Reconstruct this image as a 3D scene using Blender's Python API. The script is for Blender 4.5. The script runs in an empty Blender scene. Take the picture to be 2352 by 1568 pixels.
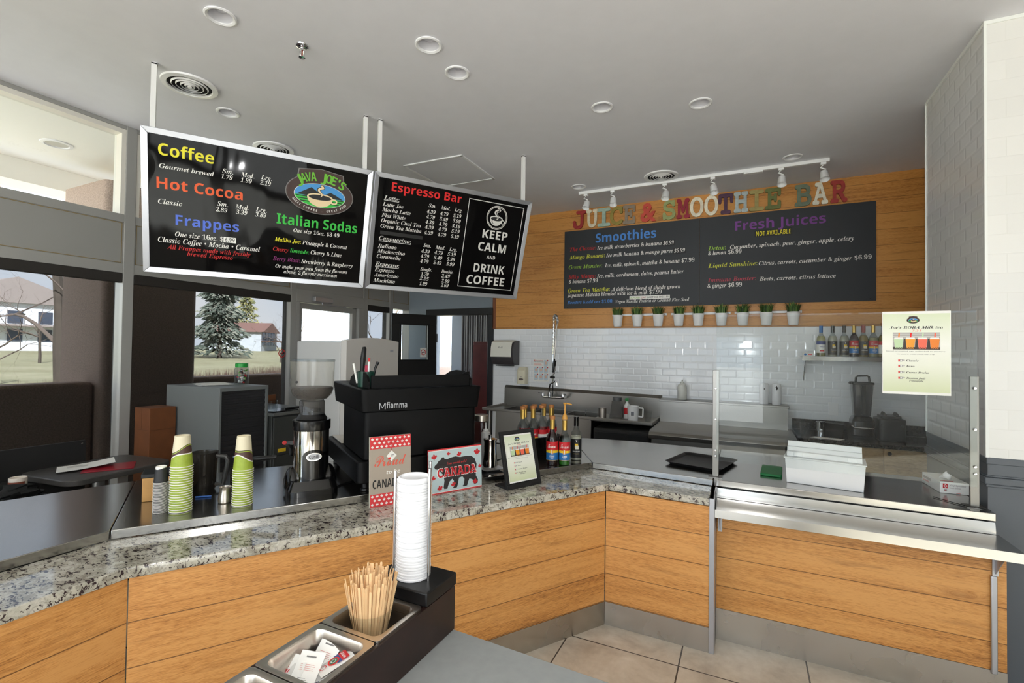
import bpy, bmesh, math, random
from mathutils import Vector, Matrix
random.seed(11)
SC = bpy.context.scene
COL = SC.collection
PI = math.pi

# ------------------------------------------------------------------ camera
FPX, YAW, PITCH, ROLL = 1104.67, math.radians(25.89), math.radians(1.06), math.radians(.78)
CAMZ = 1.65
fw = Vector((-math.sin(YAW) * math.cos(PITCH), math.cos(YAW) * math.cos(PITCH), math.sin(PITCH)))
r0 = Vector((math.cos(YAW), math.sin(YAW), 0))
u0 = r0.cross(fw)
rt = math.cos(ROLL) * r0 + math.sin(ROLL) * u0
up = -math.sin(ROLL) * r0 + math.cos(ROLL) * u0
cam = bpy.data.cameras.new('camera')
cam.sensor_width = 36
cam.lens = FPX / 2352 * 36
cam.clip_start = .02
cam.clip_end = 400
camo = bpy.data.objects.new('camera', cam)
COL.objects.link(camo)
camo.matrix_world = Matrix(((rt.x, up.x, -fw.x, 0), (rt.y, up.y, -fw.y, 0), (rt.z, up.z, -fw.z, CAMZ), (0, 0, 0, 1)))
SC.camera = camo

# ------------------------------------------------------------------ sky, sun, flash, exposure
W = bpy.data.worlds.new('overcast_sky')
SC.world = W
W.use_nodes = True
wn = W.node_tree.nodes
wl = W.node_tree.links
bg = wn['Background']
tc = wn.new('ShaderNodeTexCoord')
nz = wn.new('ShaderNodeTexNoise')
nz.inputs['Scale'].default_value = 2.2
nz.inputs['Detail'].default_value = 5
rp = wn.new('ShaderNodeValToRGB')
rp.color_ramp.elements[0].position = .38
rp.color_ramp.elements[0].color = (.62, .78, 1, 1)
rp.color_ramp.elements[1].position = .62
rp.color_ramp.elements[1].color = (1, 1, 1, 1)
wl.new(tc.outputs['Generated'], nz.inputs['Vector'])
wl.new(nz.outputs['Fac'], rp.inputs['Fac'])
wl.new(rp.outputs['Color'], bg.inputs['Color'])
bg.inputs['Strength'].default_value = 3.2
su = bpy.data.lights.new('sun', 'SUN')
su.energy = 28
su.angle = math.radians(3)
su.color = (1, .99, .98)
so = bpy.data.objects.new('sun', su)
so.rotation_euler = (math.radians(51.4), 0, math.radians(50.2))
COL.objects.link(so)
fl = bpy.data.lights.new('camera_flash', 'AREA')
fl.shape = 'RECTANGLE'
fl.size, fl.size_y = .09, .05
fl.energy = 11
flo = bpy.data.objects.new('camera_flash', fl)
flo.matrix_world = camo.matrix_world @ Matrix.Translation((0, .12, .05))
COL.objects.link(flo)
vs = SC.view_settings
vs.view_transform = 'Standard'
vs.look = 'None'
vs.gamma = 1
vs.exposure = .17
vs.use_curve_mapping = False
SC.cycles.use_denoising = True
SC.cycles.max_bounces = 10
SC.cycles.diffuse_bounces = 6
SC.cycles.glossy_bounces = 5
SC.cycles.transparent_max_bounces = 24
SC.cycles.caustics_reflective = False
SC.cycles.caustics_refractive = False
SC.cycles.sample_clamp_indirect = 6


# ------------------------------------------------------------------ materials
def lin(c):
    return tuple(((x / 255) / 12.92 if x / 255 <= .04045 else ((x / 255 + .055) / 1.055) ** 2.4) for x in c) + (1,)


MATS = {}


def mat(name, col, rough=.5, metal=0, spec=.5, coat=0, noise=0, nscale=60, bump=0, bscale=200):
    if name in MATS:
        return MATS[name]
    m = bpy.data.materials.new(name)
    m.use_nodes = True
    n, l = m.node_tree.nodes, m.node_tree.links
    b = n['Principled BSDF']
    b.inputs['Base Color'].default_value = lin(col)
    b.inputs['Roughness'].default_value = rough
    b.inputs['Metallic'].default_value = metal
    b.inputs['Specular IOR Level'].default_value = spec
    b.inputs['Coat Weight'].default_value = coat
    if noise or bump:
        t = n.new('ShaderNodeTexCoord')
    if noise:
        x = n.new('ShaderNodeTexNoise')
        x.inputs['Scale'].default_value = nscale
        x.inputs['Detail'].default_value = 4
        l.new(t.outputs['Object'], x.inputs['Vector'])
        r = n.new('ShaderNodeValToRGB')
        r.color_ramp.elements[0].position = .3
        r.color_ramp.elements[1].position = .7
        c = lin(col)
        r.color_ramp.elements[0].color = tuple(v * (1 - noise) for v in c[:3]) + (1,)
        r.color_ramp.elements[1].color = tuple(min(1, v * (1 + noise)) for v in c[:3]) + (1,)
        l.new(x.outputs['Fac'], r.inputs['Fac'])
        l.new(r.outputs['Color'], b.inputs['Base Color'])
    if bump:
        x = n.new('ShaderNodeTexNoise')
        x.inputs['Scale'].default_value = bscale
        x.inputs['Detail'].default_value = 3
        l.new(t.outputs['Object'], x.inputs['Vector'])
        bp = n.new('ShaderNodeBump')
        bp.inputs['Strength'].default_value = bump
        bp.inputs['Distance'].default_value = .005
        l.new(x.outputs['Fac'], bp.inputs['Height'])
        l.new(bp.outputs['Normal'], b.inputs['Normal'])
    MATS[name] = m
    return m


class NT:
    """small helper to wire node graphs"""

    def __init__(s, name):
        s.m = bpy.data.materials.new(name)
        s.m.use_nodes = True
        s.n, s.l = s.m.node_tree.nodes, s.m.node_tree.links
        s.b = s.n['Principled BSDF']
        MATS[name] = s.m

    def node(s, t, **kw):
        x = s.n.new(t)
        for k, v in kw.items():
            if k.startswith('i_'):
                x.inputs[k[2:].replace('_', ' ')].default_value = v
            else:
                setattr(x, k, v)
        return x

    def math(s, op, a, b=None, c=None):
        x = s.n.new('ShaderNodeMath')
        x.operation = op
        for i, v in enumerate((a, b, c)):
            if v is None:
                continue
            if isinstance(v, (int, float)):
                x.inputs[i].default_value = v
            else:
                s.l.new(v, x.inputs[i])
        return x.outputs[0]

    def mix(s, fac, a, b, mode='MIX'):
        x = s.n.new('ShaderNodeMix')
        x.data_type = 'RGBA'
        x.blend_type = mode
        for i, v in ((0, fac), (6, a), (7, b)):
            if isinstance(v, (int, float)):
                x.inputs[i].default_value = v
            elif isinstance(v, tuple):
                x.inputs[i].default_value = v
            else:
                s.l.new(v, x.inputs[i])
        return x.outputs[2]

    def ramp(s, fac, stops):
        x = s.n.new('ShaderNodeValToRGB')
        e = x.color_ramp.elements
        while len(e) < len(stops):
            e.new(.5)
        for i, (p, c) in enumerate(stops):
            e[i].position = p
            e[i].color = c if len(c) == 4 else lin(c)
        s.l.new(fac, x.inputs[0])
        return x.outputs[0]

    def noise(s, vec, scale, detail=4, rough=.5, dist=0):
        x = s.node('ShaderNodeTexNoise')
        x.inputs['Scale'].default_value = scale
        x.inputs['Detail'].default_value = detail
        x.inputs['Roughness'].default_value = rough
        x.inputs['Distortion'].default_value = dist
        if vec is not None:
            s.l.new(vec, x.inputs['Vector'])
        return x.outputs['Fac']

    def obj(s):
        return s.node('ShaderNodeTexCoord').outputs['Object']

    def sep(s, v):
        x = s.node('ShaderNodeSeparateXYZ')
        s.l.new(v, x.inputs[0])
        return x.outputs

    def comb(s, x, y, z):
        c = s.node('ShaderNodeCombineXYZ')
        for i, v in enumerate((x, y, z)):
            if isinstance(v, (int, float)):
                c.inputs[i].default_value = v
            else:
                s.l.new(v, c.inputs[i])
        return c.outputs[0]

    def set(s, **kw):
        for k, v in kw.items():
            i = s.b.inputs[k.replace('_', ' ')]
            if isinstance(v, (int, float, tuple)):
                i.default_value = v
            else:
                s.l.new(v, i)

    def bump(s, h, strength=.4, dist=.002):
        x = s.node('ShaderNodeBump')
        x.inputs['Strength'].default_value = strength
        x.inputs['Distance'].default_value = dist
        s.l.new(h, x.inputs['Height'])
        s.l.new(x.outputs[0], s.b.inputs['Normal'])


def wood_mat(name, plank, light, mid, dark, off=0.0, blotch=.5):
    """horizontal wood planks: local x along the boards, z up"""
    t = NT(name)
    x, y, z = t.sep(t.obj())
    zz = t.math('DIVIDE', t.math('ADD', z, off), plank)
    idx = t.math('FLOOR', zz)
    fr = t.math('FRACT', zz)
    wnz = t.node('ShaderNodeTexWhiteNoise', noise_dimensions='1D')
    t.l.new(idx, wnz.inputs['W'])
    rnd = wnz.outputs['Value']
    xs = t.math('ADD', x, t.math('MULTIPLY', idx, 3.71))
    v = t.node('ShaderNodeTexVoronoi', feature='F1')
    v.inputs['Scale'].default_value = 1.0
    t.l.new(t.comb(t.math('MULTIPLY', xs, 1.3), 0.0, t.math('MULTIPLY', zz, 1.0)), v.inputs['Vector'])
    kd = v.outputs['Distance']
    kn = t.math('POWER', t.math('MAXIMUM', t.math('SUBTRACT', 1, t.math('MULTIPLY', kd, 5.0)), 0), 2)
    zw = t.math('ADD', z, t.math('MULTIPLY', kn, .06))
    low = t.noise(t.comb(t.math('MULTIPLY', xs, 1.1), 0.0, t.math('MULTIPLY', z, 7.0)), 1.0, 4, .55, .4)
    g1 = t.noise(t.comb(t.math('MULTIPLY', xs, 2.2), t.math('MULTIPLY', idx, 1.7), t.math('MULTIPLY', zw, 60.0)), 1.0, 5, .6, .6)
    g2 = t.noise(t.comb(t.math('MULTIPLY', xs, 26.0), 0.0, t.math('MULTIPLY', zw, 300.0)), 1.0, 4, .65, .2)
    f = t.math('ADD', t.math('MULTIPLY', g1, .45), t.math('MULTIPLY', low, blotch))
    f = t.math('ADD', f, t.math('MULTIPLY', t.math('SUBTRACT', g2, .5), .85))
    f = t.math('ADD', f, t.math('MULTIPLY', t.math('SUBTRACT', rnd, .5), .10))
    c = t.ramp(f, [(.24, dark), (.40, mid), (.56, light)])
    c = t.mix(t.math('MULTIPLY', kn, .7), c, lin(dark))
    st = t.noise(t.comb(t.math('MULTIPLY', xs, 2.6), t.math('MULTIPLY', idx, 2.3), t.math('MULTIPLY', zw, 24.0)), 1.0, 5, .65, .5)
    c = t.mix(t.ramp(st, [(.56, (0, 0, 0)), (.74, (190, 190, 190))]), c, lin(dark))
    gr = t.math('MULTIPLY', t.math('LESS_THAN', t.math('ABSOLUTE', t.math('SUBTRACT', fr, .5)), .488), 1)
    gi = t.math('SUBTRACT', 1, gr)
    c = t.mix(t.math('MULTIPLY', gi, .75), c, lin((78, 45, 18)))
    t.set(Base_Color=c, Roughness=.42)
    h = t.math('SUBTRACT', t.math('MULTIPLY', g2, .5), t.math('MULTIPLY', gi, 2.0))
    t.bump(h, .5, .0015)
    return t.m


def tile_mat(name, axis, bw, bh, mortar, col, mcol, rough=.12, bevel=.012, bumpd=.004, offs=.5, shift=(0, 0), strength=.7):
    t = NT(name)
    x, y, z = t.sep(t.obj())
    a, b = {'xz': (x, z), 'yz': (y, z), 'xy': (x, y)}[axis]
    vec = t.comb(t.math('ADD', a, shift[0]), t.math('ADD', b, shift[1]), 0.0)

    def br(ms, sm):
        k = t.node('ShaderNodeTexBrick', offset=offs)
        k.inputs['Scale'].default_value = 1
        k.inputs['Brick Width'].default_value = bw
        k.inputs['Row Height'].default_value = bh
        k.inputs['Mortar Size'].default_value = ms
        k.inputs['Mortar Smooth'].default_value = sm
        k.inputs['Color1'].default_value = lin(col)
        k.inputs['Color2'].default_value = lin(tuple(max(0, q - 4) for q in col))
        k.inputs['Mortar'].default_value = lin(mcol)
        t.l.new(vec, k.inputs['Vector'])
        return k
    k1 = br(mortar, .1)
    k2 = br(bevel, 1.0)
    t.set(Base_Color=k1.outputs['Color'], Roughness=rough)
    t.bump(t.math('SUBTRACT', 1, k2.outputs['Fac']), strength, bumpd)
    return t.m


def granite_mat():
    t = NT('granite')
    o = t.obj()
    big = t.noise(o, 10, 6, .65, 1.0)
    med = t.noise(o, 34, 6, .7, .8)
    fine = t.noise(o, 120, 4, .7, .3)
    mp = t.node('ShaderNodeMapping')
    mp.inputs['Scale'].default_value = (40, 84, 60)
    mp.inputs['Rotation'].default_value = (0, 0, 1.0)
    t.l.new(o, mp.inputs['Vector'])
    sp = t.noise(mp.outputs[0], 1.0, 3, .6, .9)
    base = t.ramp(big, [(.3, (216, 212, 204)), (.5, (190, 186, 172)), (.68, (150, 146, 134))])
    base = t.mix(t.ramp(med, [(.48, (0, 0, 0)), (.62, (215, 215, 215))]), base, lin((128, 122, 110)))
    base = t.mix(t.ramp(t.math('ADD', sp, t.math('MULTIPLY', t.math('SUBTRACT', big, .5), .35)), [(.555, (0, 0, 0)), (.60, (255, 255, 255))]), base, lin((58, 44, 46)))
    base = t.mix(t.ramp(fine, [(.6, (0, 0, 0)), (.72, (150, 150, 150))]), base, lin((90, 80, 72)))
    t.set(Base_Color=base, Roughness=.07, Coat_Weight=.3)
    return t.m


def steel_mat(name, col, rough, axis=0, streak=.05, amp=.12, lo_amp=.08):
    t = NT(name)
    x, y, z = t.sep(t.obj())
    s = [260.0, 260.0, 260.0]
    s[axis] = 1.5
    g = t.noise(t.comb(t.math('MULTIPLY', x, s[0]), t.math('MULTIPLY', y, s[1]), t.math('MULTIPLY', z, s[2])), 1.0, 3, .6)
    lo = t.noise(t.obj(), 3.0, 3, .6)
    t.set(Base_Color=lin(col), Metallic=1.0)
    r = t.math('ADD', t.math('MULTIPLY', t.math('SUBTRACT', g, .5), amp), t.math('ADD', rough - lo_amp / 2, t.math('MULTIPLY', lo, lo_amp)))
    t.set(Roughness=r)
    t.bump(g, streak, .0006)
    return t.m


def floor_mat():
    t = NT('floor_tile')
    o = t.obj()
    x, y, z = t.sep(o)
    k = t.node('ShaderNodeTexBrick', offset=0.0)
    k.inputs['Scale'].default_value = 1
    k.inputs['Brick Width'].default_value = .61
    k.inputs['Row Height'].default_value = .61
    k.inputs['Mortar Size'].default_value = .004
    k.inputs['Mortar Smooth'].default_value = .1
    t.l.new(t.comb(t.math('ADD', x, .31 + 6.1), t.math('ADD', y, -2.70 + 12.2), 0.0), k.inputs['Vector'])
    n1 = t.noise(o, 3.2, 6, .6, .8)
    n2 = t.noise(o, 24, 4, .6)
    c = t.ramp(t.math('ADD', t.math('MULTIPLY', n1, .75), t.math('MULTIPLY', n2, .25)), [(.3, (172, 160, 143)), (.5, (204, 195, 179)), (.68, (222, 215, 201))])
    c = t.mix(k.outputs['Fac'], c, lin((70, 60, 50)))
    t.set(Base_Color=c, Roughness=.34)
    t.bump(t.math('SUBTRACT', 1, k.outputs['Fac']), .4, .002)
    return t.m


def glass_mat(name, tint=(255, 255, 255), gl=.03, fres=1.45, rough=0.0, body=None, bodyf=0.0):
    """thin pane: transparent with a fresnel mirror on top (the same for every kind of ray)"""
    t = NT(name)
    t.n.remove(t.b)
    out = t.n['Material Output']
    tr = t.node('ShaderNodeBsdfTransparent')
    tr.inputs[0].default_value = lin(tint)
    g = t.node('ShaderNodeBsdfGlossy')
    g.inputs['Roughness'].default_value = rough
    fr = t.node('ShaderNodeFresnel')
    bf = t.node('ShaderNodeNewGeometry').outputs['Backfacing']
    # a single sheet reflects alike from both sides
    t.l.new(t.math('ADD', t.math('MULTIPLY', bf, 1 / fres - fres), fres), fr.inputs['IOR'])
    mx = t.node('ShaderNodeMixShader')
    t.l.new(fr.outputs[0], mx.inputs[0])
    last = tr.outputs[0]
    if body:
        d = t.node('ShaderNodeBsdfDiffuse')
        d.inputs[0].default_value = lin(body)
        m2 = t.node('ShaderNodeMixShader')
        m2.inputs[0].default_value = bodyf
        t.l.new(last, m2.inputs[1])
        t.l.new(d.outputs[0], m2.inputs[2])
        last = m2.outputs[0]
    t.l.new(last, mx.inputs[1])
    t.l.new(g.outputs[0], mx.inputs[2])
    t.l.new(mx.outputs[0], out.inputs[0])
    return t.m


def gloss_panel_mat():
    """black backlit film behind a slightly rippled plastic sheet"""
    t = NT('menu_black')
    o = t.obj()
    x, y, z = t.sep(o)
    h = t.noise(t.comb(t.math('MULTIPLY', x, 5.0), 0.0, t.math('MULTIPLY', z, 2.2)), 1.0, 1, .4, .6)
    t.set(Base_Color=lin((14, 13, 13)), Roughness=.05, Specular_IOR_Level=.11)
    t.bump(h, .35, .012)
    return t.m


def soft_gradient(name, stops, axis='x', rough=.5):
    t = NT(name)
    x, y, z = t.sep(t.obj())
    t.set(Base_Color=t.ramp({'x': x, 'y': y, 'z': z}[axis], stops), Roughness=rough)
    return t.m


WOOD = wood_mat('wood_plank_front', .166, (216, 158, 92), (196, 135, 70), (142, 92, 46), .025, .5)
WOODW = wood_mat('wood_plank_wall', .152, (206, 146, 74), (186, 124, 56), (120, 74, 30), .03, .6)
WOODC = wood_mat('wood_cabinet', 2.0, (182, 150, 104), (160, 128, 84), (110, 84, 52), .7, .5)
TILE = tile_mat('subway_tile_back', 'xz', .155, .0775, .0016, (238, 240, 242), (230, 232, 234), .1, .015, .0017, shift=(10.0, -1.93 + 7.75))
TILEC = tile_mat('subway_tile_side', 'yz', .155, .0775, .0016, (218, 218, 216), (212, 212, 210), .14, .016, .002, shift=(0, 7.75 - 1.135))
TILEF = tile_mat('tile_front_cream', 'xz', .40, .10, .0014, (230, 229, 225), (222, 221, 216), .2, .005, .0008, shift=(10, .02), strength=.4)
GRAN = granite_mat()
STEEL = steel_mat('brushed_steel', (176, 174, 170), .19, 0, .008, .06)
STEELY = steel_mat('brushed_steel_along', (180, 178, 174), .2, 1, 0, .03)
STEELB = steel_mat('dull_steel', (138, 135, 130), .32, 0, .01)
STEELD = steel_mat('brushed_steel_kick', (190, 186, 180), .27, 0, 0, .0, .22)
STEELP = steel_mat('pan_steel', (206, 198, 188), .3, 0, .02)
CHROME = mat('chrome', (220, 220, 222), .06, 1)
ALU = mat('aluminium', (186, 188, 194), .38, .85)
FLOORM = floor_mat()
PAINTC = mat('ceiling_paint', (226, 226, 231), .8, noise=.015, nscale=8, bump=.05, bscale=300)
PAINTW = mat('wall_paint', (214, 212, 206), .7, bump=.05, bscale=300)
BLUEG = mat('wall_blue_grey', (128, 138, 148), .7, bump=.05, bscale=300)
DADO = mat('dado_grey', (92, 97, 103), .45, bump=.04, bscale=300)
FRAME = mat('window_frame_grey', (156, 155, 151), .4)
FRAMEW = mat('window_frame_white', (226, 222, 212), .4)
PLAIN = mat('plain_steel', (136, 134, 130), .36, 1)
SPAN = mat('spandrel_grey', (150, 149, 145), .5, bump=.03, bscale=400)
OCHRE = mat('seam_ochre', (140, 118, 70), .7)
GLASS = glass_mat('window_glass', (246, 250, 250))
GLASSG = glass_mat('guard_glass', (250, 252, 252), fres=1.36)
CLEAR = glass_mat('clear_plastic', (236, 238, 238), fres=1.42)
CLEARB = glass_mat('clear_bottle', (222, 226, 226), fres=1.5)
SMOKE = glass_mat('hopper_plastic', (244, 243, 240), fres=1.4, body=(225, 222, 214), bodyf=.08)
SHADE = glass_mat('shade_mesh', (146, 146, 148), fres=1.01, body=(40, 38, 36), bodyf=.28)
SHADEB = mat('shade_bar', (36, 32, 28), .7)
BLACK = mat('black_plastic', (13, 13, 14), .38, spec=.4)
BLACKG = mat('black_gloss', (10, 10, 11), .2, coat=.15)
BLACKM = mat('black_matte', (20, 19, 19), .7)
ESP = mat('black_powder_coat', (4, 4, 5), .45, spec=.18, bump=.15, bscale=900)
DWOOD = mat('espresso_wood', (38, 22, 18), .38, noise=.35, nscale=12)
WHITE = mat('white_plastic', (238, 238, 238), .35)
WHITEG = mat('white_gloss', (236, 236, 238), .25)
PAPER = mat('paper_white', (240, 239, 234), .7)
MENU = gloss_panel_mat()
BOARD = mat('chalk_black', (38, 41, 45), .55, noise=.06, nscale=3)
GREYT = mat('grey_table', (150, 153, 152), .45, noise=.04, nscale=40)
GREYC = mat('grey_cabinet', (112, 116, 116), .5, bump=.04, bscale=500)
DGREY = mat('dark_grey_metal', (58, 60, 58), .5)
RED = mat('red', (200, 40, 40), .5)
GOLD = mat('gold_foil', (200, 164, 84), .3, .7)
CORK = mat('cork', (176, 116, 66), .8, noise=.15, nscale=80)
STICK = mat('birch_stick', (226, 188, 140), .6, noise=.08, nscale=30)
CREAM = mat('cup_cream', (232, 222, 192), .55)
GREENC = mat('cup_green', (160, 180, 62), .5, noise=.08, nscale=60)
BROWNC = mat('cup_brown', (84, 58, 50), .5)
RIMW = mat('cup_rim_white', (246, 244, 238), .45)
TC = {'W': mat('ink_white', (226, 224, 218), .6), 'Y': mat('ink_yellow', (232, 222, 40), .6), 'O': mat('ink_orange', (232, 92, 40), .6), 'R': mat('ink_red', (190, 28, 28), .6),
      'R2': mat('ink_bright_red', (226, 30, 30), .6), 'R3': mat('ink_pink_red', (176, 60, 78), .6), 'B': mat('ink_blue', (84, 114, 216), .6), 'B2': mat('ink_light_blue', (72, 132, 206), .6),
      'G': mat('ink_green', (52, 190, 66), .6), 'G2': mat('ink_lime', (150, 190, 62), .6), 'P': mat('ink_magenta', (128, 34, 104), .6), 'P2': mat('ink_violet', (122, 62, 142), .6),
      'Y2': mat('ink_yellow_green', (206, 208, 60), .6), 'Y3': mat('ink_bright_yellow', (232, 216, 40), .6), 'K': mat('ink_black', (22, 22, 22), .6), 'BR': mat('logo_brown', (62, 42, 36), .6),
      'SK': mat('logo_sky', (70, 150, 214), .6), 'LG': mat('logo_green', (108, 186, 50), .6), 'CR': mat('logo_cream', (238, 214, 170), .6), 'GY': mat('ink_grey', (120, 118, 116), .6),
      'OR': mat('ink_soft_orange', (232, 150, 50), .6), 'PK': mat('ink_coral', (226, 96, 76), .6), 'MT': mat('ink_mint', (176, 214, 176), .6), 'LB': mat('ink_pale_blue', (200, 216, 226), .6)}


# ------------------------------------------------------------------ mesh building
class MB:
    def __init__(s):
        s.v, s.f, s.m = [], [], []

    def add(s, vs, fs, mi=0, M=None):
        b = len(s.v)
        for p in vs:
            p = Vector(p)
            s.v.append(tuple(M @ p) if M else tuple(p))
        for f in fs:
            s.f.append([b + i for i in f])
            s.m.append(mi)
        return s

    def box(s, x0, x1, y0, y1, z0, z1, mi=0, M=None):
        return s.add([(x0, y0, z0), (x1, y0, z0), (x1, y1, z0), (x0, y1, z0), (x0, y0, z1), (x1, y0, z1), (x1, y1, z1), (x0, y1, z1)],
                     [(0, 3, 2, 1), (4, 5, 6, 7), (0, 1, 5, 4), (1, 2, 6, 5), (2, 3, 7, 6), (3, 0, 4, 7)], mi, M)

    def prism(s, poly, z0, z1, mi=0, M=None):
        n = len(poly)
        vs = [(x, y, z0) for x, y in poly] + [(x, y, z1) for x, y in poly]
        fs = [tuple(range(n - 1, -1, -1)), tuple(range(n, 2 * n))] + [(i, (i + 1) % n, n + (i + 1) % n, n + i) for i in range(n)]
        return s.add(vs, fs, mi, M)

    def extr(s, prof, x0, x1, mi=0, M=None):
        """profile in (y, z) swept along x"""
        n = len(prof)
        vs = [(x0, y, z) for y, z in prof] + [(x1, y, z) for y, z in prof]
        fs = [tuple(range(n)), tuple(range(2 * n - 1, n - 1, -1))] + [(i, n + i, n + (i + 1) % n, (i + 1) % n) for i in range(n)]
        return s.add(vs, fs, mi, M)

    def lathe(s, prof, seg=24, mi=0, M=None, c=(0, 0), sx=1, sy=1):
        """profile of (r, z); r = 0 closes the end"""
        rings = []
        vs = []
        for r, z in prof:
            if r <= 1e-6:
                rings.append([len(vs)])
                vs.append((c[0], c[1], z))
            else:
                rings.append(list(range(len(vs), len(vs) + seg)))
                for i in range(seg):
                    a = 2 * PI * i / seg
                    vs.append((c[0] + r * sx * math.cos(a), c[1] + r * sy * math.sin(a), z))
        fs = []
        for a, b in zip(rings, rings[1:]):
            for i in range(seg):
                j = (i + 1) % seg
                if len(a) == 1 and len(b) == 1:
                    break
                if len(a) == 1:
                    fs.append((a[0], b[j], b[i]))
                elif len(b) == 1:
                    fs.append((a[i], a[j], b[0]))
                else:
                    fs.append((a[i], a[j], b[j], b[i]))
        return s.add(vs, fs, mi, M)

    def tube(s, path, r, seg=8, mi=0, M=None, caps=True):
        path = [Vector(p) for p in path]
        n = len(path)
        rs = r if isinstance(r, (list, tuple)) else [r] * n
        vs, fs = [], []
        ref = None
        for i, p in enumerate(path):
            t = (path[min(i + 1, n - 1)] - path[max(i - 1, 0)]).normalized()
            if ref is None:
                ref = t.orthogonal().normalized()
            else:
                ref = (ref - t * ref.dot(t))
                ref = ref.normalized() if ref.length > 1e-6 else t.orthogonal().normalized()
            b = t.cross(ref)
            for k in range(seg):
                a = 2 * PI * k / seg
                vs.append(p + rs[i] * (math.cos(a) * ref + math.sin(a) * b))
        for i in range(n - 1):
            for k in range(seg):
                l = (k + 1) % seg
                fs.append((i * seg + k, i * seg + l, (i + 1) * seg + l, (i + 1) * seg + k))
        if caps:
            fs.append(tuple(range(seg - 1, -1, -1)))
            fs.append(tuple(range((n - 1) * seg, n * seg)))
        return s.add(vs, fs, mi, M)

    def poly(s, pts, mi=0, M=None):
        return s.add(pts, [tuple(range(len(pts)))], mi, M)

    def flat(s, pts2, o, eu, ev, lift=0, mi=0):
        """polygon given in plane coordinates"""
        o, eu, ev = Vector(o), Vector(eu), Vector(ev)
        n = eu.cross(ev)
        return s.poly([o + eu * a + ev * b + n * lift for a, b in pts2], mi)

    def rect(s, u0, v0, u1, v1, o, eu, ev, lift=0, mi=0):
        return s.flat([(u0, v0), (u1, v0), (u1, v1), (u0, v1)], o, eu, ev, lift, mi)

    def disc(s, u, v, ru, rv, o, eu, ev, lift=0, mi=0, seg=40, a0=0, a1=2 * PI):
        full = abs(a1 - a0 - 2 * PI) < 1e-6
        n = seg if full else seg + 1
        return s.flat([(u + ru * math.cos(a0 + (a1 - a0) * i / seg), v + rv * math.sin(a0 + (a1 - a0) * i / seg)) for i in range(n)], o, eu, ev, lift, mi)

    def ring(s, u, v, ru, rv, w, o, eu, ev, lift=0, mi=0, seg=40):
        for i in range(seg):
            a, b = 2 * PI * i / seg, 2 * PI * (i + 1) / seg
            s.flat([(u + ru * math.cos(a), v + rv * math.sin(a)), (u + ru * math.cos(b), v + rv * math.sin(b)),
                    (u + (ru - w) * math.cos(b), v + (rv - w) * math.sin(b)), (u + (ru - w) * math.cos(a), v + (rv - w) * math.sin(a))], o, eu, ev, lift, mi)
        return s

    def band(s, pts, w, o, eu, ev, lift=0, mi=0):
        """stroke of width w (or a list of widths) along 2D points"""
        n = len(pts)
        ws = w if isinstance(w, (list, tuple)) else [w] * n
        L, R = [], []
        for i in range(n):
            a, b = pts[max(i - 1, 0)], pts[min(i + 1, n - 1)]
            dx, dy = b[0] - a[0], b[1] - a[1]
            d = math.hypot(dx, dy) or 1
            nx, ny = -dy / d * ws[i] / 2, dx / d * ws[i] / 2
            L.append((pts[i][0] + nx, pts[i][1] + ny))
            R.append((pts[i][0] - nx, pts[i][1] - ny))
        for i in range(n - 1):
            s.flat([L[i], L[i + 1], R[i + 1], R[i]], o, eu, ev, lift, mi)
        return s

    def text(s, body, u, v, w, cap, style, o, eu, ev, lift=.0008, mi=0, depth=0, align='L'):
        vs, fs = glyphs(body, style)
        xs = [p[0] for p in vs]
        x0, x1 = min(xs), max(xs)
        ky = cap / CAPH[style]
        kx = (w / (x1 - x0)) if w else ky
        if not w and align == 'C':
            u -= (x1 - x0) * kx / 2
        o, eu, ev = Vector(o), Vector(eu), Vector(ev)
        n = eu.cross(ev)
        P = [o + eu * (u + (x - x0) * kx) + ev * (v + y * ky) + n * lift for x, y in vs]
        s.add(P, fs, mi)
        if depth:
            s.add([p - n * depth for p in P], fs, mi)
            cnt = {}
            for f in fs:
                for a, b in zip(f, f[1:] + f[:1]):
                    cnt[(a, b)] = 1
            q = P + [p - n * depth for p in P]
            N = len(P)
            s.add(q, [(a, b, b + N, a + N) for (a, b) in cnt if (b, a) not in cnt], mi)
        return s

    def build(s, name, mats, parent=None, world=False, bevel=0, ang=35, fix=True, rot=None, loc=None):
        me = bpy.data.meshes.new(name)
        vs = s.v
        if world and parent is not None:
            L = parent.location
            vs = [(p[0] - L.x, p[1] - L.y, p[2] - L.z) for p in vs]
        me.from_pydata(vs, [], s.f)
        if not isinstance(mats, (list, tuple)):
            mats = [mats]
        for m in mats:
            me.materials.append(m)
        me.polygons.foreach_set('material_index', s.m)
        if fix:
            bm = bmesh.new()
            bm.from_mesh(me)
            bmesh.ops.recalc_face_normals(bm, faces=bm.faces)
            bm.to_mesh(me)
            bm.free()
        if ang:
            me.polygons.foreach_set('use_smooth', [True] * len(me.polygons))
            me.set_sharp_from_angle(angle=math.radians(ang))
        ob = bpy.data.objects.new(name, me)
        COL.objects.link(ob)
        if parent is not None:
            ob.parent = parent
        if rot:
            ob.rotation_euler = rot
        if loc:
            ob.location = loc
        if bevel:
            b = ob.modifiers.new('bevel', 'BEVEL')
            b.width = bevel
            b.segments = 2
            b.limit_method = 'ANGLE'
        return ob


def mp(t, U, L, D):
    o = ''
    for c in t:
        if 'A' <= c <= 'Z':
            o += chr(U + ord(c) - 65)
        elif 'a' <= c <= 'z':
            o += chr(L + ord(c) - 97)
        elif c.isdigit():
            o += chr(D + ord(c) - 48)
        else:
            o += c
    return o


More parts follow.
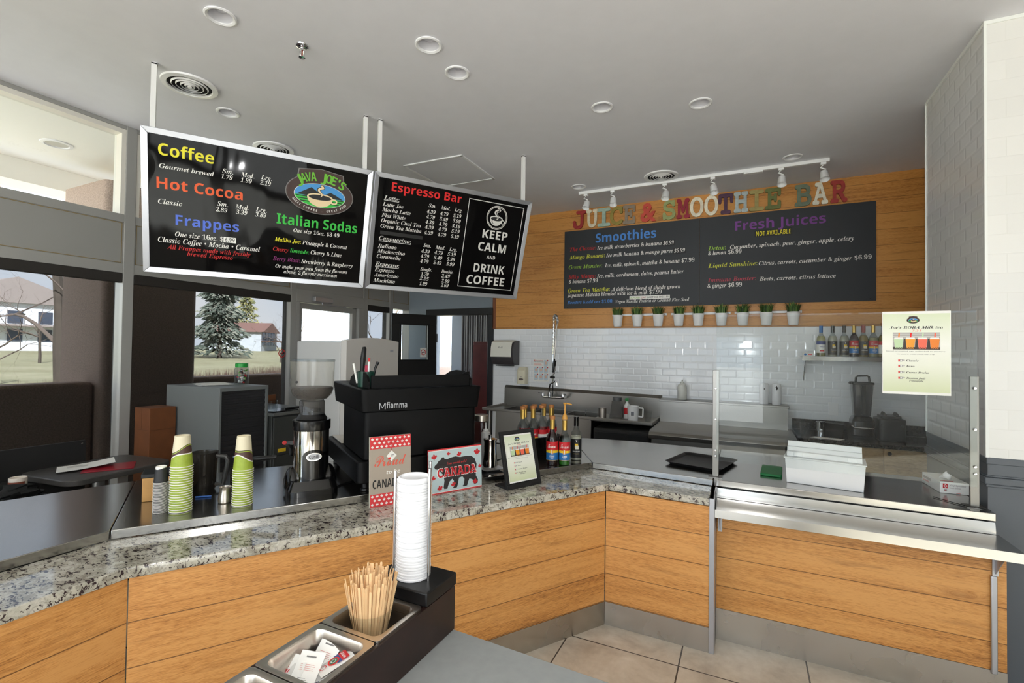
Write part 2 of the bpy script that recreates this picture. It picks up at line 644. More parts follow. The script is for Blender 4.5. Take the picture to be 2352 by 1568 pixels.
STY = {'s': (0x1D5D4, 0x1D5EE, 0x1D7EC), 'i': (0x1D468, 0x1D482, 0x1D7CE), 'c': (0x1D4D0, 0x1D4EA, 0x1D7CE), 'm': (0x1D670, 0x1D68A, 0x1D7F6), 'o': (0x1D63C, 0x1D656, 0x1D7EC)}
GC = {}


def glyphs(body, style):
    k = (body, style)
    if k in GC:
        return GC[k]
    c = bpy.data.curves.new('t', 'FONT')
    num = style == 'i' and all(ch in '0123456789.$ ' for ch in body)
    c.body = mp(body, *STY[style]) if style in STY else body
    c.resolution_u = 2
    if style == 'm':
        c.offset = .022
    ob = bpy.data.objects.new('t', c)
    COL.objects.link(ob)
    me = ob.to_mesh()
    vs = [(v.co.x + (.2 * v.co.y if num else 0), v.co.y) for v in me.vertices]
    fs = [tuple(p.vertices) for p in me.polygons]
    ob.to_mesh_clear()
    bpy.data.objects.remove(ob)
    bpy.data.curves.remove(c)
    GC[k] = (vs, fs)
    return GC[k]


CAPH = {}
for st in 'sicmop':
    CAPH[st] = max(y for x, y in glyphs('H', st)[0])

X3, Y3, Z3 = Vector((1, 0, 0)), Vector((0, 1, 0)), Vector((0, 0, 1))


def tag(o, label, cat, group=None):
    o['label'] = label
    o['category'] = cat
    if group:
        o['group'] = group
    return o


def thing(name, label, cat, loc=(0, 0, 0), rz=0, group=None):
    o = bpy.data.objects.new(name, None)
    COL.objects.link(o)
    o.empty_display_size = .05
    o.location = loc
    o.rotation_euler = (0, 0, rz)
    return tag(o, label, cat, group)


def struct(o):
    o['kind'] = 'structure'
    return o


def troot(name, loc=(0, 0, 0)):
    o = bpy.data.objects.new(name, None)
    COL.objects.link(o)
    o.location = loc
    return struct(o)


def dup(root, loc=None, rz=None, label=None, rot=None):
    r = root.copy()
    COL.objects.link(r)
    if loc is not None:
        r.location = loc
    if rz is not None:
        r.rotation_euler = (r.rotation_euler[0], r.rotation_euler[1], rz)
    if rot is not None:
        r.rotation_euler = rot
    if label:
        r['label'] = label
    for ch in list(root.children):
        c = ch.copy()
        COL.objects.link(c)
        c.parent = r
        for g in ch.children:
            d = g.copy()
            COL.objects.link(d)
            d.parent = c
    return r


def rrect(x0, x1, y0, y1, r, seg=5):
    p = []
    for cx, cy, a in ((x1 - r, y1 - r, 0), (x0 + r, y1 - r, 90), (x0 + r, y0 + r, 180), (x1 - r, y0 + r, 270)):
        for i in range(seg + 1):
            t = math.radians(a + 90 * i / seg)
            p.append((cx + r * math.cos(t), cy + r * math.sin(t)))
    return p


# ------------------------------------------------------------------ the room
H = 3.40
WX = -4.45
WY = 5.70
struct(MB().box(-4.6, 4.1, -5.1, 9.2, -.1, 0).build('floor', FLOORM, ang=0))


def ceiling():
    c = bpy.data.curves.new('c', 'CURVE')
    c.dimensions = '2D'
    c.fill_mode = 'BOTH'
    c.extrude = .05

    def sp(pts):
        s = c.splines.new('POLY')
        s.points.add(len(pts) - 1)
        for i, p in enumerate(pts):
            s.points[i].co = (p[0], p[1], 0, 1)
        s.use_cyclic_u = True
    sp([(-4.6, -5.1), (4.1, -5.1), (4.1, 5.75), (-4.6, 5.75)])
    for x, y, r, *_ in LIGHTS:
        sp([(x + r * .78 * math.cos(a * PI / 14), y + r * .78 * math.sin(a * PI / 14)) for a in range(28)])
    ob = bpy.data.objects.new('c', c)
    COL.objects.link(ob)
    me = bpy.data.meshes.new_from_object(ob)
    bpy.data.objects.remove(ob)
    me.materials.clear()
    me.materials.append(PAINTC)
    o = bpy.data.objects.new('ceiling', me)
    COL.objects.link(o)
    o.location = (0, 0, H + .05)
    struct(o)


LIGHTS = [(-2.51, 1.58, .078, 'round recessed downlight nearest the top edge of the photo, before the pole'), (-1.645, 2.24, .078, 'round recessed downlight right of the sprinkler head, the nearer of two'),
          (-1.645, 2.545, .078, 'round recessed downlight right of the sprinkler head, the farther of two'), (-.93, 3.34, .078, 'round recessed downlight in mid ceiling, left of the matching pair'),
          (-.29, 3.57, .078, 'round recessed downlight in mid ceiling, right of the matching pair'), (.37, 4.89, .078, 'round recessed downlight beyond the right end of the track light'),
          (-3.49, 2.27, .078, 'round recessed downlight behind the round vent near the left menu sign'), (-1.60, 4.87, .078, 'round recessed downlight by the left end of the track light')]
ceiling()
for x, y, r, lb in LIGHTS:
    t = thing('downlight', lb, 'ceiling light', (x, y, H), 0, 'recessed downlights in the ceiling')
    MB().lathe([(r * .74, .0), (r * .76, -.004), (r * .9, -.009), (r, -.006), (r, -.0005)], 36).build('trim_ring', WHITEG, t)
    MB().lathe([(r * .76, 0), (r * .6, .045), (r * .6, .05), (0, .05)], 36).build('reflector', mat('reflector', (205, 205, 210), .35), t)
    MB().lathe([(0, .03), (r * .35, .033), (r * .55, .045)], 28).build('lens', mat('lens', (232, 232, 240), .3), t)

VENTS = [(-3.36, 1.92, .165, 'round ceiling air vent beside the left pole of the coffee sign'), (-3.75, 2.86, .165, 'round ceiling air vent half hidden behind the coffee sign'), (-.76, 4.90, .165, 'round ceiling air vent behind the white track light')]
for x, y, r, lb in VENTS:
    t = thing('air_vent', lb, 'ceiling vent', (x, y, H), 0, 'round ceiling vents')
    MB().lathe([(r, -.001), (r * .98, -.012), (r * .80, -.016), (r * .78, -.012), (r * .78, -.001)], 40).build('flange', WHITE, t)
    for k, q in enumerate((.62, .46, .30, .16)):
        MB().lathe([(r * (q + .03), -.006), (r * (q + .034), -.009), (r * (q + .0), -.017), (r * (q - .008), -.016), (r * (q + .03), -.006)], 36).build('cone_ring', WHITE, t)
    MB().lathe([(0, -.02), (r * .07, -.019), (r * .08, -.012), (0, -.012)], 20).build('centre_cap', WHITE, t)
    MB().lathe([(0, -.003), (r * .78, -.003)], 36).build('duct_shade_disc', mat('duct_shade', (14, 13, 12), .9), t)  # no hole here: flat dark disc, the duct's shade put into its colour

# sprinkler
t = thing('sprinkler_head', 'small chrome fire sprinkler hanging from the ceiling', 'sprinkler', (-2.32, 1.94, H))
MB().lathe([(.0, -.012), (.022, -.012), (.034, -.006), (.036, 0)], 24).build('escutcheon', CHROME, t)
b = MB().tube([(0, 0, -.01), (0, 0, -.03)], .009, 10)
for s in (-1, 1):
    b.tube([(0, s * .008, -.03), (0, s * .016, -.045), (0, s * .012, -.06), (0, 0, -.068)], .003, 6)
b.build('frame_arms', CHROME, t)
MB().tube([(0, 0, -.03), (0, 0, -.066)], .0035, 8).build('bulb', mat('sprinkler_bulb', (170, 60, 40), .2), t)
b = MB().lathe([(0, -.07), (.018, -.068), (.018, -.071), (0, -.073)], 12)
b.build('deflector', CHROME, t)

# access hatch in the ceiling
t = thing('access_hatch', 'square white access hatch in the ceiling behind the espresso sign', 'ceiling hatch', (-2.62, 3.96, H))
M = Matrix.Rotation(math.radians(1), 4, 'Z')
MB().box(-.30, .30, -.30, .30, -.006, -.001, 0, M).build('door_panel', PAINTC, t)
b = MB()
for a in range(4):
    R = Matrix.Rotation(a * PI / 2, 4, 'Z') @ M
    b.box(-.325, .325, .305, .325, -.012, -.001, 0, R)
b.build('frame', WHITE, t)

# back wall: tile below, planks above
struct(MB().box(-3.03, 1.9, WY - .02, WY + .1, 0, 1.93).build('wall_back', TILE, ang=0))
struct(MB().box(-3.00, 1.9, WY - .025, WY + .1, 1.932, H).build('wall_back_planks', WOODW, ang=0))
struct(MB().box(-3.045, -3.0, WY - .03, WY + .1, 1.932, H).build('trim_1', mat('stain_brown', (120, 66, 34), .5), ang=0))
# blue grey wall with the doorway
b = MB().box(WX, -4.10, WY, WY + .1, 0, H).box(-4.10, -3.045, WY, WY + .1, 2.16, H)
struct(b.build('wall_doorway', BLUEG, ang=0))
# column wall on the right
struct(MB().box(1.12, 4.0, 3.30, 4.22, 1.135, H).build('wall_column', [TILEC, TILEF], ang=0))
o = bpy.data.objects['wall_column']
for p in o.data.polygons:
    p.material_index = 1 if abs(p.normal.y) > .5 else 0
struct(MB().box(1.122, 4.0, 3.302, 4.218, 0, 1.133).build('wall_column_dado', DADO, ang=0))
b = MB()
for z0, z1, d in ((1.10, 1.135, .006), (1.0, 1.035, .016), (.985, 1.0, .009), (1.035, 1.045, .008)):
    b.box(1.122 - d, 4.0, 3.302 - d, 4.218, z0, z1)
struct(b.build('trim_2', DADO, bevel=.004))
b = MB().box(1.112, 1.124, 3.294, 3.306, 1.135, H).box(1.114, 1.124, 4.212, 4.222, 1.135, H).box(1.113, 4.0, 3.293, 4.2, H - .02, H - .001)
struct(b.build('trim_3', mat('tile_edge_trim', (236, 238, 234), .3), ang=0))
struct(MB().box(1.8, 1.9, 4.2, WY, 0, H).build('wall_right_back', PAINTW, ang=0))
b = MB().box(4.0, 4.1, -5.1, 4.2, 0, .12).box(4.0, 4.1, -5.1, 4.2, 3.2, H)
for y in (-5.1, -3.2, -1.3, .6, 2.5):
    b.box(4.0, 4.1, y, y + (.12 if y < 2 else 1.7), .12, 3.2)
struct(b.build('wall_right', PAINTW, ang=0))
g = MB()
for y in (-4.98, -3.08, -1.18, .72):
    g.poly([(4.05, y, .12), (4.05, y + 1.78, .12), (4.05, y + 1.78, 3.2), (4.05, y, 3.2)])
struct(g.build('window_10', GLASS, ang=0, fix=False))  # unseen right-wall windows, added to let light into the room
# rear wall behind the camera: glass door, with unseen windows added to brighten the ceiling
b = MB().box(-4.5, -.62, -5.1, -5.0, 0, .12).box(-.76, -.62, -5.1, -5.0, .12, 2.45).box(-4.5, -4.4, -5.1, -5.0, .12, 2.45).box(-2.65, -2.55, -5.1, -5.0, .12, 2.45).box(.34, 4.0, -5.1, -5.0, 0, 2.45).box(-.62, .34, -5.1, -5.0, 2.0, 2.45).box(-4.5, 4.0, -5.1, -5.0, 3.28, H)
for x in (-4.5, -2.9, -1.3, .3, 1.9, 3.9):
    b.box(x, x + .1, -5.1, -5.0, 2.45, 3.28)
struct(b.build('wall_rear', PAINTW, ang=0))
g = MB().poly([(-.62, -5.05, 0), (.34, -5.05, 0), (.34, -5.05, 2.0), (-.62, -5.05, 2.0)])
g.poly([(-4.4, -5.05, .12), (-2.65, -5.05, .12), (-2.65, -5.05, 2.45), (-4.4, -5.05, 2.45)]).poly([(-2.55, -5.05, .12), (-.76, -5.05, .12), (-.76, -5.05, 2.45), (-2.55, -5.05, 2.45)])
for x in (-4.4, -2.8, -1.2, .4, 2.0):
    g.poly([(x, -5.05, 2.45), (x + 1.5 + (.4 if x > 1.5 else 0), -5.05, 2.45), (x + 1.5 + (.4 if x > 1.5 else 0), -5.05, 3.28), (x, -5.05, 3.28)])
struct(g.build('window_9', GLASS, ang=0, fix=False))
# right wall: solid beside the column, unseen windows added further back for their light
b = MB().box(4.0, 4.1, -5.1, 4.2, 0, .12).box(4.0, 4.1, -5.1, 4.2, 3.2, H)
for y0, y1 in ((-5.1, -4.98), (-3.2, -3.08), (-1.3, 4.2)):
    b.box(4.0, 4.1, y0, y1, .12, 3.2)
struct(b.build('wall_right', PAINTW, ang=0))
g = MB()
for y in (-4.98, -3.08):
    g.poly([(4.05, y, .12), (4.05, y + 1.78, .12), (4.05, y + 1.78, 3.2), (4.05, y, 3.2)])
struct(g.build('window_10', GLASS, ang=0, fix=False))

# ------------------------------------------------------------------ window wall on the left
DX = -.13


def win_bay(idx, y0, y1, shade=None, low=.08, clere=True):
    """glazed bay between two mullions: clerestory, spandrel panel and the tall pane below"""
    r = troot('window_%d' % idx, (WX, y0, 0))
    m = .037
    b = MB()
    b.box(WX + DX, WX, y0 - m, y0 + m, 0, H)
    if idx == 7:
        b.box(WX + DX, WX, y1 - m, y1 - .001, 0, H)
    b.box(WX + DX, WX - .004, y0 + m, y1 - m, 2.215, 2.30)
    b.box(WX + DX, WX - .004, y0 + m, y1 - m, 2.625, 2.69)
    b.box(WX + DX, WX - .004, y0 + m, y1 - m, 3.37, H)
    b.box(WX + DX, WX - .004, y0 + m, y1 - m, 0, low)
    b.build('frame', FRAME, r, world=True, bevel=.003)
    b = MB()
    for a, c in ((y0 + m, y0 + m + .03), (y1 - m - .03, y1 - m)):
        b.box(WX + DX + .01, WX - .012, a, c, 2.69, 3.37)
    b.box(WX + DX + .01, WX - .012, y0 + m + .0305, y1 - m - .0305, 3.335, 3.37)
    b.build('glazing_bead', FRAMEW, r, world=True)
    b = MB().box(WX + DX + .02, WX - .01, y0 + m, y1 - m, 2.30, 2.625)
    b.build('spandrel_panel', SPAN, r, world=True)
    b = MB()
    for a, c, d, e in ((y0 + m + .012, y1 - m - .012, 2.303, 2.307), (y0 + m + .012, y1 - m - .012, 2.618, 2.622), (y0 + m + .012, y0 + m + .016, 2.303, 2.622), (y1 - m - .016, y1 - m - .012, 2.303, 2.622)):
        b.box(WX - .012, WX - .008, a, c, d, e)
    b.build('panel_seam', OCHRE, r, world=True)
    b = MB()
    b.poly([(WX - .09, y0 + m, 2.69), (WX - .09, y1 - m, 2.69), (WX - .09, y1 - m, 3.37), (WX - .09, y0 + m, 3.37)])
    b.build('upper_pane', GLASS, r, world=True, ang=0, fix=False)
    b = MB()
    b.poly([(WX - .09, y0 + m, low), (WX - .09, y1 - m, low), (WX - .09, y1 - m, 2.215), (WX - .09, y0 + m, 2.215)])
    b.build('lower_pane', GLASS, r, world=True, ang=0, fix=False)
    if shade:
        s0, s1, lb = shade
        t = thing('roller_shade', lb, 'window shade', (WX - .03, s0, 2.2), 0, 'dark mesh roller shades on the window wall')
        MB().box(WX - .05, WX - .002, s0, s1, 2.145, 2.225).build('roller_cover', SHADEB, t, world=True, bevel=.006)
        MB().poly([(WX - .03, s0 + .01, .35), (WX - .03, s1 - .035, .35), (WX - .03, s1 - .035, 2.16), (WX - .03, s0 + .01, 2.16)]).build('mesh_fabric', SHADE, t, world=True, ang=0, fix=False)
        MB().box(WX - .038, WX - .022, s0 + .01, s1 - .035, .335, .36).build('hem_bar', SHADEB, t, world=True)
    return r


win_bay(1, -4.165, -2.595)
win_bay(2, -2.595, -1.025)
win_bay(3, -1.025, .545, (-.98, .5, 'dark mesh roller shade on the window left of the photo edge'))
win_bay(4, .545, 2.115, (.585, 2.075, 'dark mesh roller shade on the window before the bare tree'))
win_bay(5, 2.115, 3.685, (2.155, 3.655, 'dark mesh roller shade on the window behind the grey tambour cabinet'))
win_bay(6, 4.80, 5.30, (4.84, 5.265, 'dark mesh roller shade on the narrow pane beside the glass door'))
win_bay(7, 5.30, 5.735)
struct(MB().box(WX + DX, WX, -5.05, -4.2, 0, H).build('wall_left', PAINTW, ang=0))
# glass exit door
r = troot('door_1', (WX, 3.72, 0))
b = MB().box(WX + DX, WX, 3.648, 3.7215, 0, H).box(WX + DX, WX, 3.722, 3.77, 0, 2.159).box(WX + DX, WX, 4.68, 4.763, 0, 2.159).box(WX + DX, WX, 3.722, 4.763, 2.16, 2.30).box(WX + DX, WX - .01, 3.722, 4.763, 2.625, 2.69).box(WX + DX + .02, WX - .012, 3.722, 4.763, 2.30, 2.625).box(WX + DX, WX - .005, 3.722, 4.763, 3.36, H)
b.build('door_frame', FRAME, r, world=True, bevel=.003)
b = MB().box(WX - .10, WX - .05, 3.772, 3.84, .02, 2.155).box(WX - .10, WX - .05, 4.61, 4.678, .02, 2.155).box(WX - .10, WX - .05, 3.84, 4.61, 2.09, 2.155).box(WX - .10, WX - .05, 3.84, 4.61, .02, .2)
b.build('door_stile', FRAME, r, world=True, bevel=.004)
MB().poly([(WX - .075, 3.84, .2), (WX - .075, 4.61, .2), (WX - .075, 4.61, 2.09), (WX - .075, 3.84, 2.09)]).build('pane', GLASS, r, world=True, ang=0, fix=False)
MB().poly([(WX - .09, 3.722, 2.69), (WX - .09, 4.763, 2.69), (WX - .09, 4.763, 3.36), (WX - .09, 3.722, 3.36)]).build('upper_pane', GLASS, r, world=True, ang=0, fix=False)
t = thing('door_closer', 'grey hydraulic closer arm at the top of the glass exit door', 'door closer', (WX, 4.1, 2.2))
MB().box(WX + .001, WX + .05, 3.93, 4.20, 2.175, 2.235).build('closer_body', ALU, t, world=True, bevel=.008)
MB().tube([(WX + .03, 4.05, 2.17), (WX + .04, 4.05, 2.15), (WX + .09, 4.28, 2.145)], .007, 6).tube([(WX + .09, 4.28, 2.145), (WX + .03, 4.42, 2.15), (WX + .005, 4.42, 2.16)], .006, 6).build('closer_arm', ALU, t, world=True)

# doorway to the hall, its dark door standing open
r = troot('door_2', (-3.57, WY, 0))
b = MB()
for x0, x1 in ((-4.135, -4.04), (-3.12, -3.03)):
    b.box(x0, x1, WY - .03, WY + .11, 0, 2.129)
b.box(-4.135, -3.03, WY - .03, WY + .11, 2.13, 2.22)
b.build('door_frame', mat('door_black', (28, 29, 32), .35), r, world=True, bevel=.006)
LD = Vector((-4.285, 5.105, 0)) - Vector((-3.95, 5.665, 0))
t = thing('hall_door', 'black door with a glass light, standing open against the window wall', 'door', (-3.95, 5.665, 0), math.atan2(LD.y, LD.x))
L = LD.length
b = MB().box(0, L, -.02, .02, .01, 1.5).box(0, L, -.02, .02, 1.985, 2.13).box(0, .13, -.02, .02, 1.5, 1.985).box(.525, L, -.02, .02, 1.5, 1.985)
b.build('leaf', mat('door_black2', (14, 14, 15), .4), t, bevel=.003)
b = MB()
for s in (-1, 1):
    b.box(.11, .545, s * .026 - .005, s * .026 + .005, 1.48, 1.505).box(.11, .545, s * .026 - .005, s * .026 + .005, 1.98, 2.005).box(.11, .135, s * .026 - .005, s * .026 + .005, 1.505, 1.98).box(.52, .545, s * .026 - .005, s * .026 + .005, 1.505, 1.98)
b.build('glazing_frame', BLACK, t)
MB().poly([(.13, 0, 1.5), (.525, 0, 1.5), (.525, 0, 1.985), (.13, 0, 1.985)]).build('pane', GLASS, t, ang=0, fix=False)
b = MB().tube([(-.012, 0, 1.75), (-.012, 0, 1.87)], .012, 8).tube([(-.012, 0, .3), (-.012, 0, .42)], .012, 8)
b.build('hinge', BLACK, t)


def no_smoking(name, lab, o, eu, ev, s, back):
    b = MB()
    n = Vector(eu).cross(Vector(ev))
    if back:
        b.rect(-s * .62, -s * .85, s * .62, s * .85, o, eu, ev, .001, 0)
    b.ring(0, s * .05, s * .52, s * .52, s * .11, o, eu, ev, .002, 1)
    b.rect(-s * .33, -s * .03, s * .22, s * .09, o, eu, ev, .0022, 2)
    b.rect(s * .24, -s * .03, s * .33, s * .09, o, eu, ev, .0022, 2)
    b.band([(-s * .36, s * .41 - s * .7), (s * .36, s * .41)], s * .09, o, eu, ev, .003, 1)
    return tag(b.build(name, [PAPER, RED, TC['K']], ang=0, fix=False), lab, 'sign')


e = LD.normalized()
no_smoking('no_smoking_sign', 'white no smoking sticker on the glass of the open black door', Vector((-3.95, 5.665, 1.603)) + e * .19 + Vector((e.y, -e.x, 0)) * -.004, -e, Z3, .075, True)

# hall beyond
struct(MB().box(-6.0, -5.48, 7.9, 8.0, 0, 2.7).box(-5.14, -2.4, 7.9, 8.0, 0, 2.7).build('wall_hall_end', BLUEG, ang=0))
struct(MB().box(-2.5, -2.4, 5.8, 7.9, 0, 2.7).build('wall_hall_right', PAINTW, ang=0))
b = MB()
for k in range(26):
    x = -4.28 + k * .046
    b.tube([(x, 6.92 + (.012 if k % 2 else 0), .02), (x, 6.92 + (.012 if k % 2 else 0), 2.42)], .025, 6)
tag(b.build('folding_partition', mat('partition_grey', (84, 84, 86), .45)), 'dark ribbed folding partition seen through the hall doorway', 'partition')
struct(MB().box(-6.0, -2.4, 5.8, 8.0, 2.7, 2.8).build('ceiling_hall', PAINTC, ang=0))
t = thing('storage_cupboard', 'dark red wooden cupboard standing in the hall doorway', 'cupboard', (-3.62, 6.6, 0))
MB().box(-3.83, -3.2, 6.5, 6.85, 0, 1.78).build('body', mat('cherry_wood', (84, 30, 26), .4, noise=.2, nscale=8), t, world=True, bevel=.005)
MB().box(-3.82, -3.21, 6.478, 6.498, .05, 1.73).build('door', mat('cherry_wood', (84, 30, 26)), t, world=True, bevel=.004)


# ------------------------------------------------------------------ counters
CD = Vector((-.945 + 2.352, 3.243 - 1.078, 0)).normalized()     # direction of the long counter
CRZ = math.atan2(CD.y, CD.x)


def counter_base(label, p0, p1, zk, top=.80, depth=.365, d2=.0, wood=WOOD, z1=None):
    L = (Vector(p1) - Vector(p0)).length
    t = thing('service_counter', label, 'counter', (p0[0], p0[1], 0), math.atan2(p1[1] - p0[1], p1[0] - p0[0]))
    MB().box(0, L, 0, .016, zk, top).build('wood_panel', wood, t, ang=0)
    MB().box(0, L, -.003, .016, 0, zk - .001).build('kick_plate', STEELD, t, ang=0)
    MB().box(.03, L - .03, .018, depth, 0, top - .002).build('carcass', DGREY, t, ang=0)
    if d2:
        MB().box(.03, L - .03, depth + .002, d2, 0, .845).build('under_cabinet', DGREY, t, ang=0)
    return t


counter_base('short wood planked counter base in the lower left corner of the photo', (-2.005, -.5), (-2.022, .985), .137, d2=.95)
counter_base('long wood planked counter base under the granite ledge and the espresso machine', (-2.02, .988), (-.764, 2.903), .137, d2=.8)
counter_base('wood planked counter base of the short return left of the steel tray shelf', (-.760, 2.908), (-.176, 2.896), .137, depth=.36, d2=.9)
counter_base('wood planked counter base below the steel tray shelf on the right', (-.146, 3.06), (1.105, 3.06), .177, depth=.12, d2=.70, top=.78)
t = thing('corner_trim', 'upright aluminium edge strip between the granite return and the tray shelf', 'trim strip', (-.162, 2.9, 0))
MB().box(-.175, -.150, 2.890, 2.900, 0, .845).box(-.152, -.149, 2.900, 3.056, 0, .845).build('angle_profile', ALU, t, world=True)
t = thing('corner_guard', 'upright aluminium edge strip at the right end of the wood panel below the tray', 'trim strip', (1.09, 3.05, 0))
MB().box(1.045, 1.068, 3.044, 3.057, .165, .62).build('angle_profile', ALU, t, world=True, bevel=.003)

GP = [(-1.985, -.5), (-2.012, .976), (-.744, 2.921), (-.178, 2.893), (-.178, 3.174), (-.953, 3.250), (-2.358, 1.083), (-2.357, -.5)]
g = MB().prism(GP, .803, .8445)
o = tag(g.build('granite_ledge', GRAN, bevel=.004), 'speckled white granite ledge running along the front of the counters', 'countertop')

WZ0, WZ1 = .8465, .885


def worktop(label, poly, m, lipped=True):
    return tag(MB().prism(poly, WZ0, WZ1).build('steel_worktop', m, bevel=.003), label, 'countertop')


worktop('stainless steel worktop section in the lower left corner, up to the angled seam', [(-2.352, -.5), (-2.354, 1.076), (-3.10, 1.533), (-3.26, 1.0), (-3.36, -.5)], STEELY)
worktop('long stainless steel worktop carrying the cups, grinder and espresso machine', [(-2.352, 1.080), (-.947, 3.243), (-1.40, 4.10), (-3.098, 1.537)], STEEL)
worktop('stainless steel worktop of the short return holding the black tray', [(-.943, 3.243), (-.174, 3.168), (-.174, 4.185), (-.93, 4.185), (-1.396, 4.102)], STEEL)
worktop('stainless steel worktop behind the glass guard holding the white box', [(-.170, 3.175), (1.105, 3.16), (1.105, 3.87), (.45, 3.87), (.45, 4.2), (-.170, 4.2)], STEEL)

t = thing('tray_shelf', 'stainless steel tray slide shelf projecting from the right hand counter', 'shelf', (-.15, 3.0, .76))
MB().extr([(3.155, .785), (2.905, .785), (2.902, .742), (2.905, .742), (2.908, .782), (3.155, .782)], -.148, 1.112).build('shelf_plate', STEEL, t, world=True)
MB().extr([(3.172, .787), (3.172, .842), (3.158, .842), (3.150, .8), (3.150, .787)], -.148, 1.10).build('back_rail', STEEL, t, world=True)
MB().add([(-.158, 2.905, .742), (-.158, 2.905, .79), (-.158, 3.0, .845), (-.158, 3.17, .845), (-.158, 3.17, .742)], [(0, 1, 2, 3, 4)]).add([(-.149, 2.905, .742), (-.149, 2.905, .79), (-.149, 3.0, .845), (-.149, 3.17, .845), (-.149, 3.17, .742)], [(0, 1, 2, 3, 4)]).add([(-.158, 2.905, .742), (-.158, 2.905, .79), (-.158, 3.0, .845), (-.158, 3.17, .845), (-.158, 3.17, .742), (-.149, 2.905, .742), (-.149, 2.905, .79), (-.149, 3.0, .845), (-.149, 3.17, .845), (-.149, 3.17, .742)], [(0, 1, 6, 5), (1, 2, 7, 6), (2, 3, 8, 7), (3, 4, 9, 8), (4, 0, 5, 9)]).build('end_plate', ALU, t, world=True)
for x in (-.138, 1.052):
    b = MB()
    b.prism([(x, 2.95), (x + .022, 2.95), (x + .022, 3.057), (x, 3.057)], .735, .741)
    b.box(x, x + .022, 3.051, 3.057, .62, .735)
    b.add([(x + .009, 2.955, .735), (x + .009, 3.055, .735), (x + .009, 3.055, .625), (x + .013, 2.955, .735), (x + .013, 3.055, .735), (x + .013, 3.055, .625)], [(0, 1, 2), (3, 4, 5), (0, 1, 4, 3), (1, 2, 5, 4), (2, 0, 3, 5)])
    k = b.build('bracket', ALU, t, world=True)

# glass sneeze guard with two steel posts
t = thing('sneeze_guard', 'clear glass guard panel standing between two steel posts on the right counter', 'glass guard', (.45, 3.24, .886))
MB().box(-.16, 1.06, 3.234, 3.239, .99, 1.885).build('glass_panel', GLASSG, t, world=True, ang=0)
for x, zt in ((-.163, 1.545), (1.052, 1.55)):
    MB().box(x - .0185, x + .0185, 3.240, 3.252, .889, zt).build('post', PLAIN, t, world=True, bevel=.002)
    MB().box(x - .04, x + .04, 3.21, 3.29, .8855, .889).build('foot_plate', PLAIN, t, world=True)
    for z in ((1.43, 1.24, 1.05, 1.015) if x < 0 else (1.49, 1.28, 1.09, 1.055)):
        MB().lathe([(0, -.004), (.006, -.003), (.007, 0)], 12, 0, Matrix.Translation((x, 3.2335, z)) @ Matrix.Rotation(-PI / 2, 4, 'X')).build('screw', CHROME, t, world=True)


# ------------------------------------------------------------------ hanging menu signs
def arc_text(b, s, cx, cy, rx, ry, a0, a1, cap, style, o, eu, ev, mi, lift, up=1, stretch=None):
    n = len(s)
    for i, ch in enumerate(s):
        if ch == ' ':
            continue
        a = a0 + (a1 - a0) * (i + .5) / n
        px, py = cx + rx * math.cos(a), cy + ry * math.sin(a)
        tx, ty = -rx * math.sin(a) * (1 if a1 > a0 else -1), ry * math.cos(a) * (1 if a1 > a0 else -1)
        d = math.hypot(tx, ty)
        tx, ty = tx / d, ty / d
        e1 = Vector(eu) * tx + Vector(ev) * ty
        e2 = Vector(eu) * -ty + Vector(ev) * tx
        cw = cap * .62 if ch not in "I'.•" else cap * .22
        oo = Vector(o) + Vector(eu) * px + Vector(ev) * py
        b.text(ch, -cw / 2, 0, cw, cap if ch != '•' else cap * .5, style, oo, e1, e2, lift, mi)


def swirl(b, cx, cy, s, o, eu, ev, lift, mi, w=.12):
    pts = [(cx + s * x, cy + s * y) for x, y in ((-.02, -.5), (.1, -.3), (-.08, -.1), (-.2, .08), (-.02, .22), (.18, .3), (-.02, .44), (.25, .5))]
    sm = []
    for i in range(len(pts) - 1):
        p0, p1, p2, p3 = pts[max(i - 1, 0)], pts[i], pts[i + 1], pts[min(i + 2, len(pts) - 1)]
        for k in range(5):
            q = k / 5
            sm.append(tuple(.5 * (2 * p1[j] + (p2[j] - p0[j]) * q + (2 * p0[j] - 5 * p1[j] + 4 * p2[j] - p3[j]) * q * q + (3 * p1[j] - p0[j] - 3 * p2[j] + p3[j]) * q ** 3) for j in (0, 1)))
    n = len(sm)
    b.band(sm, [s * w * (.3 + math.sin(PI * i / n)) for i in range(n)], o, eu, ev, lift, mi)


LM = ['GY', 'BR', 'SK', 'K', 'G', 'CR', 'LG', 'W', 'OR']


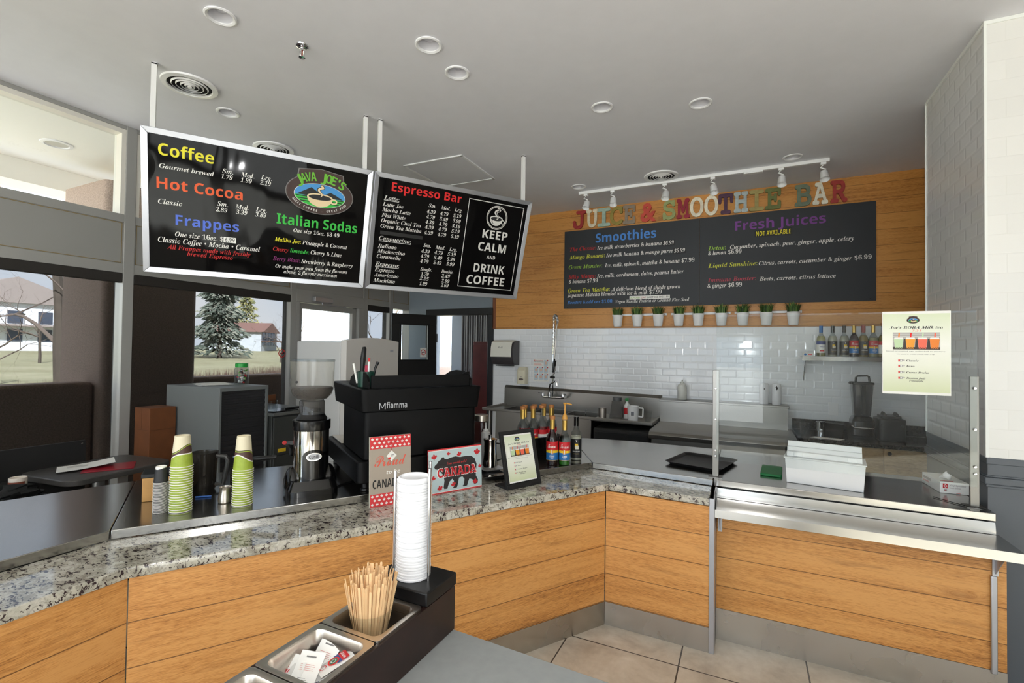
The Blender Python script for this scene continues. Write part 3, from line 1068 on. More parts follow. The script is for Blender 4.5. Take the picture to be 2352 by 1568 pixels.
def logo(b, cx, cy, rx, ry, o, eu, ev, base, lift=.001, full=True):
    """cafe emblem: brown oval, lake and mountains, steaming cup. base = first material slot"""
    m = {k: base + i for i, k in enumerate(LM)}
    q = .0004
    b.flat([(cx - rx * .70, cy + ry * .55), (cx - rx * .66, cy + ry * 1.0), (cx, cy + ry * 1.13), (cx + rx * .66, cy + ry * 1.0), (cx + rx * .70, cy + ry * .55)], o, eu, ev, lift, m['GY'])
    b.disc(cx, cy - ry * .05, rx, ry * .92, o, eu, ev, lift + q, m['GY'])
    b.flat([(cx - rx * .67, cy + ry * .55), (cx - rx * .63, cy + ry * .97), (cx, cy + ry * 1.10), (cx + rx * .63, cy + ry * .97), (cx + rx * .67, cy + ry * .55)], o, eu, ev, lift + 2 * q, m['BR'])
    b.disc(cx, cy - ry * .05, rx * .975, ry * .89, o, eu, ev, lift + 3 * q, m['BR'])
    ex, ey, ec = rx * .76, ry * .55, cy - ry * .10
    b.disc(cx, ec, ex, ey, o, eu, ev, lift + 4 * q, m['W'])
    b.disc(cx, ec, ex * .98, ey * .97, o, eu, ev, lift + 5 * q, m['SK'])
    # lower half: green stripes
    b.disc(cx, ec, ex * .98, ey * .97, o, eu, ev, lift + 6 * q, m['G'], 24, PI * 1.04, PI * 1.96)
    for k in range(3):
        y = ec - ey * (.18 + .2 * k)
        w = ex * .93 * math.sqrt(max(0, 1 - (.18 + .2 * k) ** 2))
        b.rect(cx - w, y - ey * .05, cx + w, y + ey * .03, o, eu, ev, lift + 7 * q, m['K'])
    b.flat([(cx - ex * .9, ec - ey * .1), (cx - ex * .35, ec + ey * .62), (cx - ex * .1, ec + ey * .3), (cx + ex * .1, ec - ey * .1)], o, eu, ev, lift + 8 * q, m['K'])
    b.flat([(cx - ex * .05, ec - ey * .1), (cx + ex * .4, ec + ey * .4), (cx + ex * .62, ec + ey * .22), (cx + ex * .92, ec - ey * .1)], o, eu, ev, lift + 8 * q, m['K'])
    # cup
    ux, uy = ex * .5, ey * .30
    cyu = ec - ey * .12
    b.ring(cx + ux * 1.08, cyu - ey * .22, ux * .3, ey * .24, ux * .12, o, eu, ev, lift + 8.5 * q, m['CR'], 20)
    b.disc(cx, cyu, ux, ey * .82, o, eu, ev, lift + 9 * q, m['CR'], 28, PI, 2 * PI)
    b.disc(cx, cyu, ux, uy, o, eu, ev, lift + 10 * q, m['CR'])
    b.disc(cx, cyu - uy * .08, ux * .88, uy * .74, o, eu, ev, lift + 11 * q, m['K'])
    swirl(b, cx + ux * .05, cyu + ey * .52, ey * 1.05, o, eu, ev, lift + 12 * q, m['K'], .2)
    swirl(b, cx + ux * .05, cyu + ey * .52, ey * 1.0, o, eu, ev, lift + 13 * q, m['CR'], .13)
    if full:
        arc_text(b, "JAVA JOE'S", cx, cy - ry * .42, rx * .92, ry * .98, math.radians(133), math.radians(47), ry * .40, 's', o, eu, ev, m['LG'], lift + 14 * q)
        arc_text(b, 'GREAT COFFEE • GREAT FOOD', cx, cy - ry * .02, rx * .89, ry * .84, math.radians(205), math.radians(335), ry * .10, 's', o, eu, ev, m['W'], lift + 14 * q)


S1=[
  ('Coffee', 0.087, 0.745, 0.298, 0.0708, 's', 'Y'),
  ('Gourmet brewed', 0.091, 0.667, 0.295, 0.0273, 'i', 'W'),
  ('Sm.', 0.432, 0.7, 0.063, 0.0282, 'i', 'W'),
  ('Med.', 0.54, 0.697, 0.08, 0.0287, 'i', 'W'),
  ('Lrg.', 0.66, 0.701, 0.067, 0.0292, 'i', 'W'),
  ('1.79', 0.426, 0.664, 0.066, 0.0268, 'i', 'W'),
  ('1.99', 0.539, 0.662, 0.067, 0.0273, 'i', 'W'),
  ('2.19', 0.654, 0.665, 0.068, 0.0278, 'i', 'W'),
  ('Hot Cocoa', 0.077, 0.542, 0.477, 0.068, 's', 'O'),
  ('Classic', 0.083, 0.447, 0.128, 0.0293, 'i', 'W'),
  ('Sm.', 0.406, 0.483, 0.063, 0.029, 'i', 'W'),
  ('Med.', 0.512, 0.481, 0.082, 0.0295, 'i', 'W'),
  ('Lrg.', 0.635, 0.481, 0.069, 0.0301, 'i', 'W'),
  ('2.89', 0.398, 0.445, 0.067, 0.0276, 'i', 'W'),
  ('3.39', 0.516, 0.446, 0.068, 0.0281, 'i', 'W'),
  ('3.89', 0.632, 0.446, 0.069, 0.0286, 'i', 'W'),
  ('Frappes', 0.175, 0.324, 0.362, 0.0654, 's', 'B'),
  ('One size 16oz. $', 0.172, 0.249, 0.273, 0.031, 'i', 'W'),
  ('6.99', 0.454, 0.249, 0.059, 0.0287, 'p', 'K'),
  ('Classic Coffee • Mocha • Caramel', 0.08, 0.203, 0.59, 0.033, 'i', 'W'),
  ('All Frappes made with freshly', 0.129, 0.162, 0.481, 0.0285, 'i', 'R'),
  ('brewed Espresso', 0.238, 0.127, 0.265, 0.0287, 'i', 'R'),
  ('Italian Sodas', 0.767, 0.418, 0.557, 0.0713, 's', 'G'),
  ('One size 16oz. $3 49', 0.879, 0.372, 0.319, 0.0271, 'i', 'W'),
  ('Malibu Joe:', 0.76, 0.292, 0.173, 0.0275, 'i', 'Y'),
  ('Pineapple & Coconut', 0.943, 0.29, 0.319, 0.0285, 'i', 'W'),
  ('Cherry', 0.752, 0.222, 0.101, 0.0276, 'i', 'R'),
  ('limeade:', 0.865, 0.222, 0.128, 0.0281, 'i', 'G'),
  ('Cherry & Lime', 1.004, 0.224, 0.221, 0.0289, 'i', 'W'),
  ('Berry Blast:', 0.754, 0.154, 0.179, 0.0281, 'i', 'P'),
  ('Strawberry & Raspberry', 0.943, 0.151, 0.37, 0.0292, 'i', 'W'),
  ('Or make your own from the flavours', 0.772, 0.101, 0.505, 0.0263, 'i', 'W'),
  ('above, 2 flavour maximum', 0.829, 0.065, 0.374, 0.0265, 'i', 'W'),
]
S2=[
  ('Espresso Bar', 0.138, 0.779, 0.589, 0.0644, 's', 'R2'),
  ('Latte:', 0.086, 0.706, 0.12, 0.0298, 'i', 'W'),
  ('Latte Joe', 0.08, 0.657, 0.165, 0.0281, 'i', 'W'),
  ('Mocha Latte', 0.081, 0.616, 0.227, 0.0283, 'i', 'W'),
  ('Flat White', 0.079, 0.573, 0.193, 0.0284, 'i', 'W'),
  ('Organic Chai Tea', 0.08, 0.532, 0.324, 0.0289, 'i', 'W'),
  ('Green Tea Matcha', 0.079, 0.489, 0.334, 0.029, 'i', 'W'),
  ('Sm.', 0.449, 0.704, 0.065, 0.0277, 'i', 'W'),
  ('Med.', 0.557, 0.704, 0.082, 0.0281, 'i', 'W'),
  ('Lrg.', 0.677, 0.706, 0.072, 0.0285, 'i', 'W'),
  ('4.39', 0.44, 0.655, 0.074, 0.0265, 'i', 'W'),
  ('4.79', 0.555, 0.656, 0.072, 0.0268, 'i', 'W'),
  ('5.19', 0.672, 0.657, 0.072, 0.0272, 'i', 'W'),
  ('4.79', 0.44, 0.614, 0.074, 0.0266, 'i', 'W'),
  ('5.49', 0.555, 0.614, 0.074, 0.027, 'i', 'W'),
  ('5.99', 0.674, 0.615, 0.071, 0.0274, 'i', 'W'),
  ('4.39', 0.438, 0.571, 0.075, 0.0268, 'i', 'W'),
  ('4.79', 0.555, 0.571, 0.074, 0.0272, 'i', 'W'),
  ('5.19', 0.672, 0.571, 0.074, 0.0276, 'i', 'W'),
  ('4.39', 0.439, 0.53, 0.074, 0.0269, 'i', 'W'),
  ('4.79', 0.555, 0.529, 0.075, 0.0273, 'i', 'W'),
  ('5.19', 0.673, 0.529, 0.074, 0.0277, 'i', 'W'),
  ('4.39', 0.438, 0.486, 0.075, 0.0271, 'i', 'W'),
  ('4.79', 0.554, 0.485, 0.076, 0.0275, 'i', 'W'),
  ('5.19', 0.674, 0.485, 0.073, 0.0279, 'i', 'W'),
  ('4.39', 0.432, 0.333, 0.073, 0.0276, 'i', 'W'),
  ('4.79', 0.547, 0.333, 0.075, 0.028, 'i', 'W'),
  ('5.19', 0.665, 0.333, 0.075, 0.0284, 'i', 'W'),
  ('4.79', 0.431, 0.291, 0.073, 0.0278, 'i', 'W'),
  ('5.49', 0.547, 0.29, 0.074, 0.0282, 'i', 'W'),
  ('5.99', 0.665, 0.29, 0.073, 0.0286, 'i', 'W'),
  ('4.79', 0.431, 0.248, 0.074, 0.0279, 'i', 'W'),
  ('5.49', 0.548, 0.248, 0.072, 0.0283, 'i', 'W'),
  ('5.99', 0.665, 0.248, 0.074, 0.0287, 'i', 'W'),
  ('1.79', 0.451, 0.142, 0.069, 0.0284, 'i', 'W'),
  ('2.49', 0.634, 0.142, 0.079, 0.029, 'i', 'W'),
  ('2.25', 0.444, 0.103, 0.082, 0.0285, 'i', 'W'),
  ('2.99', 0.64, 0.099, 0.074, 0.0292, 'i', 'W'),
  ('1.99', 0.448, 0.06, 0.068, 0.0287, 'i', 'W'),
  ('2.69', 0.641, 0.061, 0.07, 0.0294, 'i', 'W'),
  ('Cappuccino:', 0.076, 0.393, 0.26, 0.0314, 'i', 'W'),
  ('Italiano', 0.073, 0.333, 0.151, 0.0293, 'i', 'W'),
  ('Mochaccino', 0.073, 0.292, 0.224, 0.0296, 'i', 'W'),
  ('Caramella', 0.072, 0.25, 0.194, 0.0297, 'i', 'W'),
  ('Sm.', 0.444, 0.381, 0.066, 0.0289, 'i', 'W'),
  ('Med.', 0.551, 0.377, 0.086, 0.0294, 'i', 'W'),
  ('Lrg.', 0.675, 0.375, 0.071, 0.0298, 'i', 'W'),
  ('Espresso:', 0.066, 0.187, 0.193, 0.0321, 'i', 'W'),
  ('Espresso', 0.064, 0.142, 0.162, 0.0301, 'i', 'W'),
  ('Americano', 0.064, 0.101, 0.2, 0.0303, 'i', 'W'),
  ('Machiato', 0.063, 0.056, 0.176, 0.0304, 'i', 'W'),
  ('Single.', 0.442, 0.183, 0.101, 0.0268, 'i', 'W'),
  ('Double.', 0.629, 0.182, 0.11, 0.0274, 'i', 'W'),
  ('KEEP', 0.964, 0.524, 0.248, 0.0723, 's', 'W'),
  ('CALM', 0.94, 0.411, 0.277, 0.0733, 's', 'W'),
  ('AND', 1.037, 0.345, 0.085, 0.0312, 's', 'W'),
  ('DRINK', 0.925, 0.221, 0.31, 0.0751, 's', 'W'),
  ('COFFEE', 0.873, 0.112, 0.378, 0.076, 's', 'W'),
]
S3=[
  ('Smoothies', -1.639, 2.968, 0.713, 0.1084, 's', 'B2'),
  ('The Classic:', -1.964, 2.886, 0.331, 0.0468, 'i', 'R'),
  ('Ice milk strawberries & banana', -1.621, 2.878, 0.756, 0.0448, 'i', 'W'),
  ('$6.99', -0.849, 2.874, 0.117, 0.0433, 'i', 'W'),
  ('Mango Banana:', -1.967, 2.785, 0.444, 0.0466, 'i', 'Y2'),
  ('Ice milk banana & mango puree', -1.508, 2.781, 0.767, 0.0444, 'i', 'W'),
  ('$6.99', -0.729, 2.777, 0.117, 0.0429, 'i', 'W'),
  ('Green Monster:', -1.977, 2.665, 0.424, 0.0466, 'i', 'G2'),
  ('Ice, milk, spinach, matcha & banana $7.99', -1.522, 2.662, 1.01, 0.044, 'i', 'W'),
  ('Silky Moma:', -1.979, 2.545, 0.344, 0.0467, 'i', 'R'),
  ('Ice, milk, cardamom, dates, peanut butter', -1.617, 2.54, 0.995, 0.0443, 'i', 'W'),
  ('& banana $7.99', -1.973, 2.487, 0.364, 0.0466, 'i', 'W'),
  ('Green Tea Matcha:', -1.986, 2.376, 0.527, 0.0464, 'i', 'Y2'),
  ('A delicious blend of shade grown', -1.439, 2.373, 0.782, 0.044, 'i', 'W'),
  ('Japanese Matcha blended with ice & milk $7.99', -1.991, 2.32, 1.13, 0.0453, 'i', 'W'),
  ('Boosters & add ons $1.00:', -1.99, 2.235, 0.572, 0.0377, 'i', 'B2'),
  ('Vegan Vanilla Protein or Ground Flax Seed', -1.387, 2.227, 0.823, 0.0356, 'i', 'W'),
  ('Fresh Juices', -0.103, 2.966, 0.822, 0.0995, 's', 'P2'),
  ('NOT AVAILABLE', 0.096, 2.888, 0.318, 0.0485, 's', 'Y3'),
  ('Detox:', -0.372, 2.773, 0.176, 0.0446, 'i', 'G2'),
  ('Cucumber, spinach, pear, ginger, apple, celery', -0.153, 2.771, 1.104, 0.042, 'i', 'W'),
  ('& lemon $6.99', -0.372, 2.721, 0.331, 0.0443, 'i', 'W'),
  ('Liquid Sunshine:', -0.37, 2.582, 0.479, 0.044, 'i', 'Y2'),
  ('Citrus, carrots, cucumber & ginger $6.99', 0.123, 2.579, 0.968, 0.0412, 'i', 'W'),
  ('Immune Booster:', -0.373, 2.426, 0.47, 0.0439, 'i', 'R3'),
  ('Beets, carrots, citrus lettuce', 0.13, 2.414, 0.672, 0.0417, 'i', 'W'),
  ('& ginger $6.99', -0.377, 2.364, 0.341, 0.0442, 'i', 'W'),
]


SRZ = math.atan2(.8283, .5603)
STILT = math.asin(.265 / .899)


def menu_sign(label, u0, poles, items, extra):
    x0, y0 = -3.284 + .5603 * u0 - .8283 * .265, 1.663 + .8283 * u0 + .5603 * .265
    t = thing('menu_sign', label, 'menu board', (x0, y0, 2.132), SRZ)
    w, h, f, d = 1.406, .899, .036, .05
    R = (STILT, 0, 0)
    MB().box(f * .8, w - f * .8, .008, d, f * .8, h - f * .8).build('menu_panel', MENU, t, rot=R, ang=0)
    b = MB()
    # mitred frame
    for k, (a, c, q, e) in enumerate((((0, 0), (w, 0), (w - f, f), (f, f)), ((w, 0), (w, h), (w - f, h - f), (w - f, f)), ((w, h), (0, h), (f, h - f), (w - f, h - f)), ((0, h), (0, 0), (f, f), (f, h - f)))):
        P = [(a[0], -.004, a[1]), (c[0], -.004, c[1]), (q[0], .002, q[1]), (e[0], .002, e[1])]
        Q = [(p[0], d, p[2]) for p in P]
        b.add(P + Q, [(0, 1, 2, 3), (7, 6, 5, 4), (0, 4, 5, 1), (1, 5, 6, 2), (2, 6, 7, 3), (3, 7, 4, 0)])
    b.build('frame', ALU, t, rot=R, bevel=.002)
    o, eu, ev = Vector((0, .0075, 0)), X3, Z3
    cols = sorted({i[6] for i in items})
    mats = [TC[c] for c in cols]
    b = MB()
    for s, u, v, ww, cap, st, c in items:
        b.text(s, u, v, ww, cap, st, o, eu, ev, .0009, cols.index(c))
    mats = mats + [TC[k] for k in LM] + [TC['W'], TC['K'], PAPER]
    extra(b, o, eu, ev, len(cols))
    b.build('lettering', mats, t, rot=R, ang=0, fix=False)
    top = Vector((0, -math.sin(STILT) * h, math.cos(STILT) * h))
    for pu in poles:
        # upright tube to the ceiling, fixed behind the top rail
        b = MB().box(pu - .014, pu + .014, top.y + .008, top.y + .036, top.z + .004, H - 2.132 - .0005)
        b.box(pu - .0145, pu + .0145, top.y + .0075, top.y + .0365, H - 2.132 - .012, H - 2.132 - .004, 1)
        b.build('hanging_pole', [mat('pole_white', (226, 226, 224), .4), BLACK], t, ang=0)
    return t


def ex1(b, o, eu, ev, k):
    b.rect(.446, .244, .521, .281, o, eu, ev, .0006, k + len(LM) + 2)
    logo(b, 1.045, .668, .232, .152, o, eu, ev, k)


def ex2(b, o, eu, ev, k):
    w = k + len(LM)
    for u0, v0, u1, v1 in ((.795, .826, 1.337, .832), (.795, .078, 1.33, .084), (.795, .078, .801, .832), (1.330, .078, 1.336, .832)):
        b.rect(u0, v0, u1, v1, o, eu, ev, .0008, w)
    for u, v, l in ((.086, .699, .12), (.076, .384, .26), (.066, .179, .193)):
        b.rect(u, v, u + l, v + .004, o, eu, ev, .0008, w)
    b.rect(.081, .438, .43, .466, o, eu, ev, .0006, w + 1)
    cx, cy = 1.081, .709
    b.ring(cx, cy, .102, .102, .006, o, eu, ev, .001, w)
    b.ring(cx, cy, .092, .092, .004, o, eu, ev, .001, w)
    b.ring(cx + .06, cy - .03, .022, .018, .007, o, eu, ev, .001, w, 20)
    b.disc(cx - .005, cy - .008, .062, .062, o, eu, ev, .0013, w, 28, PI, 2 * PI)
    b.disc(cx - .005, cy - .008, .062, .024, o, eu, ev, .0017, w)
    b.disc(cx - .005, cy - .011, .054, .017, o, eu, ev, .0021, w + 1)
    b.disc(cx - .02, cy - .035, .028, .02, o, eu, ev, .0016, w + 1, 16)
    b.disc(cx - .012, cy - .035, .028, .02, o, eu, ev, .002, w, 16)
    swirl(b, cx, cy + .035, .1, o, eu, ev, .0026, w, .2)
    swirl(b, cx + .002, cy + .035, .085, o, eu, ev, .003, w + 1, .07)


menu_sign('black coffee, cocoa and frappe menu sign with an oval cafe emblem, hung from poles', -.06, (.06, 1.345), S1, ex1)
menu_sign('black espresso bar menu sign with the keep calm and drink coffee box', 1.36, (.035, 1.32), S2, ex2)

# ------------------------------------------------------------------ wall menu board and wooden letters
t = thing('wall_menu_board', 'wide matt black smoothie and juice menu board on the plank wall', 'menu board', (-.46, 5.66, 2.17))
b = MB().box(-2.036, -.459, 5.66, 5.673, 2.176, 3.138).box(-.457, 1.126, 5.66, 5.673, 2.176, 3.138)
b.build('board_panel', BOARD, t, world=True, ang=0)
cols = sorted({i[6] for i in S3})
b = MB()
o, eu, ev = Vector((0, 5.66, 0)), X3, Z3
for s, u, v, ww, cap, st, c in S3:
    b.text(s, u, v, ww, cap, st, o, eu, ev, .001, cols.index(c))
k = len(cols)
b.rect(.083, 2.878, .426, 2.948, o, eu, ev, .0005, k)
for u, v, w_ in ((-.86, 2.87, .135), (-.74, 2.772, .135)):
    b.rect(u, v - .008, u + w_, v + .055, o, eu, ev, .0005, k)
b.rect(-1.225, 2.262, -.77, 2.304, o, eu, ev, .0012, k + 1)
b.text('ALMOND', -1.215, 2.273, .11, .02, 'p', o, eu, ev, .0018, cols.index('G2'))
b.text('OAT', -1.09, 2.273, .055, .02, 'p', o, eu, ev, .0018, cols.index('R'))
b.text('LACTOSE FREE .50', -1.02, 2.273, .235, .02, 'p', o, eu, ev, .0018, k)
b.build('lettering', [TC[c] for c in cols] + [TC['K'], PAPER], t, world=True, ang=0, fix=False)
for x in (-1.25, -.475, -.44, -.05, .3, 1.08, -1.99):
    MB().lathe([(0, -.002), (.005, -.0015), (.006, 0)], 10, 0, Matrix.Translation((x, 5.66, 2.195)) @ Matrix.Rotation(-PI / 2, 4, 'X')).build('screw', BLACK, t, world=True)

LET = [('J', -1.923, -1.761, (158, 44, 42), 'dark red wooden letter J that begins the wall sign'), ('U', -1.758, -1.611, (224, 214, 188), 'cream wooden letter U of the wall sign'),
       ('I', -1.617, -1.46, (160, 184, 170), 'pale aqua wooden letter I in the first word of the wall sign'), ('C', -1.465, -1.31, (150, 134, 62), 'olive yellow wooden letter C of the wall sign'),
       ('E', -1.31, -1.165, (140, 126, 110), 'weathered grey brown wooden letter E ending the first word'), ('&', -1.104, -.928, (194, 72, 56), 'coral red wooden ampersand of the wall sign'),
       ('S', -.855, -.714, (152, 162, 106), 'sage green wooden letter S of the wall sign'), ('M', -.707, -.563, (148, 32, 52), 'crimson wooden letter M of the wall sign'),
       ('O', -.563, -.421, (230, 222, 200), 'first cream wooden letter O, beside the crimson M'), ('O', -.414, -.271, (232, 224, 202), 'second cream wooden letter O, beside the plum T'),
       ('T', -.271, -.125, (78, 46, 70), 'dark plum wooden letter T of the wall sign'), ('H', -.118, .022, (172, 184, 184), 'pale blue grey wooden letter H of the wall sign'),
       ('I', .031, .17, (164, 150, 92), 'tan wooden letter I in the middle word of the wall sign'), ('E', .181, .325, (104, 112, 60), 'olive green wooden letter E ending the middle word'),
       ('B', .448, .596, (108, 122, 102), 'grey green wooden letter B of the wall sign'), ('A', .604, .736, (230, 226, 208), 'cream white wooden letter A of the wall sign'),
       ('R', .756, .896, (164, 56, 50), 'brick red wooden letter R that ends the wall sign')]
for i, (ch, xa, xb, col, lb) in enumerate(LET):
    vs, fs = glyphs(ch, 'm')
    xs, ys = [p[0] for p in vs], [p[1] for p in vs]
    kx, ky = (xb - xa) / (max(xs) - min(xs)), .222 / (max(ys) - min(ys))
    P = [(xa + (x - min(xs)) * kx, 0, 3.154 + (y - min(ys)) * ky) for x, y in vs]
    cx = (xa + xb) / 2
    b = MB()
    F = [(p[0] - cx, -.022, p[2] - 3.154) for p in P]
    B = [(p[0] - cx, 0, p[2] - 3.154) for p in P]
    b.add(F, fs)
    b.add(B, fs)
    ed = {(a, c) for f in fs for a, c in zip(f, f[1:] + f[:1])}
    b.add(F + B, [(a, c, c + len(F), a + len(F)) for a, c in ed if (c, a) not in ed])
    ob = b.build('wooden_letter', mat('letter_paint_%d' % i, col, .6, noise=.16, nscale=30), ang=0, loc=(cx, 5.674, 3.156))
    tag(ob, lb, 'letter', 'wooden letters of the wall sign')

# ------------------------------------------------------------------ track light
t = thing('track_light', 'white track light with six small heads above the wooden letters', 'track light', (-.5, 5.05, H))
MB().box(-1.655, .668, 5.032, 5.068, 3.368, 3.3995).build('rail', WHITE, t, world=True, bevel=.003)
MB().box(-.02, .14, 5.025, 5.075, 3.352, 3.367).build('feed_box', WHITE, t, world=True, bevel=.003)
for i, x in enumerate((-1.576, -1.281, -.744, -.293, .29, .62)):
    a = (.3, -.15, .2, -.3, .1, -.1)[i]
    hd = MB().box(x - .022, x + .022, 5.03, 5.07, 3.345, 3.367).build('spot_head', WHITE, t, world=True, bevel=.004)
    hd.location = (0, 0, 0)
    y = 5.05
    yk = MB().tube([(x + .0, y, 3.345), (x - .022, y, 3.325), (x + .02, y, 3.305), (x + .01, y, 3.285)], .006, 6)
    q = yk.build('swivel_arm', WHITE, None)
    c = MB()
    M = Matrix.Translation((x + .008, y, 3.25)) @ Matrix.Rotation(a * .5, 4, 'Y') @ Matrix.Rotation(-.35, 4, 'X')
    c.lathe([(0, .046), (.024, .044), (.032, .034), (.036, -.034), (.041, -.044), (.037, -.042), (.03, .0), (0, .0)], 18, 0, M)
    p = c.build('lamp_can', WHITE, None)
    for s in (q, p):
        s.parent = hd
        for vtx in s.data.vertices:
            vtx.co -= t.location

# ------------------------------------------------------------------ grass pots on their rails
RL = [(-1.423, -.799, 'leftmost'), (-.757, -.143, 'middle'), (-.105, .515, 'rightmost')]
for a, c, w_ in RL:
    b = MB().box(a, c, 5.655, 5.665, 2.070, 2.095)
    for x in (a + .03, c - .03):
        b.box(x - .012, x + .012, 5.655, 5.675, 2.075, 2.09)
    tag(b.build('wall_rail', WHITE, bevel=.002), '%s of three white rails below the black wall board' % w_, 'rail', 'white plant rails')
ORD = ['first', 'second', 'third', 'fourth', 'fifth', 'sixth', 'seventh', 'eighth', 'ninth']
pm = MB().lathe([(0, 0), (.040, 0), (.045, .006), (.060, .122), (.063, .124), (.063, .132), (.058, .132), (.056, .11), (0, .11)], 28)
gm = [mat('grass_blade', (70, 104, 44), .6), mat('grass_dark', (38, 66, 26), .6), mat('grass_light', (112, 140, 66), .6)]
for i, x in enumerate((-1.346, -1.119, -.886, -.666, -.463, -.232, -.026, .193, .434)):
    t = thing('potted_grass', 'white pot of artificial grass, %s from the left on the wall rails' % ORD[i], 'plant', (x, 5.595, 1.945), 0, 'grass pots on the wall rails')
    if i == 0:
        pot = pm.build('pot', WHITE, t)
        MB().box(-.01, .01, .055, .078, .135, .15).build('hook', WHITE, t)
    else:
        for ch in first.children:
            if ch.name.startswith(('pot', 'hook')):
                q = ch.copy()
                COL.objects.link(q)
                q.parent = t
    if i == 0:
        first = t
    b = MB()
    for k in range(150):
        a, r = random.uniform(0, 2 * PI), .048 * math.sqrt(random.random())
        bx, by = r * math.cos(a), r * math.sin(a)
        l = random.uniform(.085, .14)
        lean = random.uniform(.1, .55)
        a2 = a + random.uniform(-.5, .5)
        ex, ey = math.cos(a2) * l * lean, math.sin(a2) * l * lean
        wx, wy = -math.sin(a2) * .0035, math.cos(a2) * .0035
        z0 = .112
        m = random.choice((0, 0, 1, 2))
        b.add([(bx - wx, by - wy, z0), (bx + wx, by + wy, z0), (bx + ex * .45 + wx, by + ey * .45 + wy, z0 + l * .62), (bx + ex * .45 - wx, by + ey * .45 - wy, z0 + l * .62), (bx + ex, min(by + ey, .075), z0 + l * (1 - lean * .35))],
              [(0, 1, 2, 3), (3, 2, 4)], m)
    b.build('grass', gm, t, ang=0, fix=False)


# ------------------------------------------------------------------ paper cups (upside down, nested)
ZC = WZ1 + .0005


def cup_mesh(h, r0, r1, cols, top):
    """inverted cup: rim at z = 0, base on top"""
    b = MB()
    S, N = (80, 44) if top else (32, 3)
    def lv(a):
        if not top:
            return [0, .33, .67, 1]
        w = cols(a)
        q = .075 + .045 * math.sin(2 * a + 1)
        return [0, w - q - .035, w - q, w + q, w + q + .03, w + q + .05, 1]
    mi = [0, 4, 2, 0, 3, 1] if top else [0, 0, 0]

    def pt(a, f):
        r = r0 + (r1 - r0) * f
        return (r * math.cos(a), r * math.sin(a), h * f)
    for k in range(S):
        a, c = 2 * PI * k / S, 2 * PI * (k + 1) / S
        la, lc = lv(a), lv(c)
        for i in range(len(la) - 1):
            b.add([pt(a, la[i]), pt(c, lc[i]), pt(c, lc[i + 1]), pt(a, la[i + 1])], [(0, 1, 2, 3)], mi[i])
    b.lathe([(r1, h), (r1 * .97, h + .001), (r1 * .93, h), (r1 * .92, h - .006), (0, h - .006)], S, 1 if top else 0)
    return b


def rim_mesh(r):
    k = 1 if r > .04 else .5
    return MB().lathe([(r - .0005, .0), (r + .0018 * k, .0006 * k), (r + .0024 * k, .002 * k), (r + .0016 * k, .0036 * k), (r - .0008 * k, .0042 * k), (r - .0005, 0)], 32)


def cup_stack(x, y, n, dz, h, r0, r1, wave, name, labtop, lab, group, mats, rz=0, jit=.0007):
    cm = cup_mesh(h, r0, r1, None, False)
    rm = rim_mesh(r0)
    first = None
    for i in range(n):
        jx, jy = random.uniform(-jit, jit), random.uniform(-jit, jit)
        loc = (x + jx, y + jy, ZC + i * dz)
        if i == n - 1:
            t = cup_mesh(h, r0, r1, wave, True).build(name, mats, ang=50, loc=loc, rot=(0, 0, rz))
            tag(t, labtop, 'cup', group)
            r = first.children[0].copy()
            COL.objects.link(r)
            r.parent = t
        elif first is None:
            t = first = cm.build(name, mats, ang=50, loc=loc)
            tag(t, lab, 'cup', group)
            rm.build('rim', RIMW, t)
        else:
            t = first.copy()
            COL.objects.link(t)
            t.location = loc
            t.rotation_euler = (0, 0, random.uniform(0, 6))
            r = first.children[0].copy()
            COL.objects.link(r)
            r.parent = t


CM = [GREENC, CREAM, BROWNC, mat('cup_dark_line', (48, 40, 34), .5), RIMW]
cup_stack(-2.36, 1.357, 19, .0114, .142, .0445, .031, lambda a: .44 + .13 * math.sin(a + 1.2), 'paper_cup', 'top cup of the taller green paper cup stack, showing its wavy brown band',
          'green paper cup nested in the taller stack, nearer the small black cups', 'green paper cups in the taller stack', CM)
cup_stack(-2.20, 1.551, 16, .0112, .163, .0445, .030, lambda a: .40 + .11 * math.sin(a + 2.9), 'paper_cup', 'top cup of the shorter green paper cup stack, beside the grinder',
          'green paper cup nested in the shorter stack, nearer the grinder', 'green paper cups in the shorter stack', CM)
KB = mat('cup_black', (34, 34, 36), .5)
KM = [KB, RIMW, KB, KB, KB]
cup_stack(-2.425, 1.305, 27, .0052, .073, .0295, .021, lambda a: .76, 'espresso_cup', 'top cup of the small black paper cup stack, with a white base band',
          'small black paper cup nested in the short striped stack', 'small black paper cups in the stack', KM, jit=.0004)
for i, (x, y, z, s) in enumerate(((-2.36, 1.357, ZC + .205 + .055, 1.0), (-2.20, 1.551, ZC + .168 + .04, .8))):
    pass

# ------------------------------------------------------------------ small things on the long worktop
t = thing('drawer_box', 'small wooden box with a black rim behind the paper cups', 'box', (-2.66, 1.42, ZC), CRZ)
b = MB().box(-.06, .10, -.06, .06, 0, .115)
b.build('body', mat('light_wood', (206, 156, 92), .5, noise=.12, nscale=14), t, bevel=.003)
MB().box(-.065, .105, -.065, .065, .1155, .135).build('rim', BLACK, t, bevel=.003)
t = thing('lidded_cup', 'small green paper cup with a clear lid beside the wooden box', 'cup', (-2.535, 1.375, ZC))
MB().lathe([(0, 0), (.030, 0), (.038, .07)], 24).build('body', GREENC, t)
MB().lathe([(.038, .07), (.041, .072), (.041, .078), (.036, .084), (0, .084)], 24).build('lid', mat('lid_pale', (190, 200, 190), .3), t)

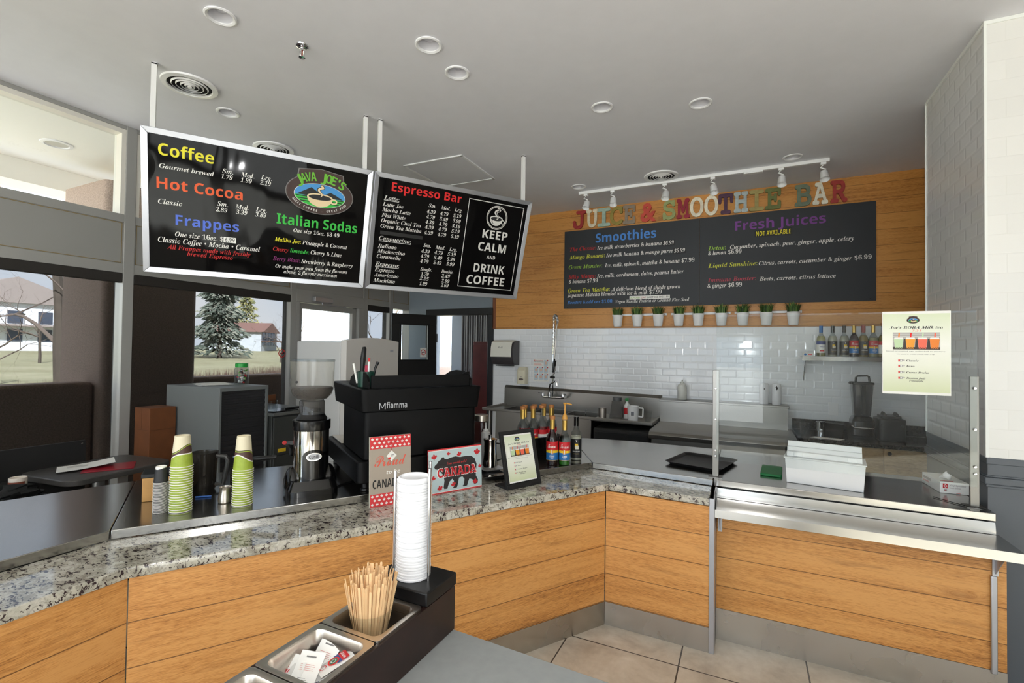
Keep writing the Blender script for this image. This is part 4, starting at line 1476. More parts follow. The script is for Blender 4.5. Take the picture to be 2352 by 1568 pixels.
t = thing('smoked_jug', 'smoky clear plastic jug with a dark handle behind the green cups', 'jug', (-2.60, 1.61, ZC), math.radians(30))
MB().lathe([(0, .0), (.05, .0), (.056, .01), (.064, .19), (.066, .2)], 24).build('body', glass_mat('smoke_jug', (120, 118, 112), fres=1.4, body=(70, 64, 58), bodyf=.3), t)
MB().tube([(.062, 0, .18), (.11, 0, .175), (.12, 0, .15), (.10, 0, .03), (.06, 0, .03)], .011, 8).build('handle', mat('jug_handle', (62, 62, 60), .35), t)

t = thing('portafilter', 'chrome portafilter lying on a coffee bin with its black handle pointing right', 'portafilter', (-2.43, 1.70, ZC), math.radians(40))
MB().lathe([(0, 0), (.046, 0), (.050, .008), (.050, .09), (.044, .12), (.03, .135), (0, .135)], 24).build('coffee_bin', glass_mat('bin_smoke', (96, 88, 80), fres=1.4, body=(48, 34, 26), bodyf=.55), t)
MB().lathe([(0, .14), (.030, .14), (.034, .15), (.036, .168), (.039, .172), (.039, .178), (.034, .178), (.03, .155), (0, .155)], 26).build('basket', CHROME, t)
MB().tube([(.036, -.004, .163), (.06, -.006, .162)], .008, 8).tube([(.06, -.006, .162), (.09, -.01, .163), (.17, -.02, .17), (.18, -.021, .17)], [.011, .014, .013, .008], 10).build('handle', BLACK, t)

t = thing('milk_pitcher', 'small steel milk pitcher left of the shorter green cup stack', 'pitcher', (-2.30, 1.53, ZC), math.radians(160))
MB().lathe([(0, 0), (.028, 0), (.031, .004), (.031, .03), (.024, .055), (.025, .068), (.028, .075), (.026, .075), (.022, .056), (.028, .03), (.026, .006), (0, .006)], 24).build('body', STEELP, t)
MB().tube([(.026, 0, .066), (.046, 0, .062), (.046, 0, .03), (.03, 0, .022)], .003, 6).build('handle', STEELP, t)
t = thing('coffee_scoop', 'small wooden ball handled tamper beside the milk pitcher', 'tamper', (-2.35, 1.66, ZC))
MB().lathe([(0, 0), (.02, 0), (.02, .02), (.008, .026), (.008, .04)], 18).build('base', CHROME, t)
MB().lathe([(.008, .04), (.018, .05), (.02, .06), (.012, .074), (0, .076)], 18).build('knob', STICK, t)
tag(MB().tube([(-2.49, 1.50, ZC + .004), (-2.44, 1.55, ZC + .004)], .004, 8).build('blue_pen', mat('pen_blue', (60, 110, 190), .4)), 'blue pen lying behind the taller green cup stack', 'pen')

# ------------------------------------------------------------------ coffee grinder
t = thing('coffee_grinder', 'chrome and black coffee grinder with a clear bean hopper', 'grinder', (-2.1, 1.87, ZC), CRZ)
# foot: tapered block wider than the body
b = MB()
for z0, z1, s0, s1 in ((0, .03, 1.0, 1.0), (.03, .075, 1.0, .86)):
    p0 = [(x * s0, y * s0) for x, y in rrect(-.125, .125, -.125, .14, .05)]
    p1 = [(x * s1, y * s1) for x, y in rrect(-.125, .125, -.125, .14, .05)]
    n = len(p0)
    b.add([(x, y, z0) for x, y in p0] + [(x, y, z1) for x, y in p1], [tuple(range(n - 1, -1, -1)), tuple(range(n, 2 * n))] + [(i, (i + 1) % n, n + (i + 1) % n, n + i) for i in range(n)])
for s in (-1, 1):
    b.lathe([(.046 * math.cos(q * PI / 20), .03 + .105 * math.sin(q * PI / 20)) for q in range(10)] + [(0, .135)], 28, 0, Matrix.Translation((s * .088, .01, 0)), sy=1.7)
b.build('foot', BLACKG, t)
MB().lathe([(0, .05), (.088, .05), (.089, .06), (.089, .327), (0, .327)], 48).build('body', mat('mirror_steel', (205, 202, 196), .09, 1), t)
# black cover strip on the customer side with a rounded top
b = MB()
N = 14
pts = []
for i in range(N + 1):
    a = -PI / 2 + (-.62 + 1.24 * i / N)
    ztop = .20 + .03 * math.sqrt(max(0, 1 - ((i - N / 2) / (N / 2)) ** 2))
    fl_ = 1.0
    pts.append((a, ztop))
vs, fs = [], []
for a, zt in pts:
    for z in (.03, .1, zt):
        e = (1.18 if z < .05 else 1.0)
        vs.append((.092 * math.cos(-PI / 2 + (a + PI / 2) * e), .092 * math.sin(-PI / 2 + (a + PI / 2) * e), z))
for i in range(N):
    for k in range(2):
        fs.append((i * 3 + k, (i + 1) * 3 + k, (i + 1) * 3 + k + 1, i * 3 + k + 1))
b.add(vs, fs)
b.build('front_cover', BLACKG, t, ang=60)
b = MB().disc(0, .195, .036, .019, (0, -.0935, 0), X3, Z3, 0, 0).ring(0, .195, .038, .021, .004, (0, -.0935, 0), X3, Z3, .0006, 1)
b.text('Cunill', -.024, .187, .048, .017, 'b' if 0 else 's', (0, -.0935, 0), X3, Z3, .001, 2)
b.build('badge', [ALU, CHROME, TC['K']], t, ang=0, fix=False)
MB().lathe([(.089, .326), (.095, .33), (.096, .335), (.096, .377), (.092, .381), (.06, .382), (0, .382)], 48).build('collar', BLACKG, t)
MB().lathe([(.076, .3815), (.078, .385), (.066, .405), (.064, .41), (0, .41)], 40).build('grind_dial', BLACK, t)
MB().lathe([(.066, .40), (.064, .41), (.064, .475), (.058, .485)], 36).build('hopper_neck', glass_mat('neck_plastic', (190, 188, 184), fres=1.5, body=(90, 88, 86), bodyf=.25), t)
MB().lathe([(.055, .486), (.075, .49), (.098, .515), (.108, .545), (.110, .57), (.110, .692)], 48).build('hopper', SMOKE, t)
MB().lathe([(.108, .69), (.112, .69), (.113, .697), (.112, .703), (.107, .703), (.108, .69)], 48).build('hopper_lid', CLEAR, t)
MB().lathe([(.0, .489), (.073, .492), (.095, .517), (.105, .546), (.1, .553), (.06, .556), (0, .557)], 40).build('coffee_beans', mat('roast_beans', (32, 18, 12), .55, noise=.5, nscale=160, bump=1.0, bscale=160), t)
MB().lathe([(0, 0), (.006, 0), (.007, .004), (0, .005)], 12, 0, Matrix.Translation((-.088, -.065, .585)) @ Matrix.Rotation(PI / 2, 4, 'X')).build('hopper_screw', BLACK, t)
# dosing side facing the barista
MB().lathe([(0, -.02), (.03, -.02), (.045, 0), (.045, .006), (0, .006)], 20, 0, Matrix.Translation((-.075, .125, .235))).tube([(-.075, .12, .215), (-.08, .14, .17)], [.02, .012], 10).build('dosing_fork', BLACKG, t)
b = MB().lathe([(0, 0), (.011, 0), (.011, .01), (0, .01)], 18, 0, Matrix.Translation((-.12, .115, .245)) @ Matrix.Rotation(PI / 2, 4, 'X'))
b.build('power_button', RED, t)
MB().tube([(.11, -.03, .004), (.18, .03, .004), (.25, .06, .004), (.34, .16, .004)], .004, 6).build('power_cord', BLACK, t)

# ------------------------------------------------------------------ espresso machine
t = thing('espresso_machine', 'large black espresso machine seen from behind, its badge facing the room', 'espresso machine', (-1.826, 1.942, ZC), CRZ)
for x, y in ((.045, .05), (.66, .05), (.045, .78), (.66, .78)):
    MB().lathe([(0, 0), (.024, 0), (.026, .004), (.024, .012), (.018, .016), (.018, .048), (0, .048)], 18).build('foot', BLACK, t, loc=(x, y, 0))


def rblock(z0, z1, x0, x1, y0, y1, r, m, name, taper=0):
    b = MB()
    p0 = rrect(x0 + taper, x1 - taper, y0 + taper, y1 - taper, r)
    p1 = rrect(x0, x1, y0, y1, r)
    n = len(p0)
    b.add([(x, y, z0) for x, y in p0] + [(x, y, z1) for x, y in p1], [tuple(range(n - 1, -1, -1)), tuple(range(n, 2 * n))] + [(i, (i + 1) % n, n + (i + 1) % n, n + i) for i in range(n)])
    return b.build(name, m, t, bevel=.006)


rblock(.047, .164, -.01, .715, 0, .87, .03, ESP, 'base')
MB().box(.02, .68, .555, .85, .1645, .172).build('drip_tray', STEELP, t, bevel=.003)
rblock(.165, .425, .028, .690, .012, .55, .025, ESP, 'body')
rblock(.42, .548, .0, .718, -.008, .745, .03, ESP, 'head', .012)
b = MB().box(.06, .645, .022, .034, .549, .618)
b.add([(.60, .022, .618), (.645, .022, .618), (.645, .022, .634), (.615, .022, .63), (.60, .034, .618), (.645, .034, .618), (.645, .034, .634), (.615, .034, .63)], [(0, 1, 2, 3), (4, 5, 6, 7), (0, 3, 7, 4), (3, 2, 6, 7), (2, 1, 5, 6)])
b.build('cup_rail_back', ESP, t, bevel=.002)
for x in (.042, .648):
    b = MB()
    prof = [(.02, .549), (.02, .585), (.05, .612), (.12, .632), (.22, .636), (.32, .622), (.42, .59), (.46, .549)]
    b.extr(prof, x, x + .012)
    b.build('cup_rail_side', ESP, t)
b = MB()
o = Vector((0, -.0085, 0))
b.text('fiamma', .135, .442, .115, .032, 's', o, X3, Z3, .003, 0, depth=.003)
for a in ((.095, .438, .100, .472), (.126, .438, .131, .472)):
    b.rect(*a, o, X3, Z3, .002, 0)
b.band([(.1, .470), (.113, .445), (.127, .470)], .006, o, X3, Z3, .002, 0)
b.build('brand_badge', ALU, t, ang=0, fix=False)
b = MB().ring(0, 0, .011, .011, .003, (.012, .40 if 0 else .2, .38), -Y3, Z3, .018, 0, 14)
t2 = thing('utensil_holder', 'dark green holder with a black handled knife and markers on the espresso machine', 'holder', (-1.826 + CD.x * .07 - CD.y * .17, 1.942 + CD.y * .07 + CD.x * .17, ZC + .5485), CRZ)
MB().lathe([(0, 0), (.045, 0), (.048, .086), (.045, .086), (.042, .006), (0, .006)], 24).build('cup', mat('holder_green', (20, 62, 50), .4), t2)
b = MB().tube([(-.02, .0, .01), (-.022, 0, .10), (-.02, .0, .15), (-.014, 0, .215), (-.015, 0, .225)], [.008, .012, .016, .013, .008], 10)
b.build('knife_handle', BLACK, t2)
MB().tube([(.012, .0, .01), (.014, 0, .14)], .006, 10).build('white_marker', WHITE, t2)
MB().tube([(.014, 0, .141), (.015, 0, .162)], .0066, 10).build('marker_cap', RED, t2)
MB().box(-.005, .012, .012, .018, .02, .12).build('pink_spatula', mat('pink', (232, 80, 110), .5), t2, bevel=.003)
MB().tube([(.03, -.02, .02), (.045, -.02, .105), (.06, -.022, .14)], [.006, .007, .009], 8).build('black_spoon', BLACK, t2)
MB().tube([(-.045, .02, .02), (-.066, .02, .13)], [.005, .007], 8).build('pale_spoon', PAPER, t2)

# ------------------------------------------------------------------ signs leaning on the granite ledge
GZ = .8452


def lean_sign(label, p0, p1, h, lean, name='counter_sign', th=.016):
    d = Vector((p1[0] - p0[0], p1[1] - p0[1], 0))
    t = thing(name, label, 'sign', (p0[0], p0[1], GZ), math.atan2(d.y, d.x))
    return t, d.length, (-lean, 0, 0)


def leaf(b, cx, cy, s, o, eu, ev, lift, mi, rot=0):
    pts = [(0, -1), (.06, -.45), (.5, -.55), (.42, -.38), (.95, .05), (.78, .12), (.86, .42), (.55, .36), (.48, .5), (.22, .2), (.32, .72), (.17, .64), (0, 1)]
    pts = pts + [(-x, y) for x, y in reversed(pts[1:-1])]
    c, sn = math.cos(rot), math.sin(rot)
    b.flat([(cx + s * (x * c - y * sn), cy + s * (x * sn + y * c)) for x, y in pts], o, eu, ev, lift, mi)


t, w, R = lean_sign('tall grey and red sign reading proud to be Canadian, leaning on the machine', (-1.70, 1.888), (-1.592, 2.079), .35, math.radians(3))
h = .352
MB().box(0, w, 0, .016, 0, h).build('board', [mat('sign_edge', (214, 206, 190), .6)], t, rot=R)
o = Vector((0, -.0004, 0))
b = MB()
b.rect(0, 0, w, h, o, X3, Z3, 0, 0)
b.rect(0, 0, w, .063, o, X3, Z3, .0004, 1)
b.rect(0, h - .062, w, h, o, X3, Z3, .0004, 1)
for row in range(3):
    for z0 in (.012, h - .052):
        for c in range(9):
            x = .012 + c * .0245 + (.012 if row % 2 else 0)
            if x < w - .008:
                leaf(b, x, z0 + row * .02, .0088, o, X3, Z3, .0008, 2)
b.text('Proud', .022, .20, .17, .052, 'c', o, X3, Z3, .0008, 3)
b.text('to be', .085, .158, .075, .018, 'o', o, X3, Z3, .0008, 2)
b.text('CANADIAN', .013, .092, w - .026, .042, 's', o, X3, Z3, .0008, 4)
b.build('print', [mat('sign_taupe', (172, 160, 146), .6), mat('sign_red', (216, 58, 62), .6), PAPER, TC['PK'], TC['K']], t, rot=R, ang=0, fix=False)
b = MB()
T = [(.112 + dx, .25 + dz) for dx, dz in ((0, -.028), (.028, 0), (0, .028), (-.028, 0))]
b.flat(T, o, X3, Z3, .004, 0)
leaf(b, .10, .236, .010, o, X3, Z3, .0045, 1, .5)
b.rect(.108, .252, .124, .255, o, X3, Z3, .0045, 2)
b.rect(.108, .246, .12, .249, o, X3, Z3, .0045, 2)
b.build('price_tag', [PAPER, TC['R2'], TC['GY']], t, rot=R, ang=0, fix=False)
b = MB().tube([(.04, -.003, h - .012), (.06, -.006, h - .026), (.11, -.007, h - .034), (.16, -.006, h - .026), (.18, -.003, h - .008)], .0012, 5).tube([(.112, -.006, h - .034), (.112, -.005, .276)], .0012, 5)
b.build('hanging_ribbon', RED, t, rot=R)

t, w, R = lean_sign('pale blue sign with a black bear and the word Canada, leaning beside the other', (-1.560, 2.193), (-1.400, 2.500), .25, math.radians(3))
h = .246
MB().box(0, w, 0, .009, 0, h).build('board', mat('sign_red', (216, 58, 62)), t, rot=R)
b = MB()
b.rect(0, 0, w, h, o, X3, Z3, 0, 0)
b.rect(0, .006, w, h - .006, o, X3, Z3, .0003, 2)
b.rect(0, .009, w, h - .009, o, X3, Z3, .0006, 1)
bear = [(.035, .148), (.042, .138), (.062, .134), (.075, .118), (.092, .100), (.098, .068), (.092, .030), (.098, .022), (.116, .022), (.120, .034), (.132, .060), (.148, .072), (.158, .060), (.160, .030), (.152, .022), (.158, .018), (.178, .020), (.186, .040), (.192, .072), (.215, .076), (.228, .060), (.224, .030), (.216, .024), (.222, .018), (.246, .020), (.252, .040), (.262, .058), (.280, .050), (.296, .036), (.290, .026), (.300, .020), (.318, .026), (.320, .044), (.306, .070), (.308, .100), (.312, .135), (.300, .168), (.275, .186), (.24, .190), (.20, .188), (.17, .196), (.140, .192), (.118, .186), (.100, .190), (.094, .200), (.082, .198), (.078, .188), (.062, .182), (.052, .168), (.038, .158)]
b.flat(bear, o, X3, Z3, .0009, 3)
b.text('CANADA', .05, .088, .265, .052, 'm', o, X3, Z3, .0013, 2)
b.text('CANADA', .054, .0905, .257, .047, 'm', o, X3, Z3, .0018, 4)
b.text('true north wild', .115, .155, .13, .016, 'c', o, X3, Z3, .0013, 4)
for x, z, s, r in ((.035, .205, .02, .2), (.125, .215, .014, -.2), (.195, .205, .018, .3), (.315, .205, .024, -.1), (.335, .12, .014, .2), (.30, .035, .02, -.2), (.155, .04, .018, .2), (.07, .03, .02, .4), (.028, .09, .018, -.3)):
    leaf(b, x, z, s, o, X3, Z3, .0013, 4, r)
b.build('print', [mat('sign_red', (216, 58, 62)), mat('sign_pale', (186, 204, 206), .6), PAPER, mat('bear_black', (44, 40, 40), .6), mat('leaf_red', (196, 38, 44), .6)], t, rot=R, ang=0, fix=False)


# ------------------------------------------------------------------ milk tea posters
def poster(b, w, h, o, eu, ev, m, logo0):
    """m: list index of [paper, green tint, print black, red, photo bg, mint, orange, coral, amber, dark]"""
    q = .0004
    b.rect(0, 0, w, h, o, eu, ev, 0, m[0])
    b.rect(w * .01, h * .03, w * .99, h * .97, o, eu, ev, q, m[1])
    logo(b, w * .46, h * .895, w * .095, h * .042, o, eu, ev, logo0, 2 * q, False)
    b.text("Joe's BOBA Milk tea", w * .11, h * .79, w * .78, h * .03, 'i', o, eu, ev, 2 * q, m[2])
    b.text('-7.33', w * .42, h * .755, w * .16, h * .022, 'p', o, eu, ev, 2 * q, m[3])
    b.rect(w * .16, h * .54, w * .85, h * .745, o, eu, ev, 2 * q, m[4])
    for k in range(4):
        b.rect(w * .16, h * (.64 + .028 * k), w * .85, h * (.643 + .028 * k), o, eu, ev, 2.5 * q, m[0])
    b.rect(w * .16, h * .54, w * .85, h * .57, o, eu, ev, 2.6 * q, m[9])
    for k, (c, s) in enumerate(((5, 8), (6, 3), (7, 5), (8, 7))):
        x = w * (.245 + .175 * k)
        if k:
            b.flat([(x - w * .11, h * .555), (x - w * .06, h * .555), (x - w * .07, h * .67), (x - w * .1, h * .67)], o, eu, ev, 3 * q, m[9])
        b.band([(x, h * .65), (x + w * .01, h * .742)], w * .022, o, eu, ev, 3 * q, m[s])
        xe = min(x + w * .072, w * .85)
        b.flat([(x - w * .052, h * .55), (min(x + w * .052, w * .85), h * .55), (xe, h * .665), (x - w * .072, h * .665)], o, eu, ev, 4 * q, m[c])
        b.flat([(x - w * .072, h * .665), (xe, h * .665), (min(x + w * .06, w * .85), h * .685), (x - w * .06, h * .685)], o, eu, ev, 4 * q, m[0])
        for j in range(6):
            b.disc(min(x + w * (-.04 + .016 * j), w * .845), h * (.556 + .006 * (j % 2)), w * .009, h * .006, o, eu, ev, 5 * q, m[9], 8)
    b.text('Balanced and sweetened, sugar, condensed milk and glazed syrup', w * .06, h * .515, w * .86, h * .009, 'p', o, eu, ev, 2 * q, m[2])
    b.text('Not suitable for children UNDER 3 years of age', w * .22, h * .48, w * .55, h * .009, 'p', o, eu, ev, 2 * q, m[2])
    for k, (s, ww, v) in enumerate((('Classic', .18, .395), ('Taro', .12, .33), ('Creme Brulee', .33, .255), ('Passion fruit', .28, .185))):
        x, z = w * .25, h * v
        b.rect(x - w * .01, z - h * .002, x + w * .012, z + h * .022, o, eu, ev, 3 * q, m[3])
        b.rect(x + w * .014, z - h * .002, x + w * .05, z + h * .022, o, eu, ev, 3 * q, m[2])
        b.rect(x + w * .018, z + h * .001, x + w * .046, z + h * .019, o, eu, ev, 4 * q, m[0])
        b.rect(x + w * .05, z + h * .009, x + w * .085, z + h * .02, o, eu, ev, 3 * q, m[2])
        b.rect(x + w * .05, z + h * .012, x + w * .081, z + h * .017, o, eu, ev, 4 * q, m[0])
        b.text(s, w * .36, z, w * ww, h * .021, 'i', o, eu, ev, 2 * q, m[2])
    b.text('Pineapple', w * .40, h * .155, w * .21, h * .02, 'i', o, eu, ev, 2 * q, m[2])


PGREEN = NT('poster_green')
xx = PGREEN.sep(PGREEN.node('ShaderNodeTexCoord').outputs['Generated'])
PGREEN.set(Base_Color=PGREEN.ramp(xx[2], [(0.0, (206, 214, 172)), (.35, (234, 236, 220)), (.6, (242, 242, 234)), (1.0, (214, 224, 190))]), Roughness=.5)
PM = [PAPER, PGREEN.m, TC['K'], TC['R2'], mat('photo_grey', (176, 172, 168), .6), mat('drink_mint', (196, 220, 176), .5), mat('drink_orange', (240, 158, 40), .5), mat('drink_coral', (240, 108, 82), .5), mat('drink_amber', (236, 132, 40), .5), mat('photo_dark', (64, 54, 50), .6)] + [TC[k] for k in LM]

# poster taped to the glass guard
t = thing('menu_poster', 'milk tea poster taped to the glass guard panel', 'poster', (.670, 3.2325, 1.445))
pw, ph = .288, .442
b = MB()
poster(b, pw, ph, Vector((0, 0, 0)), X3, Z3, list(range(10)), 10)
b.build('print', PM, t, ang=0, fix=False)
MB().box(0, pw, .0003, .0012, 0, ph).build('paper_sheet', PAPER, t, ang=0)

# framed copy on the granite ledge
d = Vector((-1.112 + 1.224, 2.723 - 2.487, 0))
t = thing('framed_menu', 'black slanted display frame holding the small milk tea menu on the ledge', 'frame', (-1.222, 2.49, GZ), math.atan2(d.y, d.x))
w, R = d.length, (-math.radians(14), 0, 0)
h = .335
b = MB()
b.box(0, w, 0, .02, 0, .028).box(0, w, 0, .02, h - .02, h).box(0, .022, 0, .02, .028, h - .02).box(w - .022, w, 0, .02, .028, h - .02).box(.0, w, .012, .02, .02, h)
b.build('frame', BLACKM, t, rot=R, bevel=.002)
MB().box(0, w, .02, .125, 0, .012).build('foot', BLACKM, t, bevel=.002)
b = MB()
poster(b, w - .05, h - .058, Vector((.025, .0055, .034)), X3, Z3, list(range(10)), 10)
b.build('print', PM, t, rot=R, ang=0, fix=False)


# ------------------------------------------------------------------ syrup bottles
def ctext(b, s, ang, z, w, cap, style, r, mi):
    vs, fs = glyphs(s, style)
    xs = [p[0] for p in vs]
    x0, x1 = min(xs), max(xs)
    kx, ky = w / (x1 - x0), cap / CAPH[style]
    P = []
    for x, y in vs:
        a = ang + ((x - (x0 + x1) / 2) * kx) / r
        P.append((r * math.cos(a), r * math.sin(a), z + y * ky))
    b.add(P, fs, mi)


def cyl_band(b, r, z0, z1, a0, a1, mi, n=20):
    vs = []
    for i in range(n + 1):
        a = a0 + (a1 - a0) * i / n
        vs += [(r * math.cos(a), r * math.sin(a), z0), (r * math.cos(a), r * math.sin(a), z1)]
    b.add(vs, [(2 * i, 2 * i + 2, 2 * i + 3, 2 * i + 1) for i in range(n)], mi)


BP = [(0, 0), (.036, 0), (.039, .004), (.039, .165), (.037, .182), (.030, .2), (.019, .218), (.0145, .235), (.0135, .29), (.0155, .292), (.0155, .3), (.0, .3)]
LQ = {'clear': glass_mat('liquid_clear', (214, 220, 220), fres=1.3), 'amber': glass_mat('liquid_amber', (236, 214, 130), fres=1.3, body=(226, 196, 90), bodyf=.35), 'cherry': mat('liquid_cherry', (44, 10, 14), .1), 'green': glass_mat('liquid_green', (110, 200, 70), fres=1.3, body=(70, 150, 48), bodyf=.75),
      'white': mat('liquid_white', (222, 216, 194), .4), 'pale': glass_mat('liquid_pale', (240, 234, 190), fres=1.3, body=(236, 226, 170), bodyf=.4)}
BLUEL = mat('label_blue', (36, 116, 186), .5)
DBLUE = mat('label_navy', (46, 66, 130), .5)
YELL = mat('label_yellow', (240, 200, 40), .5)
REDL = mat('label_red', (204, 30, 40), .5)
BLKL = mat('label_black', (24, 24, 26), .45)


def bottle(label, loc, cap, liquid, style, fill=.17, group='', face=0, word='', pump=False, sc=1.0, dup_of=None):
    """round syrup bottle; face = direction of the label"""
    t = thing('syrup_bottle', label, 'bottle', loc, 0, group)
    P = [(r * sc, z * sc) for r, z in BP]
    MB().lathe(P[1:-1], 26).build('glass_body', CLEARB, t)
    inner = [(r * .95 * sc, z * sc + .002) for r, z in BP if 0 < z <= fill]
    rl = .036 if fill < .19 else .014
    MB().lathe([(0, .003)] + [(.035 * sc, .003)] + inner + [(rl * sc * .97, fill * sc), (0, fill * sc)], 24).build('liquid', LQ[liquid], t)
    a0, a1 = face - 1.75, face + 1.75
    b = MB()
    r = .0394 * sc
    if style == 'tor':
        cyl_band(b, r, .10 * sc, .158 * sc, a0, a1, 0)
        cyl_band(b, r, .083 * sc, .10 * sc, a0, a1, 1)
        cyl_band(b, r, .035 * sc, .083 * sc, a0, a1, 2)
        cyl_band(b, r + .0002, .032 * sc, .035 * sc, a0, a1, 5)
        ctext(b, 'Torani', face, .116 * sc, .062 * sc, .026 * sc, 'c', r + .0006, 3)
        for k in range(3):
            cyl_band(b, r + .0006, .074 * sc, .108 * sc - .003 * k, face - .05 - .22 + .18 * k, face + .05 - .22 + .18 * k, 4 if k != 1 else 3, 4)
        if word:
            ctext(b, word, face, .055 * sc, .034 * sc, .012 * sc, 's', r + .0006, 3)
            ctext(b, 'SYRUP', face, .043 * sc, .018 * sc, .005 * sc, 's', r + .0006, 3)
    elif style == 'black':
        cyl_band(b, r, .018 * sc, .15 * sc, a0, a1, 6)
        b.add([], [])
        cyl_band(b, r + .0005, .088 * sc, .118 * sc, face - .28, face + .3, 1, 8)
        cyl_band(b, r + .0007, .08 * sc, .105 * sc, face - .2, face + .42, 7, 8)
        ctext(b, word or 'PIÑA COLADA', face, .06 * sc, .052 * sc, .008 * sc, 's', r + .0006, 3)
        ctext(b, 'COCKTAIL MIXER', face, .045 * sc, .04 * sc, .005 * sc, 's', r + .0006, 5)
        ctext(b, 'T', face, .128 * sc, .012 * sc, .014 * sc, 's', r + .0006, 3)
    elif style == 'white':
        cyl_band(b, r, .035 * sc, .15 * sc, a0, a1, 3)
        cyl_band(b, r + .0004, .118 * sc, .15 * sc, a0, a1, 0 if cap != 'blue' else 8)
        ctext(b, word or 'VANILLA', face, .09 * sc, .045 * sc, .011 * sc, 's', r + .0006, 8)
        cyl_band(b, r + .0006, .05 * sc, .062 * sc, face - .5, face + .5, 0, 8)
    b.build('label', [REDL, YELL, BLUEL, PAPER, TC['OR'], GOLD, BLKL, LQ['white'], DBLUE], t, ang=60, fix=False)
    cm = {'gold': GOLD, 'black': BLACKG, 'blue': mat('cap_blue', (30, 110, 180), .4), 'cork': GOLD, 'clear': GOLD, 'red': mat('cap_red', (150, 60, 50), .5)}[cap]
    if cap != 'clear':
        MB().lathe([(.0165 * sc, .236 * sc), (.0165 * sc, .292 * sc), (.0172 * sc, .296 * sc), (.0172 * sc, .303 * sc), (0, .303 * sc)], 20).build('neck_foil', cm, t)
    if cap in ('cork', 'clear'):
        MB().lathe([(.019, .3035 * sc), (.0195, .308 * sc), (.0195, .326 * sc), (0, .327 * sc)], 18).build('pour_cap', CORK, t)
    if pump:
        MB().lathe([(.018, .3035), (.019, .31), (.014, .33), (.007, .34), (.0045, .345), (.0045, .40), (.012, .408), (.013, .415), (0, .416)], 16).tube([(0, 0, .41), (.03, .01, .408), (.045, .014, .402)], .004, 6).build('pump', mat('pump_amber', (214, 156, 70), .4), t)
    return t


CAMF = -1.2
bottle('cherry syrup bottle with a dark body and a cork cap, frontmost of three', (-1.173, 3.06, ZC), 'cork', 'cherry', 'tor', .26, 'three syrup bottles at the front', CAMF, 'CHERRY')
bottle('green lime syrup bottle with an amber pump, between cherry and black', (-1.098, 3.098, ZC), 'gold', 'green', 'tor', .15, 'three syrup bottles at the front', CAMF, 'LIME', pump=True, sc=.98)
bottle('black labelled cocktail mixer bottle with a black neck, right of the lime syrup', (-1.075, 3.275, ZC), 'black', 'white', 'black', .165, 'three syrup bottles at the front', CAMF)

t = thing('bottle_crate', 'black plastic crate holding syrup bottles behind the milk tea frame', 'crate', (-1.40, 3.33, ZC), CRZ)
b = MB().box(-.19, .19, -.075, .075, 0, .01).box(-.188, .188, -.073, .073, .0101, .033).box(-.195, .195, -.082, -.076, .0, .13).box(-.195, .195, .076, .082, .0, .13).box(-.195, -.189, -.076, .076, .0, .13).box(.189, .195, -.076, .076, .0, .13)
b.build('tub', BLACKG, t, bevel=.003)
k = 0
CB = [(-.145, -.03, 'cork', 'clear', 'white', 'white labelled clear syrup bottle, leftmost in the black crate', 'COCONUT'), (-.085, .035, 'cork', 'clear', 'tor', 'clear syrup bottle behind the left end of the black crate', ''),
      (-.06, -.036, 'cork', 'clear', 'tor', 'red and blue labelled syrup bottle second from left at the crate front', 'HAZELNUT'), (0.0, .034, 'clear', 'pale', 'white', 'bare necked clear syrup bottle at the back of the crate middle', ''),
      (.02, -.036, 'clear', 'clear', 'white', 'white and blue labelled syrup bottle in the middle of the crate front', 'ALMOND'), (.085, .034, 'cork', 'pale', 'tor', 'gold necked syrup bottle at the right rear of the crate', ''),
      (.105, -.034, 'cork', 'cherry', 'white', 'dark syrup bottle at the right front of the crate behind the cherry one', ''), (.158, .03, 'gold', 'amber', 'white', 'pale labelled syrup bottle at the far right end of the crate', '')]
for u, v, cap, lq, st, lb, wd in CB:
    p = Vector((-1.40, 3.33, 0)) + CD * u + Vector((-CD.y, CD.x, 0)) * v
    bottle(lb, (p.x, p.y, ZC + .034), cap, lq, st, .05 + .02 * (k % 3), 'syrup bottles in the crate', CAMF, wd)
    k += 1

# shaker with squeeze bottle, milk pitcher on a saucer
J = Vector((-1.47, 2.73, ZC))
t = thing('saucer_plate', 'white square plate under the steel pitcher left of the milk tea frame', 'plate', (J.x, J.y, J.z), CRZ)
b = MB()
p0, p1 = rrect(-.05, .05, -.05, .05, .015), rrect(-.075, .075, -.075, .075, .02)
n = len(p0)
b.add([(x, y, 0) for x, y in p0] + [(x, y, .014) for x, y in p1] + [(x * .95, y * .95, .012) for x, y in p1] + [(x, y, .004) for x, y in p0],
      [tuple(range(n - 1, -1, -1)), tuple(range(3 * n, 4 * n))] + [(i + k * n, (i + 1) % n + k * n, (i + 1) % n + (k + 1) * n, i + (k + 1) * n) for k in range(3) for i in range(n)])
b.build('dish', WHITEG, t)
t = thing('steel_pitcher', 'tall shiny steel pitcher standing on the white plate', 'pitcher', (J.x, J.y, J.z + .0045), CRZ)
MB().lathe([(0, 0), (.044, 0), (.047, .003), (.047, .03), (.041, .11), (.040, .17), (.043, .186), (.041, .186), (.038, .17), (.039, .11), (.044, .03), (.042, .006), (0, .006)], 30).build('body', mat('mirror_steel', (205, 202, 196)), t)
MB().tube([(.04, -.01, .16), (.075, -.02, .155), (.08, -.02, .12), (.078, -.02, .06), (.046, -.01, .05)], .005, 8).build('handle', BLACK, t)
MB().lathe([(.042, .187), (.045, .187), (.045, .193), (.01, .2), (.012, .215), (0, .216)], 24).build('lid', CHROME, t)
t = thing('squeeze_bottle', 'small clear squeeze bottle beside a glass jar behind the steel pitcher', 'bottle', (-1.56, 2.83, ZC))
